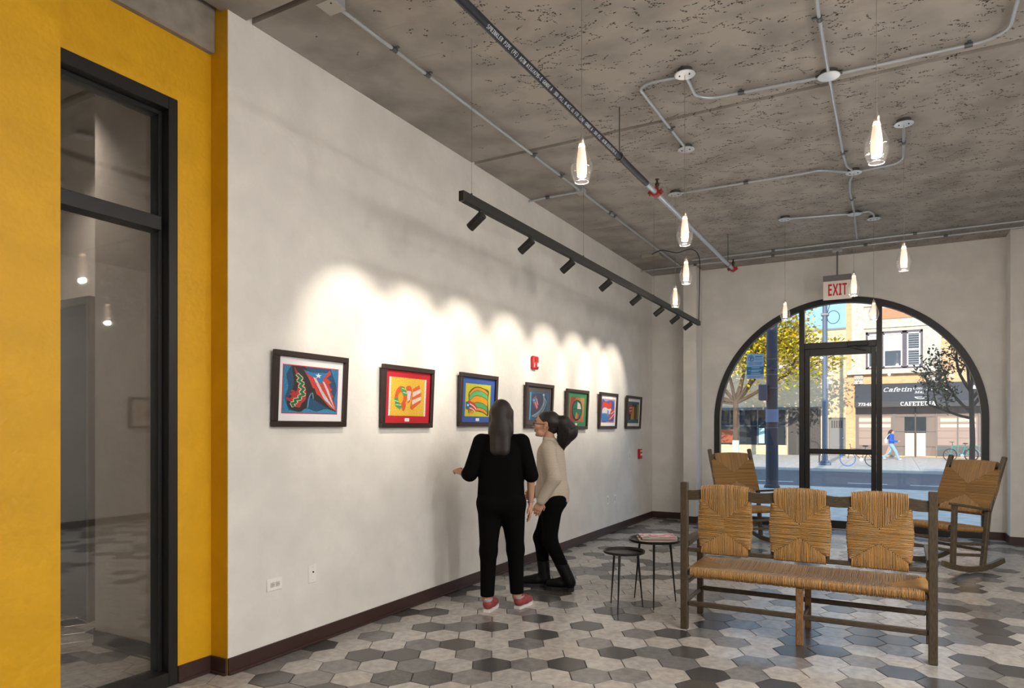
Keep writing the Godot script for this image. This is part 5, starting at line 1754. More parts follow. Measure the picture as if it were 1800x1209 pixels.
func far_buildings() -> void:
	var tan_ := mat("tan_brick", Color(1, 1, 1), 0.9)
	grain(tan_, brick_texture(rgb(226, 206, 172), rgb(212, 190, 154), rgb(206, 192, 168), 1), Vector3.ONE * 0.55, true)
	var orange := mat("orange_brick", Color(1, 1, 1), 0.9)
	grain(orange, brick_texture(rgb(224, 184, 142), rgb(208, 166, 122), rgb(206, 186, 160), 2), Vector3.ONE * 0.55, true)
	var stone := grain(mat("white_stone", rgb(206, 202, 193), 0.85), t_mottle, Vector3.ONE * 0.35, true)
	var dark := mat("shop_dark", rgb(40, 44, 50), 0.35)
	var glass := mat("shop_glass", rgb(44, 54, 62), 0.06)
	# low tan building
	var b := thing("low_building", "low tan brick building across the street behind the yellow tree", "building", Vector3(0, 0, 0))
	var edge := fz(1487, 700).x
	put("wall", MB.new().span(Vector3(-20, FARY, ZF - 8), Vector3(edge, 7.5, ZF)), tan_, b)
	put("parapet_coping", MB.new().span(Vector3(-20, 7.5, ZF - 8), Vector3(edge, 7.62, ZF + 0.06)), mat("coping_grey", rgb(128, 132, 136), 0.7), b)
	var sf := put("shop_window", face(MB.new(), 1262, 719, 1382, 782, 0.03, 0.05), glass, b)
	var mb := MB.new()
	for u in [1262, 1298, 1331, 1354, 1381]:
		face(mb, u, 719, u + 2.0, 782, 0.08, 0.08)
	face(mb, 1262, 717, 1384, 720, 0.1, 0.1)
	face(mb, 1262, 748, 1384, 749, 0.07, 0.06)
	put("mullions", mb, mat("shop_frame", rgb(84, 100, 112), 0.5), sf)
	put("goods", face(MB.new(), 1268, 755, 1290, 778, 0.05, 0.02), mat("shop_goods", rgb(150, 70, 40), 0.7), sf)
	put("display_dress", face(MB.new(), 1334, 752, 1344, 779, 0.07, 0.04), mat("dress_pale", rgb(170, 206, 206), 0.7), sf)
	put("shop_plinth", face(MB.new(), 1262, 782, 1384, 803, 0.06, 0.08), tan_, b)
	var gt := put("gated_entrance", face(MB.new(), 1385, 717, 1443, 803, 0.03, 0.05), dark, b, Vector3.ZERO, "dark gated entrance with folding lattice")
	mb = MB.new()
	var g0 := fz(1424, 718)
	var g1 := fz(1442, 802)
	for k in 7:
		var x := lerpf(g0.x, g1.x, k / 6.0)
		mb.span(Vector3(x - 0.012, g1.y, ZF + 0.09), Vector3(x + 0.012, g0.y, ZF + 0.06))
	for k in 14:
		var y := lerpf(g1.y, g0.y - 0.2, k / 13.0)
		mb.bar(Vector3(g0.x, y, ZF + 0.085), Vector3(g1.x, y + 0.22, ZF + 0.085), 0.015, 0.015)
		mb.bar(Vector3(g0.x, y + 0.22, ZF + 0.075), Vector3(g1.x, y, ZF + 0.075), 0.015, 0.015)
	put("lattice_gate", mb, mat("gate_grey", rgb(74, 76, 80), 0.5), gt)
	mb = MB.new()
	face(mb, 1385, 716, 1444, 718.5, 0.12, 0.1)
	face(mb, 1385, 718, 1387, 803, 0.1, 0.08)
	face(mb, 1401, 718, 1402.5, 803, 0.1, 0.08)
	put("entrance_frame", mb, mat("gate_grey"), gt)
	var dr := put("grey_door", face(MB.new(), 1458, 736, 1485, 802, 0.06, 0.06), mat("door_grey", rgb(112, 116, 120), 0.5), b, Vector3.ZERO, "grey panelled door with a barred light")
	mb = MB.new()
	for k in 5:
		face(mb, 1461.5 + k * 4.2, 739, 1464.1 + k * 4.2, 752, 0.08, 0.03)
	put("barred_light", mb, dark, dr)
	mb = MB.new()
	face(mb, 1456.5, 734.5, 1458, 803, 0.1, 0.1)
	face(mb, 1485, 734.5, 1486.5, 803, 0.1, 0.1)
	face(mb, 1456.5, 734, 1486.5, 736, 0.1, 0.1)
	put("door_frame", mb, mat("door_frame_grey", rgb(92, 96, 100), 0.5), dr)
	put("door_knob", MB.new().ball(fz(1482, 770, 0.1), Vector3.ONE * 0.06, 8), mat("chrome"), dr)
	# stone-fronted two-storey building with the cafe
	b = thing("cafe_building", "stone and orange brick building with a black cafe awning", "building", Vector3.ZERO)
	put("wall", MB.new().span(Vector3(edge, FARY, ZF - 9), Vector3(16, 13.5, ZF)), orange, b)
	var s0 := fz(1497, 600).x
	var s1 := fz(1654, 600).x
	put("stone_bay", MB.new().span(Vector3(s0, 4.95, ZF), Vector3(s1, 13.4, ZF + 0.14)), stone, b, Vector3.ZERO, "pale stone bay")
	mb = MB.new()
	mb.span(Vector3(fz(1489, 0).x, 4.66, ZF), Vector3(fz(1655, 0).x, 4.82, ZF + 0.42))
	mb.span(Vector3(fz(1491, 0).x, 4.82, ZF), Vector3(fz(1653, 0).x, 4.95, ZF + 0.3))
	put("stone_ledge", mb, stone, b)
	for u in [1501, 1628]:
		mb = MB.new()
		var p := fz(u, 657)
		mb.span(Vector3(p.x, 4.1, ZF), Vector3(p.x + 0.52, 4.66, ZF + 0.2), 0.05)
		mb.span(Vector3(p.x - 0.04, 4.08, ZF), Vector3(p.x + 0.56, 4.16, ZF + 0.26), 0.02)
		for k in 4:
			mb.ball(Vector3(p.x + 0.08 + k * 0.12, 4.42, ZF + 0.2), Vector3(0.06, 0.12, 0.06), 8)
		put("carved_bracket", mb, stone, b)
	mb = MB.new()
	mb.span(Vector3(fz(1518, 0).x, 7.42, ZF + 0.14), Vector3(fz(1630, 0).x, 7.5, ZF + 0.22))
	mb.span(Vector3(fz(1518, 0).x, 8.75, ZF + 0.14), Vector3(fz(1640, 0).x, 8.95, ZF + 0.24))
	mb.span(Vector3(fz(1516, 0).x, 9.25, ZF + 0.14), Vector3(fz(1642, 0).x, 9.4, ZF + 0.26))
	put("string_course", mb, stone, b)
	put("terracotta_panel", MB.new().span(Vector3(fz(1545, 0).x, 7.95, ZF + 0.14), Vector3(fz(1612, 0).x, 8.6, ZF + 0.2)), mat("terracotta", rgb(206, 138, 106), 0.85), b)
	# triple window in the stone bay and a glimpse of the floor above
	var fr := mat("purple_frame", rgb(84, 78, 92), 0.6)
	for row in [[4.98, 7.2], [9.55, 11.8]]:
		var y0: float = row[0]
		var y1: float = row[1]
		var xs := [fz(1522, 0).x, fz(1549, 0).x, fz(1590, 0).x, fz(1622, 0).x]
		var wf := Node3D.new()
		wf.name = "window_group"
		b.add_child(wf, true)
		mb = MB.new()
		rect(mb, xs[0], y0, xs[3], y0 + 0.07, 0.22, 0.2)
		rect(mb, xs[0], y1 - 0.14, xs[3], y1, 0.22, 0.2)
		rect(mb, xs[0], y0, xs[0] + 0.12, y1, 0.22, 0.2)
		rect(mb, xs[3] - 0.12, y0, xs[3], y1, 0.22, 0.2)
		rect(mb, xs[1] - 0.1, y0, xs[1] + 0.12, y1, 0.22, 0.2)
		rect(mb, xs[2] - 0.12, y0, xs[2] + 0.12, y1, 0.22, 0.2)
		put("surround", mb, fr, wf)
		var holder := Node3D.new()
		holder.position.z = 0.17
		holder.name = "sashes"
		b.add_child(holder, true)
		sash_window(holder, xs[0] + 0.12, y0 + 0.07, xs[1] - 0.1, y1 - 0.14, false)
		sash_window(holder, xs[1] + 0.12, y0 + 0.07, xs[2] - 0.12, y1 - 0.14, false)
		sash_window(holder, xs[2] + 0.12, y0 + 0.07, xs[3] - 0.12, y1 - 0.14, true)
	# shop front under the awning
	var sh := put("shop_front", face(MB.new(), 1504, 716, 1732, 803, 0.02, 0.1), mat("shop_brown", rgb(120, 108, 104), 0.6), b)
	for q in [[1510, 732, 1566, 783], [1648, 732, 1682, 783], [1684, 732, 1718, 783]]:
		for k in 4:
			var v: float = lerpf(q[1], q[3], k / 4.0)
			put("shutter_slat", face(MB.new(), q[0], v, q[2], v + 12.3, 0.04, 0.03), mat("shutter_taupe", rgb(150, 132, 126), 0.5), sh)
	for q in [[1510, 1566], [1653, 1682], [1685, 1715]]:
		put("cream_sign", face(MB.new(), q[0], 735, q[1], 741, 0.055, 0.02), mat("cream_strip", rgb(214, 206, 186), 0.7), sh)
		put("cream_sign", face(MB.new(), q[0], 745, q[1], 751, 0.055, 0.02), mat("cream_strip"), sh)
	for u in [1504, 1570, 1572, 1645, 1683, 1720]:
		put("frame_bar", face(MB.new(), u, 716, u + 1.6, 803, 0.1, 0.08), mat("shop_bar", rgb(104, 106, 112), 0.5), sh)
	for v in [731, 757.5, 784]:
		put("frame_bar", face(MB.new(), 1572, v, 1646, v + 1.0, 0.08, 0.06), mat("shop_bar"), sh)
	put("base_panel", face(MB.new(), 1648, 784, 1732, 803, 0.06, 0.06), mat("base_slate", rgb(82, 86, 92), 0.6), sh)
	for u in [[1591, 1607], [1611, 1627]]:
		mb = MB.new()
		face(mb, u[0], 761, u[1], 802, 0.09, 0.05)
		var dd := put("door_leaf", mb, mat("door_cream", rgb(214, 206, 190), 0.6), sh)
		mb = MB.new()
		face(mb, u[0] - 1, 733, u[1] + 1, 760, 0.07, 0.02)
		put("door_light", mb, glass, dd)
	put("door_post", face(MB.new(), 1607.6, 716, 1610.4, 804, 0.2, 0.16), dark, sh)
	# awning: a sloped wedge of dark canvas
	var a0 := fz(1503.5, 676)
	var a1 := fz(1735, 668)
	var yb := fz(1560, 716).y
	var w := put("awning", MB.new().prism(PackedVector2Array([Vector2(0, yb), Vector2(1.25, yb), Vector2(1.25, yb + 0.32), Vector2(0.25, a0.y), Vector2(0, a0.y)]), a1.x - a0.x, Transform3D(Basis(Vector3(0, 0, 1), Vector3(0, 1, 0), Vector3(-1, 0, 0)), Vector3(a1.x, 0, ZF))), mat("awning_black", rgb(58, 62, 70), 0.7), b, Vector3.ZERO, "black canvas awning with white lettering")
	var slope := Vector2(1.0, yb + 0.32 - a0.y).normalized()
	var sn := Vector3(0, slope.x, -slope.y)                  # normal of the sloping face
	sn = Vector3(0, 1.0, (a0.y - yb - 0.32)).normalized()
	var sb := Basis(Vector3(1, 0, 0), sn.cross(Vector3(1, 0, 0)), sn)
	awning_text(w, "Cafetin", Vector3(fz(1578, 0).x, yb + 1.02, 0), sb, 0.33, "Droid Serif", 400, 0.24)
	awning_text(w, "Con", Vector3(fz(1613, 0).x, yb + 1.08, 0), sb, 0.2, "Droid Serif", 400, 0.24)
	awning_text(w, "Mar", Vector3(fz(1616, 0).x, yb + 0.84, 0), sb, 0.19, "Droid Serif", 400, 0.24)
	awning_text(w, "Turner", Vector3(fz(1650, 0).x, yb + 1.06, 0), sb, 0.31, "Droid Serif", 400, 0.24)
	# the little cup
	var cup := MB.new()
	var cpos := Vector3(fz(1617, 0).x, yb + 0.55, 0)
	var zc := ZF + 0.25 + (a0.y - cpos.y) / (a0.y - yb - 0.32) + 0.02
	var lp := PackedVector3Array()
	for k in 13:
		var an := PI * k / 12
		lp.append(Vector3(cpos.x - 0.26 * cos(an), cpos.y - 0.1 * sin(an), zc + 0.1 * sin(an)))
	cup.tube(lp, 0.02, 5)
	cup.rod(Vector3(cpos.x - 0.3, cpos.y, zc), Vector3(cpos.x + 0.3, cpos.y, zc), 0.018, 5)
	put("cup_emblem", cup, mat("letter_white", rgb(238, 240, 242), 0.6), w)
	var flat_b := Basis()
	awning_text(w, "CAFETERIA", Vector3(fz(1612, 0).x, yb + 0.16, ZF + 1.26), flat_b, 0.225, "Droid Serif", 700, 0.0)
	awning_text(w, "773-69", Vector3(fz(1522, 0).x, yb + 0.16, ZF + 1.26), flat_b, 0.18, "Droid Sans", 700, 0.0)
	for u in [1703, 1709]:  # white cones stand in for bright reflections in the window glass
		var lp2 := put("reflection_spot", MB.new().lathe([Vector2(0, 0), Vector2(0.12, 0), Vector2(0.06, 0.2), Vector2(0, 0.2)], 10, Vector3(fz(u, 0).x, yb + 0.95, ZF + 1.0)), mat("reflection_white", rgb(236, 238, 240), 0.3), w)
	# stretch of white wall closing the view on either side
	thing_box("far_building", "pale building far along the street beyond the cafe", Vector3(16.2, FARY, ZF - 9), Vector3(34, 9, ZF - 0.4), stone)
	thing_box("far_building", "tan building far along the street past the low shop", Vector3(-40, FARY, ZF - 9), Vector3(-20.2, 6.4, ZF - 0.4), tan_)
func thing_box(called: String, label: String, a: Vector3, b: Vector3, m: Material) -> void:
	tag(put(called, MB.new().span(a, b), m), label, "building")
func awning_text(parent: Node, s: String, at: Vector3, ba: Basis, size: float, fnt: String, weight: int, slant: float) -> void:
	var tm := TextMesh.new()
	tm.text = s
	tm.font = font(fnt, weight)
	tm.font_size = 32
	tm.pixel_size = size / 24.0
	tm.depth = 0.01
	var o := put("lettering", tm, mat("letter_white", rgb(238, 240, 242), 0.6), parent)
	var b := ba
	b.y = b.y + b.x * slant
	var p := at
	if slant > 0.0:
		var a0 := fz(1503.5, 676)
		var yb := fz(1560, 716).y
		p.z = ZF + 0.25 + (a0.y - at.y) / (a0.y - yb - 0.32) + 0.015
	o.transform = Transform3D(b, p)

# ---------------------------------------------------------------- poles, sign
func street_furniture() -> void:
	# tall dark utility pole on the near sidewalk
	var b := px_y(1357, 857, -0.15)
	var t := thing("utility_pole", "thick dark blue-grey street pole outside the left of the arch", "pole", b)
	var pm := grain(mat("pole_blue", rgb(52, 58, 72), 0.55), t_mottle, Vector3(2, 0.3, 2))
	put("shaft", MB.new().lathe([Vector2(0, 0), Vector2(0.21, 0), Vector2(0.2, 0.05), Vector2(0.16, 0.1), Vector2(0.155, 1.6), Vector2(0.146, 1.62), Vector2(0.13, 8.0), Vector2(0, 8.0)], 20), pm, t)
	for y in [2.86, 3.0, 3.27, 2.5, 1.45, 1.65]:
		put("band", MB.new().lathe([Vector2(0.152, -0.014), Vector2(0.158, -0.014), Vector2(0.158, 0.014), Vector2(0.152, 0.014)], 20, Vector3(0, y + 0.15, 0)), mat("strap_steel"), t)
	put("control_box", MB.new().box(Vector3(-0.2, 2.54, 0.08), Vector3(0.22, 0.42, 0.3), 0.02), mat("box_navy", rgb(70, 80, 104), 0.5), t)
	put("poster_sleeve", MB.new().lathe([Vector2(0.157, 0), Vector2(0.162, 0), Vector2(0.162, 0.34), Vector2(0.157, 0.34)], 20, Vector3(0, 1.75, 0)), mat("sleeve_grey", rgb(116, 130, 158), 0.6), t)
	# parking sign
	var im := Image.create(240, 360, false, Image.FORMAT_RGBA8)
	im.fill(rgb(150, 172, 190))
	im.fill_rect(Rect2i(0, 185, 240, 115), rgb(30, 104, 128))
	for k in 24:
		var a := TAU * k / 24
		var a2 := TAU * (k + 1) / 24
		stroke(im, [Vector2(0.26 + 0.16 * cos(a), 0.18 + 0.107 * sin(a)), Vector2(0.26 + 0.16 * cos(a2), 0.18 + 0.107 * sin(a2))], 0.024, rgb(28, 60, 84))
	stroke(im, [Vector2(0.22, 0.25), Vector2(0.22, 0.12)], 0.04, rgb(28, 60, 84))
	stroke(im, smooth(vs([0.22, 0.125, 0.32, 0.135, 0.33, 0.18, 0.22, 0.195]), 5, false), 0.03, rgb(28, 60, 84))
	for r in [[0.5, 0.12, 0.9], [0.5, 0.2, 0.9], [0.5, 0.25, 0.88], [0.1, 0.34, 0.9], [0.1, 0.39, 0.9], [0.12, 0.44, 0.86], [0.1, 0.9, 0.9], [0.1, 0.95, 0.8]]:
		stroke(im, [Vector2(r[0], r[1]), Vector2(r[2], r[1])], 0.018 if r[1] > 0.15 else 0.04, rgb(70, 100, 124))
	for r in [[0.3, 0.56, 0.75], [0.12, 0.66, 0.2], [0.26, 0.66, 0.86], [0.26, 0.71, 0.7], [0.25, 0.79, 0.8]]:
		stroke(im, [Vector2(r[0], r[1]), Vector2(r[2], r[1])], 0.03, rgb(150, 186, 200))
	var sg := thing("parking_sign", "blue and grey street parking sign strapped to the thick pole", "sign", b + Vector3(-0.42, 2.92, 0.05))
	put("plate", MB.new().box(Vector3(0, 0.335, -0.004), Vector3(0.44, 0.67, 0.006), 0.001), mat("sign_back", rgb(140, 160, 178), 0.5), sg)
	var mb := MB.new()
	mb.quv(Vector3(-0.22, 0, 0), Vector3(0.22, 0, 0), Vector3(0.22, 0.67, 0), Vector3(-0.22, 0.67, 0), Vector3(0, 0, 1))
	var sm := mat("sign_print", Color(1, 1, 1), 0.5)
	sm.albedo_texture = tex(im)
	put("print", mb, sm, sg)
	put("bracket", MB.new().span(Vector3(0.18, 0.3, -0.012), Vector3(0.268, 0.33, -0.006)), mat("strap_steel"), sg)
	# slim lamp post across the street with a curl of cable
	b = px_y(1450, 817, FARY)
	t = thing("lamp_post", "slim grey lamp post with a curl of cable across the street", "lamp post", b)
	var lm := mat("post_grey", rgb(92, 108, 128), 0.5)
	put("base", MB.new().box(Vector3(0, 0.06, 0), Vector3(0.5, 0.12, 0.5), 0.02), lm, t)
	put("base_cover", MB.new().box(Vector3(0, 0.16, 0), Vector3(0.36, 0.1, 0.36), 0.03), lm, t)
	put("shaft", MB.new().rod(Vector3(0, 0.1, 0), Vector3(0, 10.5, 0), 0.13, 16, 0.1), lm, t)
	var curl := PackedVector3Array()
	for k in 21:
		var a := PI + TAU * k / 20
		curl.append(Vector3(0.1 + 0.26 + 0.26 * cos(a), 6.85 + 0.3 * sin(a), 0.05))
	put("cable_curl", MB.new().tube(curl, 0.018, 6), mat("cord_black"), t)
	put("cable", MB.new().tube(PackedVector3Array([Vector3(0.1, 7.0, 0.05), Vector3(0.22, 7.5, 0.05), Vector3(0.24, 8.2, 0.05), Vector3(0.1, 8.8, 0.05)]), 0.018, 6), mat("cord_black"), t)
	put("side_box", MB.new().box(Vector3(0.13, 3.75, 0.0), Vector3(0.12, 0.45, 0.2), 0.02), mat("post_box", rgb(120, 128, 136), 0.5), t)
	put("clamp", MB.new().box(Vector3(0, 7.0, 0), Vector3(0.34, 0.12, 0.28), 0.02), mat("post_box"), t)

# ---------------------------------------------------------------- trees
func leaf_mesh(s: float) -> ArrayMesh:
	var mb := MB.new()
	var p := [Vector3(0, 0, 0), Vector3(-0.34 * s, 0.06 * s, 0.45 * s), Vector3(0, -0.03 * s, 0.55 * s), Vector3(0.34 * s, 0.06 * s, 0.45 * s), Vector3(0, -0.08 * s, 1.1 * s)]
	for a in [[0, 1, 2], [0, 2, 3], [1, 4, 2], [2, 4, 3]]:
		mb.tri(p[a[0]], p[a[1]], p[a[2]], Vector3.UP, Vector3.UP, Vector3.UP)
	return mb.mesh()
func branches(mb: MB, a: Vector3, d: Vector3, l: float, r: float, depth: int, rng: RandomNumberGenerator, tips: Array) -> void:
	var pts := PackedVector3Array([a])
	var p := a
	var dir := d
	for i in 4:
		dir = (dir + Vector3(rng.randf_range(-0.2, 0.2), rng.randf_range(-0.05, 0.16), rng.randf_range(-0.2, 0.2))).normalized()
		p += dir * l / 4
		pts.append(p)
		if depth <= 1:
			tips.append(p)
	mb.tube(pts, r, 6, r * 0.6, false)
	if depth > 0:
		for k in 3:
			var nd := (dir + Vector3(rng.randf_range(-0.9, 0.9), rng.randf_range(-0.1, 0.6), rng.randf_range(-0.9, 0.9))).normalized()
			branches(mb, pts[rng.randi_range(2, 4)], nd, l * 0.66, r * 0.55, depth - 1, rng, tips)
func tree(called: String, label: String, at: Vector3, trunk_h: float, trunk_r: float, limb: float, depth: int, starts: Array, leaf: float, per_tip: int, spread: float, cols: Array, bark: Color, sd: int, white_base: bool) -> void:
	var rng := RandomNumberGenerator.new()
	rng.seed = sd
	var t := thing(called, label, "tree", at)
	var bm := grain(mat(called + "_bark", bark, 0.9), t_mottle, Vector3(3, 1, 3))
	put("trunk", MB.new().tube(PackedVector3Array([Vector3(0, 0, 0), Vector3(0.03, trunk_h * 0.5, 0), Vector3(0, trunk_h, 0.02)]), trunk_r, 10, trunk_r * 0.75), bm, t)
	if white_base:
		put("whitewash", MB.new().rod(Vector3(0, 0, 0), Vector3(0.012, 1.0, 0), trunk_r * 1.03, 10, trunk_r * 1.0), mat("whitewash", rgb(222, 222, 218), 0.9), t, Vector3.ZERO, "whitewashed foot of the trunk")
	var mb := MB.new()
	var tips := []
	for s in starts:
		branches(mb, Vector3(0, trunk_h * s[0], 0), Vector3(s[1], s[2], s[3]).normalized(), limb, trunk_r * 0.6, depth, rng, tips)
	put("branches", mb, bm, t)
	var mm := MultiMesh.new()
	mm.transform_format = MultiMesh.TRANSFORM_3D
	mm.use_colors = true
	mm.mesh = leaf_mesh(leaf)
	mm.instance_count = tips.size() * per_tip
	var i := 0
	for tip in tips:
		var tc: Color = cols[rng.randi_range(0, cols.size() - 1)]
		for k in per_tip:
			var p: Vector3 = tip + Vector3(rng.randf_range(-1, 1), rng.randf_range(-1, 1), rng.randf_range(-1, 1)) * spread
			var b := Basis.from_euler(Vector3(rng.randf_range(-0.9, 0.9), rng.randf_range(0, TAU), rng.randf_range(-0.9, 0.9))).scaled(Vector3.ONE * rng.randf_range(0.7, 1.3))
			mm.set_instance_transform(i, Transform3D(b, p))
			var c: Color = tc.lerp(cols[rng.randi_range(0, cols.size() - 1)], rng.randf() * 0.7)
			mm.set_instance_color(i, (c * rng.randf_range(0.75, 1.15)).srgb_to_linear())
			i += 1
	var o := MultiMeshInstance3D.new()
	o.name = "foliage"
	o.multimesh = mm
	var lm := mat("leaf", Color(1, 1, 1), 0.55)
	lm.vertex_color_use_as_albedo = true
	lm.backlight_enabled = true
	lm.backlight = Color(0.3, 0.3, 0.12)
	o.material_override = lm
	o.set_meta("kind", "stuff")
	t.add_child(o)
func trees() -> void:
	tree("autumn_tree", "yellow-leaved tree with a whitewashed foot across the street", px_y(1293, 804, FARY), 3.3, 0.19, 3.0, 2, [[0.97, 0.75, 0.9, 0.3], [0.97, -0.8, 0.75, 0.2], [1.0, 0.3, 1.1, -0.4], [0.98, -0.2, 1.2, 0.5], [1.0, 0.5, 1.4, 0.1], [0.96, 1.0, 1.15, 0.3], [0.95, -1.2, 0.2, 0.0], [0.97, -0.9, 0.3, 0.6], [0.96, 0.9, 0.25, 0.5]], 0.21, 30, 0.85, [rgb(224, 196, 30), rgb(206, 176, 20), rgb(150, 160, 34), rgb(232, 206, 60), rgb(186, 186, 40)], rgb(92, 78, 66), 15, true)
	var p := Vector3(1.712, -0.15, -20.43)
	tree("street_tree", "dark slender street tree outside the right of the arch", p, 2.55, 0.07, 1.0, 2, [[0.78, -0.9, 0.75, 0.1], [0.82, 0.6, 0.8, -0.2], [0.98, -0.6, 1.0, 0.2], [1.0, 0.25, 1.2, 0.1], [0.72, -1.0, 0.35, -0.1], [0.9, 0.5, 0.6, 0.4], [1.0, -0.15, 1.6, 0.0]], 0.085, 9, 0.17, [rgb(62, 70, 40), rgb(84, 86, 44), rgb(48, 58, 40), rgb(112, 104, 46)], rgb(70, 62, 54), 23, false)

# ---------------------------------------------------------------- bicycles
func bicycle(label: String, at: Vector3, turn: float, paint: Color, rim: Color) -> void:
	var t := thing("bicycle", label, "bicycle", at, turn)
	var R := 0.33
	for x in [-0.5, 0.5]:
		var w := Node3D.new()
		w.name = "wheel"
		t.add_child(w, true)
		w.position = Vector3(x, R, 0)
		var loop := PackedVector3Array()
		for k in 33:
			var a := TAU * k / 32
			loop.append(Vector3(cos(a) * (R - 0.02), sin(a) * (R - 0.02), 0))
		put("tyre", MB.new().tube(loop, 0.02, 6, -1.0, false), mat("tyre_%s" % rim.to_html(), rim, 0.6) if x < 0 else mat("cord_black"), w)
		var sp := MB.new()
		for k in 10:
			var a := TAU * k / 10
			sp.rod(Vector3(cos(a) * 0.02, sin(a) * 0.02, 0), Vector3(cos(a) * (R - 0.03), sin(a) * (R - 0.03), 0), 0.003, 4)
		sp.rod(Vector3(0, 0, -0.05), Vector3(0, 0, 0.05), 0.02, 8)
		put("spokes", sp, mat("galvanised"), w)
	var f := MB.new()
	var bb := Vector3(0.05, 0.3, 0)
	var seat := Vector3(0.2, 0.8, 0)
	var head := Vector3(-0.38, 0.82, 0)
	for e in [[bb, seat], [bb, head * Vector3(1, 0.9, 1)], [seat * Vector3(1, 0.95, 1), head], [bb, Vector3(0.5, R, 0)], [seat * Vector3(1, 0.9, 1), Vector3(0.5, R, 0)], [head, Vector3(-0.5, R, 0)]]:
		f.rod(e[0], e[1], 0.017, 6)
	put("frame", f, mat("bike_%s" % paint.to_html(), paint, 0.4), t)
	put("saddle", MB.new().ball(Vector3(0.21, 0.92, 0), Vector3(0.13, 0.035, 0.07), 10).rod(seat, Vector3(0.21, 0.9, 0), 0.013, 6), mat("cord_black"), t)
	put("handlebar", MB.new().rod(head, Vector3(-0.4, 1.0, 0), 0.014, 6).rod(Vector3(-0.42, 1.0, -0.28), Vector3(-0.42, 1.0, 0.28), 0.014, 6), mat("cord_black"), t)
	put("crank", MB.new().lathe([Vector2(0, 0), Vector2(0.09, 0), Vector2(0.09, 0.01), Vector2(0, 0.01)], 14, bb + Vector3(0, 0, 0.03), Basis(Vector3(1, 0, 0), Vector3(0, 0, 1), Vector3(0, -1, 0))).rod(bb + Vector3(0, 0, 0.05), bb + Vector3(0.12, -0.12, 0.05), 0.01, 5), mat("galvanised"), t)
func bikes() -> void:
	bicycle("dark bicycle with one blue wheel parked by the slim lamp post", px_y(1512, 820, FARY), 0.0, rgb(60, 62, 68), rgb(28, 104, 190))
	bicycle("teal bicycle parked before the slate shop base", px_y(1689, 811, FARY), 0.3, rgb(40, 150, 150), rgb(36, 36, 38))
	bicycle("teal bicycle with a red saddle bag beside another by the shop", px_y(1727, 811, FARY), -0.25, rgb(52, 160, 160), rgb(40, 40, 42))
	var t := thing("bike_rack", "dark looped bike rack standing before the gated entrance", "bike rack", px_y(1428, 812, FARY))
	var lp := PackedVector3Array()
	for k in 13:
		var a := PI * k / 12
		lp.append(Vector3(0.32 * cos(a), 0.75 + 0.3 * sin(a), 0))
	lp.insert(0, Vector3(0.32, 0, 0))
	lp.append(Vector3(-0.32, 0, 0))
	put("hoop", MB.new().tube(lp, 0.03, 8), mat("cord_black"), t)
	for s in [-1, 1]:
		put("foot_plate", MB.new().box(Vector3(s * 0.32, 0.008, 0), Vector3(0.16, 0.016, 0.16), 0.003), mat("cord_black"), t)

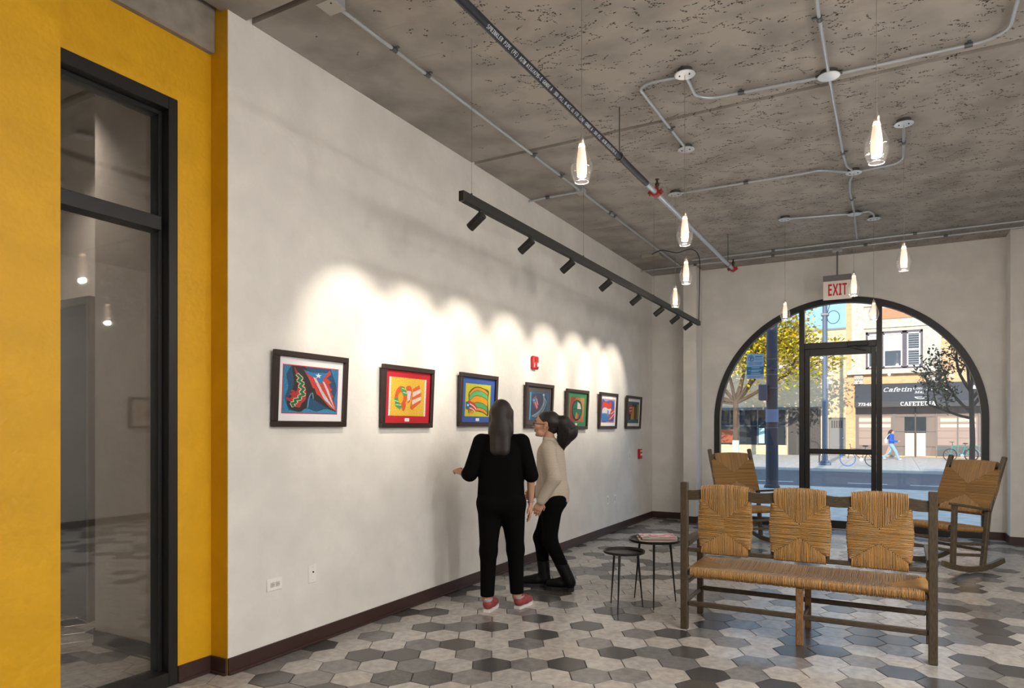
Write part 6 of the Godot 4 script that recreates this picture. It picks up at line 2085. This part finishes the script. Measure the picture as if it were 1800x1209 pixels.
# ---------------------------------------------------------------- the woman walking past across the street
func walker() -> void:
	var skin := Color(0.55, 0.32, 0.22)
	var at := px_y(1567, 808, FARY)
	var t := thing("person", "person in a blue jacket and pale jeans walking past the cafe with a white bag", "person", at, -PI / 2)
	# she walks to the right: local forward is -z
	var mb := MB.new()
	body(mb, [cap(Vector3(0, 1.5, -0.02), Vector3(0, 1.44, -0.04), 0.095, 0.08, skin), cap(Vector3(0, 1.5, -0.1), Vector3(0, 1.47, -0.12), 0.02, 0.018, skin), cap(Vector3(0, 1.42, 0), Vector3(0, 1.3, 0.01), 0.05, 0.055, skin), cap(Vector3(0, 1.25, 0), Vector3(0, 0.9, 0), 0.12, 0.12, skin), cap(Vector3(0.1, 1.0, -0.32), Vector3(0.06, 1.02, -0.4), 0.035, 0.03, skin), cap(Vector3(-0.1, 1.0, -0.3), Vector3(-0.04, 1.02, -0.38), 0.035, 0.03, skin), cap(Vector3(0, 0.9, 0), Vector3(0.08, 0.1, -0.3), 0.08, 0.04, skin), cap(Vector3(0, 0.9, 0), Vector3(-0.08, 0.12, 0.32), 0.08, 0.04, skin)], 0.025, 0.04)
	put("body", mb, mat("skin", Color(1, 1, 1), 0.55), t)
	mats["skin"].vertex_color_use_as_albedo = true
	mb = MB.new()
	body(mb, [cap(Vector3(0, 1.28, 0.01), Vector3(0, 0.92, 0.0), 0.16, 0.17, Color(1, 1, 1), Vector3(0, 0, 1), 1.25), cap(Vector3(-0.16, 1.3, 0), Vector3(0.16, 1.3, 0), 0.07, 0.07), cap(Vector3(0.18, 1.28, 0), Vector3(0.2, 1.02, 0.05), 0.065, 0.06), cap(Vector3(0.2, 1.02, 0.05), Vector3(0.1, 1.0, -0.28), 0.06, 0.045), cap(Vector3(-0.18, 1.28, 0), Vector3(-0.2, 1.02, 0.05), 0.065, 0.06), cap(Vector3(-0.2, 1.02, 0.05), Vector3(-0.1, 1.0, -0.26), 0.06, 0.045)], 0.025, 0.05)
	put("jacket", mb, mat("jacket_blue", rgb(20, 84, 196), 0.8), t)
	mb = MB.new()
	body(mb, [cap(Vector3(0, 0.86, 0), Vector3(0, 0.8, 0), 0.14, 0.14, Color(1, 1, 1), Vector3(0, 0, 1), 1.15), cap(Vector3(0.08, 0.82, 0), Vector3(0.085, 0.47, -0.2), 0.1, 0.075), cap(Vector3(0.085, 0.47, -0.2), Vector3(0.08, 0.1, -0.34), 0.075, 0.06), cap(Vector3(-0.08, 0.82, 0), Vector3(-0.085, 0.46, 0.08), 0.1, 0.075), cap(Vector3(-0.085, 0.46, 0.08), Vector3(-0.08, 0.14, 0.36), 0.075, 0.06)], 0.025, 0.04)
	put("jeans", mb, mat("jeans_pale", rgb(134, 176, 214), 0.85), t)
	for s in [[0.08, 0.0, -0.36], [-0.08, 0.03, 0.38]]:
		put("shoe", MB.new().ball(Vector3(s[0], s[1] + 0.045, s[2] - 0.05), Vector3(0.05, 0.045, 0.13), 10), mat("shoe_pale", rgb(200, 204, 214), 0.7), t)
	mb = MB.new()
	body(mb, [cap(Vector3(0, 1.52, 0.02), Vector3(0, 1.53, 0.01), 0.105, 0.1), cap(Vector3(0, 1.48, 0.09), Vector3(0, 1.14, 0.19), 0.07, 0.045)], 0.02, 0.03)
	put("hair", mb, mat("hair_dark", rgb(44, 34, 32), 0.6), t)
	var bag := thing("shoulder_bag", "white shoulder bag carried by the person across the street", "bag", at + Vector3(-0.26, 0.9, 0.12))
	put("pouch", MB.new().box(Vector3(0, 0.12, 0), Vector3(0.12, 0.28, 0.2), 0.04), mat("bag_white", rgb(228, 230, 232), 0.7), bag)
	put("strap", MB.new().tube(PackedVector3Array([Vector3(0, 0.24, -0.06), Vector3(0.12, 0.46, 0.0), Vector3(0.2, 0.5, 0.0)]), 0.015, 6), mat("bag_white"), bag)

# ---------------------------------------------------------------- the two women at the pictures
const SKIN := Color(0.50, 0.27, 0.18)
const LIP := Color(0.36, 0.12, 0.10)
func V(x: float, y: float, z: float) -> Vector3:
	return Vector3(x, y, z)
# a hand at the wrist w, fingers along d, back of the hand facing b; thumb on the side given by s
func hand(mb: MB, w: Vector3, d: Vector3, b: Vector3, s: float, curl: float) -> void:
	d = d.normalized()
	b = (b - d * b.dot(d)).normalized()
	var side := d.cross(b).normalized() * s
	var pr := []
	pr.append(cap(w - d * 0.02, w + d * 0.01, 0.024, 0.024, SKIN, b, 1.25))
	pr.append(cap(w + d * 0.02 - side * 0.012, w + d * 0.075 - side * 0.024, 0.02, 0.017, SKIN, b, 1.5))
	pr.append(cap(w + d * 0.02 + side * 0.012, w + d * 0.078 + side * 0.022, 0.021, 0.017, SKIN, b, 1.5))
	pr.append(cap(w + d * 0.03, w + d * 0.08, 0.02, 0.018, SKIN, b, 1.5))
	var len := [0.066, 0.076, 0.072, 0.056]
	for i in 4:
		var o := side * (0.031 - 0.0205 * i) + d * (0.084 - absf(i - 1.2) * 0.005)
		var a := w + o
		var l: float = len[i]
		var c1 := curl * (0.5 + 0.12 * i)
		var d1 := (d * cos(c1) - b * sin(c1)).normalized()
		var d2 := (d * cos(c1 * 2.1) - b * sin(c1 * 2.1)).normalized()
		var d3 := (d * cos(c1 * 2.9) - b * sin(c1 * 2.9)).normalized()
		var p1 := a + d1 * l * 0.46
		var p2 := p1 + d2 * l * 0.32
		pr.append(cap(a - d * 0.012, p1, 0.0092, 0.0084, SKIN))
		pr.append(cap(p1, p2, 0.0084, 0.0078, SKIN))
		pr.append(cap(p2, p2 + d3 * l * 0.24, 0.0078, 0.0066, SKIN))
	var t0 := w + d * 0.022 + side * 0.024
	var t1 := t0 + (d * 0.7 + side * 0.62 - b * 0.25).normalized() * 0.036
	var t2 := t1 + (d * 0.95 + side * 0.18 - b * 0.3).normalized() * 0.028
	pr.append(cap(t0, t1, 0.0125, 0.0102, SKIN))
	pr.append(cap(t1, t2, 0.0102, 0.0082, SKIN))
	body(mb, pr, 0.0034, 0.0075)
# a head with a face, its centre at c, looking along f
func head(mb: MB, c: Vector3, f: Vector3, up: Vector3) -> Basis:
	f = f.normalized()
	var r := f.cross(up).normalized()
	var u := r.cross(f).normalized()
	var B := Basis(r, u, -f)                     # x right, y up, -z forward
	var L := func(x: float, y: float, z: float) -> Vector3: return c + B * Vector3(x, y, z)
	var pr := [
		cap(L.call(0, 0.035, 0.022), L.call(0, 0.03, -0.022), 0.082, 0.076, SKIN, r, 1.1),
		cap(L.call(0, -0.01, -0.02), L.call(0, -0.055, -0.032), 0.064, 0.05, SKIN, r, 1.04),
		cap(L.call(-0.03, -0.07, -0.04), L.call(0.03, -0.07, -0.04), 0.03, 0.03, SKIN),
		cap(L.call(0, -0.088, -0.066), L.call(0, -0.09, -0.07), 0.018, 0.017, SKIN),
		cap(L.call(-0.03, 0.03, -0.082), L.call(0.03, 0.03, -0.082), 0.0145, 0.0145, SKIN),
		cap(L.call(0, 0.02, -0.09), L.call(0, -0.02, -0.108), 0.009, 0.0125, SKIN),
		cap(L.call(-0.012, -0.024, -0.096), L.call(0.012, -0.024, -0.096), 0.0085, 0.0085, SKIN),
		cap(L.call(-0.042, -0.015, -0.06), L.call(-0.04, -0.022, -0.062), 0.028, 0.026, SKIN),
		cap(L.call(0.042, -0.015, -0.06), L.call(0.04, -0.022, -0.062), 0.028, 0.026, SKIN),
		cap(L.call(-0.016, -0.049, -0.09), L.call(0.016, -0.049, -0.09), 0.0058, 0.0058, LIP),
		cap(L.call(-0.013, -0.059, -0.088), L.call(0.013, -0.059, -0.088), 0.0068, 0.0068, LIP),
	]
	for s in [-1.0, 1.0]:
		pr.append(cap(L.call(s * 0.076, 0.018, 0.012), L.call(s * 0.078, -0.022, 0.004), 0.012, 0.009, SKIN))
		pr.append(cap(L.call(s * 0.083, 0.024, 0.02), L.call(s * 0.085, 0.0, 0.024), 0.0065, 0.006, SKIN))
	body(mb, pr, 0.0046, 0.014)
	return B
func face_bits(t: Node3D, c: Vector3, B: Basis, brow: Color) -> void:
	for s in [-1.0, 1.0]:
		var e := put("eye", MB.new().ball(c + B * Vector3(s * 0.031, 0.008, -0.079), Vector3.ONE * 0.0125, 12), mat("eye_white", rgb(232, 228, 222), 0.3), t)
		put("iris", MB.new().ball(c + B * Vector3(s * 0.031, 0.008, -0.0885), Vector3(0.0055, 0.0055, 0.0042), 8), mat("iris_dark", rgb(46, 30, 22), 0.2), e)
		var lid := MB.new()
		lid.tube(PackedVector3Array([c + B * Vector3(s * 0.045, 0.009, -0.08), c + B * Vector3(s * 0.038, 0.016, -0.088), c + B * Vector3(s * 0.03, 0.0185, -0.0915), c + B * Vector3(s * 0.019, 0.014, -0.09)]), 0.0026, 6)
		put("lashes", lid, mat("brow", brow, 0.8), e)
		var bw := MB.new()
		bw.tube(PackedVector3Array([c + B * Vector3(s * 0.052, 0.03, -0.082), c + B * Vector3(s * 0.038, 0.037, -0.093), c + B * Vector3(s * 0.018, 0.033, -0.098)]), 0.0036, 6)
		put("eyebrow", bw, mat("brow"), t)
func shoe(t: Node3D, heel: Vector3, yaw: float, upper: Material, sole: Material, boot: float, ank := Vector3.ZERO, knee := Vector3.ZERO) -> void:
	var ba := Basis(Vector3.UP, yaw)
	var L := func(x: float, y: float, z: float) -> Vector3: return heel + ba * Vector3(x, y, z)
	var mb := MB.new()
	var pr := [cap(L.call(0, 0.055, -0.035), L.call(0, 0.05, -0.12), 0.036, 0.04), cap(L.call(0, 0.05, -0.12), L.call(0.004, 0.038, -0.205), 0.042, 0.032), cap(L.call(0, 0.06, -0.04), L.call(0, 0.085 + boot, -0.05), 0.037, 0.04 + boot * 0.08)]
	if boot > 0.05:
		var d := (knee - ank).normalized()
		pr[0] = cap(L.call(0, 0.07, -0.04), L.call(0, 0.07, -0.12), 0.044, 0.046)
		pr[1] = cap(L.call(0, 0.065, -0.12), L.call(0.004, 0.055, -0.215), 0.048, 0.042)
		pr[2] = cap(ank - d * 0.04, ank + d * (boot + 0.05), 0.052, 0.06)
	body(mb, pr, 0.007, 0.02, [[L.call(0, 0.018 if boot < 0.05 else 0.03, 0), Vector3.DOWN], [L.call(0, 0.1 + boot, 0) + Vector3(0, 0.0, 0), Vector3.UP]])
	var o := put("boot" if boot > 0.05 else "shoe", mb, upper, t)
	var hh := 0.022 if boot < 0.05 else 0.034
	mb = MB.new()
	var poly := PackedVector2Array()
	for q in [[0.032, 0.006], [0.036, 0.05], [0.034, 0.09], [0.045, 0.14], [0.046, 0.18], [0.034, 0.225], [0.01, 0.243], [-0.02, 0.24], [-0.038, 0.215], [-0.044, 0.17], [-0.04, 0.12], [-0.034, 0.08], [-0.036, 0.03], [-0.026, 0.0], [0.022, 0.0]]:
		poly.append(Vector2(q[0], q[1]) * (1.0 if boot < 0.05 else 1.12))
	# the outline lies in x and z; pushed upwards by the thickness of the sole
	mb.xf = Transform3D(ba * Basis(Vector3(1, 0, 0), Vector3(0, 0, -1), Vector3(0, 1, 0)), heel)
	mb.prism(poly, hh)
	put("sole", mb, sole, o)
	if boot > 0.05:
		mb = MB.new()
		mb.xf = Transform3D(ba, heel)
		for k in 5:
			mb.rod(V(-0.02, 0.085 + k * 0.022, -0.125 + k * 0.013), V(0.02, 0.085 + k * 0.022, -0.125 + k * 0.013), 0.004, 6)
		put("laces", mb, mat("lace_black", rgb(20, 20, 22), 0.7), o)
	else:
		mb = MB.new()
		mb.xf = Transform3D(ba, heel)
		mb.lathe([Vector2(0.031, 0.078), Vector2(0.037, 0.08), Vector2(0.038, 0.1), Vector2(0.033, 0.102)], 16, V(0, 0.0, -0.045), Basis.from_scale(Vector3(1, 1, 1.2)))
		put("collar", mb, mat("shoe_grey", rgb(170, 160, 166), 0.6), o)
		mb = MB.new()
		mb.xf = Transform3D(ba, heel)
		for k in 4:
			mb.rod(V(-0.018, 0.086 - k * 0.008, -0.105 - k * 0.02), V(0.018, 0.086 - k * 0.008, -0.105 - k * 0.02), 0.004, 6)
		put("laces", mb, mat("shoe_grey"), o)

func build_people() -> void:
	mat("boot_black", rgb(12, 12, 13), 0.5).metallic_specular = 0.3
	for k in ["blouse_black", "trousers_black", "leggings_black"]:
		mat(k, rgb(9, 9, 10), 0.9).metallic_specular = 0.2
	mat("skin", Color(1, 1, 1), 0.55).vertex_color_use_as_albedo = true
	woman_in_black()
	woman_in_sweater()

func woman_in_black() -> void:
	var t := thing("person", "person with long dark hair in black, standing with back turned at the pictures", "person", Vector3(-2.72, 0, -4.69), deg_to_rad(25.0))
	var hipL := V(-0.088, 0.86, 0.0)
	var hipR := V(0.088, 0.86, 0.0)
	var kneeL := V(-0.102, 0.475, 0.01)
	var kneeR := V(0.108, 0.475, -0.065)
	var ankL := V(-0.112, 0.1, 0.015)
	var ankR := V(0.118, 0.1, -0.10)
	var shL := V(-0.168, 1.345, 0.01)
	var shR := V(0.168, 1.345, 0.01)
	var elL := V(-0.25, 1.085, 0.045)
	var wrL := V(-0.365, 1.10, -0.13)
	var elR := V(0.238, 1.085, 0.03)
	var wrR := V(0.232, 0.862, -0.03)
	var hc := V(0.0, 1.548, -0.02)
	var mb := MB.new()
	body(mb, [cap(V(0, 1.30, 0.01), V(0, 1.02, 0.0), 0.125, 0.105, SKIN, V(0, 0, 1), 1.35), cap(V(0, 1.0, 0), V(0, 0.88, 0.01), 0.12, 0.14, SKIN, V(0, 0, 1), 1.25), cap(V(-0.15, 1.345, 0.01), V(0.15, 1.345, 0.01), 0.05, 0.05, SKIN), cap(V(0, 1.34, 0.02), V(0, 1.47, 0.0), 0.06, 0.047, SKIN),
		cap(shL, elL, 0.045, 0.036, SKIN), cap(elL, wrL, 0.036, 0.024, SKIN), cap(shR, elR, 0.045, 0.036, SKIN), cap(elR, wrR, 0.036, 0.024, SKIN),
		cap(hipL, kneeL, 0.085, 0.054, SKIN), cap(kneeL, ankL, 0.054, 0.034, SKIN), cap(hipR, kneeR, 0.085, 0.054, SKIN), cap(kneeR, ankR, 0.054, 0.034, SKIN), cap(ankL, V(-0.112, 0.05, -0.02), 0.034, 0.03, SKIN), cap(ankR, V(0.118, 0.05, -0.135), 0.034, 0.03, SKIN)], 0.013, 0.03)
	hand(mb, wrR, V(0.02, -1, -0.12), V(1, 0, 0.1), 1.0, 0.35)
	hand(mb, wrL, V(-0.25, 0.1, -1), V(-0.35, 1, 0), 1.0, 0.4)
	var B := head(mb, hc, V(-0.12, 0.02, -1), Vector3.UP)
	put("body", mb, mat("skin"), t)
	face_bits(t, hc, B, rgb(30, 22, 20))
	# loose black blouse with elbow sleeves
	mb = MB.new()
	body(mb, [cap(V(-0.035, 1.26, 0.012), V(-0.04, 0.90, 0.012), 0.135, 0.152, Color.WHITE, V(0, 0, 1), 1.3), cap(V(0.035, 1.26, 0.012), V(0.035, 0.90, 0.012), 0.135, 0.152, Color.WHITE, V(0, 0, 1), 1.3), cap(V(-0.15, 1.348, 0.012), V(0.15, 1.348, 0.012), 0.06, 0.06), cap(V(0, 1.36, 0.02), V(0, 1.39, 0.016), 0.07, 0.064),
		cap(shL, elL.lerp(shL, 0.02), 0.06, 0.058), cap(elL.lerp(shL, 0.02), elL.lerp(wrL, 0.2), 0.056, 0.05), cap(shR, elR.lerp(shR, -0.02), 0.06, 0.058)], 0.011, 0.022, [[V(0, 0.868, 0), V(0, -1, 0)]])
	var blouse := relief(mat("blouse_black", rgb(9, 9, 10), 0.9), n_fine, 0.3)
	put("blouse", mb, blouse, t)
	# slim black trousers
	mb = MB.new()
	body(mb, [cap(V(-0.07, 0.87, 0.02), V(0.07, 0.87, 0.02), 0.125, 0.125, Color.WHITE, V(0, 0, 1), 1.05), cap(hipL + V(0, -0.02, 0), kneeL, 0.104, 0.068), cap(kneeL, V(-0.112, 0.09, 0.015), 0.068, 0.054), cap(hipR + V(0, -0.02, 0), kneeR, 0.104, 0.068), cap(kneeR, V(0.118, 0.09, -0.10), 0.068, 0.054)], 0.011, 0.035, [[V(0, 0.118, 0), V(0, -1, 0)], [V(0, 0.97, 0), V(0, 1, 0)]])
	put("trousers", mb, mat("trousers_black", rgb(8, 8, 9), 0.85), t)
	var red := mat("shoe_red", rgb(142, 62, 62), 0.65)
	var sw := mat("sole_white", rgb(212, 208, 204), 0.6)
	shoe(t, V(-0.113, 0, 0.062), deg_to_rad(-12.0), red, sw, 0.0)
	shoe(t, V(0.12, 0, -0.055), deg_to_rad(-24.0), red, sw, 0.0)
	# long straight hair
	mb = MB.new()
	var hb := [cap(V(0, 1.592, 0.018), V(0, 1.585, -0.014), 0.092, 0.088, Color.WHITE, V(1, 0, 0), 1.1), cap(V(0, 1.57, 0.045), V(0, 1.44, 0.075), 0.078, 0.068, Color.WHITE, V(0, 0, 1), 1.1), cap(V(-0.028, 1.46, 0.08), V(-0.032, 1.29, 0.105), 0.058, 0.05, Color.WHITE, V(0, 0, 1), 1.35), cap(V(0.03, 1.46, 0.08), V(0.03, 1.285, 0.105), 0.058, 0.05, Color.WHITE, V(0, 0, 1), 1.35), cap(V(-0.068, 1.58, 0.0), V(-0.066, 1.42, 0.05), 0.03, 0.036), cap(V(0.068, 1.58, 0.0), V(0.066, 1.42, 0.05), 0.03, 0.036)]
	body(mb, hb, 0.008, 0.025)
	var hm := mat("hair_brown", rgb(42, 32, 30), 0.55)
	grain(hm, t_wood, Vector3(30, 1.5, 30))
	relief(hm, n_fine, 0.9)
	put("hair", mb, hm, t)
	var br := PackedVector3Array()
	for k in 17:
		var a := TAU * k / 16
		br.append(wrR + V(0.031 * cos(a), 0.006, 0.028 * sin(a)))
	put("bracelet", MB.new().tube(br, 0.0028, 6, -1.0, false), mat("chrome"), t, Vector3.ZERO, "thin silver bracelet")

func woman_in_sweater() -> void:
	var t := thing("person", "person in a beige sweater with glasses and a bushy ponytail, turned sideways", "person", Vector3(-2.705, 0, -5.555), deg_to_rad(109.0))
	# right leg leads, left leg trails on the near side
	var hipR := V(0.075, 0.80, 0.02)
	var hipL := V(-0.075, 0.80, 0.02)
	var kneeR := V(0.07, 0.45, -0.10)
	var kneeL := V(-0.075, 0.455, 0.0)
	var ankR := V(0.06, 0.11, -0.065)
	var ankL := V(-0.07, 0.115, 0.165)
	var shL := V(-0.155, 1.275, -0.005)
	var shR := V(0.155, 1.275, -0.005)
	var elL := V(-0.205, 1.01, 0.06)
	var wrL := V(-0.19, 0.815, -0.06)
	var elR := V(0.205, 1.01, 0.05)
	var wrR := V(0.165, 0.88, -0.14)
	var hc := V(0.0, 1.475, -0.045)
	var mb := MB.new()
	body(mb, [cap(V(0, 1.22, 0.0), V(0, 0.98, 0.01), 0.12, 0.105, SKIN, V(0, 0, 1), 1.3), cap(V(0, 0.96, 0.01), V(0, 0.84, 0.02), 0.12, 0.135, SKIN, V(0, 0, 1), 1.2), cap(V(-0.14, 1.275, -0.005), V(0.14, 1.275, -0.005), 0.048, 0.048, SKIN), cap(V(0, 1.27, 0.0), V(0, 1.40, -0.015), 0.058, 0.045, SKIN),
		cap(shL, elL, 0.043, 0.035, SKIN), cap(elL, wrL, 0.035, 0.024, SKIN), cap(shR, elR, 0.043, 0.035, SKIN), cap(elR, wrR, 0.035, 0.024, SKIN),
		cap(hipR, kneeR, 0.082, 0.054, SKIN), cap(kneeR, ankR, 0.054, 0.034, SKIN), cap(hipL, kneeL, 0.082, 0.054, SKIN), cap(kneeL, ankL, 0.054, 0.034, SKIN), cap(ankR, V(0.06, 0.06, -0.09), 0.03, 0.028, SKIN), cap(ankL, V(-0.07, 0.06, 0.14), 0.03, 0.028, SKIN)], 0.013, 0.03)
	hand(mb, wrL, V(0.1, -1, -0.45), V(-1, 0, 0.1), -1.0, 0.4)
	hand(mb, wrR, V(-0.2, -0.5, -1), V(1, 0.2, 0), 1.0, 0.45)
	var B := head(mb, hc, V(0.05, 0.12, -1), Vector3.UP)
	put("body", mb, mat("skin"), t)
	face_bits(t, hc, B, rgb(30, 22, 20))
	# chunky sweater with a high collar
	mb = MB.new()
	body(mb, [cap(V(0, 1.20, 0.0), V(0, 0.86, 0.015), 0.152, 0.172, Color.WHITE, V(0, 0, 1), 1.2), cap(V(0, 0.87, 0.015), V(0, 0.80, 0.02), 0.174, 0.165, Color.WHITE, V(0, 0, 1), 1.12), cap(V(-0.135, 1.282, -0.005), V(0.135, 1.282, -0.005), 0.062, 0.062), cap(V(0, 1.29, 0), V(0, 1.35, -0.012), 0.072, 0.062),
		cap(shL, elL, 0.064, 0.058), cap(elL, wrL, 0.058, 0.044), cap(shR, elR, 0.064, 0.058), cap(elR, wrR, 0.058, 0.044)], 0.011, 0.02, [[V(0, 0.772, 0), V(0, -1, 0.12)], [V(0, 1.372, -0.01), V(0, 1, 0.1)]])
	var knit := mat("sweater_beige", rgb(214, 200, 182), 0.95)
	grain(knit, t_wood, Vector3(26, 9, 26))
	relief(knit, n_fine, 0.7)
	put("sweater", mb, knit, t)
	mb = MB.new()
	body(mb, [cap(V(-0.06, 0.81, 0.03), V(0.06, 0.81, 0.03), 0.122, 0.122, Color.WHITE, V(0, 0, 1), 1.0), cap(hipR + V(0, -0.02, 0), kneeR, 0.1, 0.066), cap(kneeR, ankR, 0.066, 0.048), cap(hipL + V(0, -0.02, 0), kneeL, 0.1, 0.066), cap(kneeL, ankL, 0.066, 0.048)], 0.011, 0.035, [[V(0, 0.17, 0), V(0, -1, 0)]])
	put("leggings", mb, mat("leggings_black", rgb(14, 15, 19), 0.65), t)
	var bl := mat("boot_black", rgb(13, 12, 13), 0.45)
	var bs := mat("boot_sole", rgb(16, 16, 17), 0.6)
	shoe(t, V(0.06, 0, -0.015), deg_to_rad(4.0), bl, bs, 0.14, ankR, kneeR)
	shoe(t, V(-0.07, 0, 0.215), deg_to_rad(-8.0), bl, bs, 0.14, ankL, kneeL)
	# hair drawn back into a bushy ponytail
	mb = MB.new()
	body(mb, [cap(V(0, 1.522, -0.005), V(0, 1.528, -0.04), 0.089, 0.08, Color.WHITE, V(1, 0, 0), 1.08), cap(V(0, 1.50, 0.02), V(0, 1.455, 0.02), 0.076, 0.055), cap(V(0, 1.50, 0.06), V(0, 1.51, 0.1), 0.045, 0.05), cap(V(0, 1.50, 0.12), V(0, 1.42, 0.165), 0.066, 0.082), cap(V(0, 1.42, 0.155), V(0, 1.36, 0.125), 0.08, 0.066), cap(V(0, 1.36, 0.12), V(0.0, 1.265, 0.09), 0.058, 0.036), cap(V(-0.03, 1.43, 0.18), V(0.03, 1.40, 0.185), 0.04, 0.04)], 0.008, 0.025, [])
	var hm := mat("hair_black", rgb(34, 26, 25), 0.5)
	grain(hm, t_wood, Vector3(20, 5, 20))
	relief(hm, n_fine, 1.0)
	put("hair", mb, hm, t)
	var rng := RandomNumberGenerator.new()            # frizzy strands standing off the ponytail
	rng.seed = 3
	mb = MB.new()
	for k in 150:
		var a := rng.randf_range(-PI, PI)
		var side := V(cos(a), 0.35 * sin(a), 0.9 * sin(a))
		var pts := PackedVector3Array()
		var ph := rng.randf() * TAU
		for i in 8:
			var q := i / 7.0
			var mid: Vector3
			var rad: float
			if q < 0.5:
				mid = V(0, 1.505, 0.09).lerp(V(0, 1.42, 0.16), q * 2.0)
				rad = lerpf(0.045, 0.086, q * 2.0)
			else:
				mid = V(0, 1.42, 0.16).lerp(V(0, 1.27, 0.095), q * 2.0 - 1.0)
				rad = lerpf(0.086, 0.038, q * 2.0 - 1.0)
			pts.append(mid + side * rad * rng.randf_range(1.0, 1.16) + V(sin(ph + q * 9.0), 0, cos(ph + q * 9.0)) * 0.009)
		mb.tube(pts, 0.0032, 4, 0.0018, false)
	put("curly_strands", mb, hm, t).set_meta("kind", "stuff")
	var tie := PackedVector3Array()
	for k in 13:
		var a := TAU * k / 12
		tie.append(V(0.05 * cos(a), 1.507 + 0.05 * sin(a), 0.082))
	put("hair_tie", MB.new().tube(tie, 0.009, 6, -1.0, false), mat("hair_tie", rgb(20, 20, 22), 0.8), t)
	# glasses
	mb = MB.new()
	for s in [-1.0, 1.0]:
		var ring := PackedVector3Array()
		for k in 17:
			var a := TAU * k / 16
			ring.append(hc + B * V(s * 0.032 + 0.024 * cos(a), 0.004 + 0.018 * sin(a), -0.106))
		mb.tube(ring, 0.0024, 6, -1.0, false)
		mb.rod(hc + B * V(s * 0.055, 0.008, -0.105), hc + B * V(s * 0.08, 0.014, 0.012), 0.0024, 6)
	mb.rod(hc + B * V(-0.009, 0.008, -0.107), hc + B * V(0.009, 0.008, -0.107), 0.0022, 6)
	put("eyeglasses", mb, mat("glasses_dark", rgb(40, 26, 24), 0.3), t, Vector3.ZERO, "dark-rimmed eyeglasses")
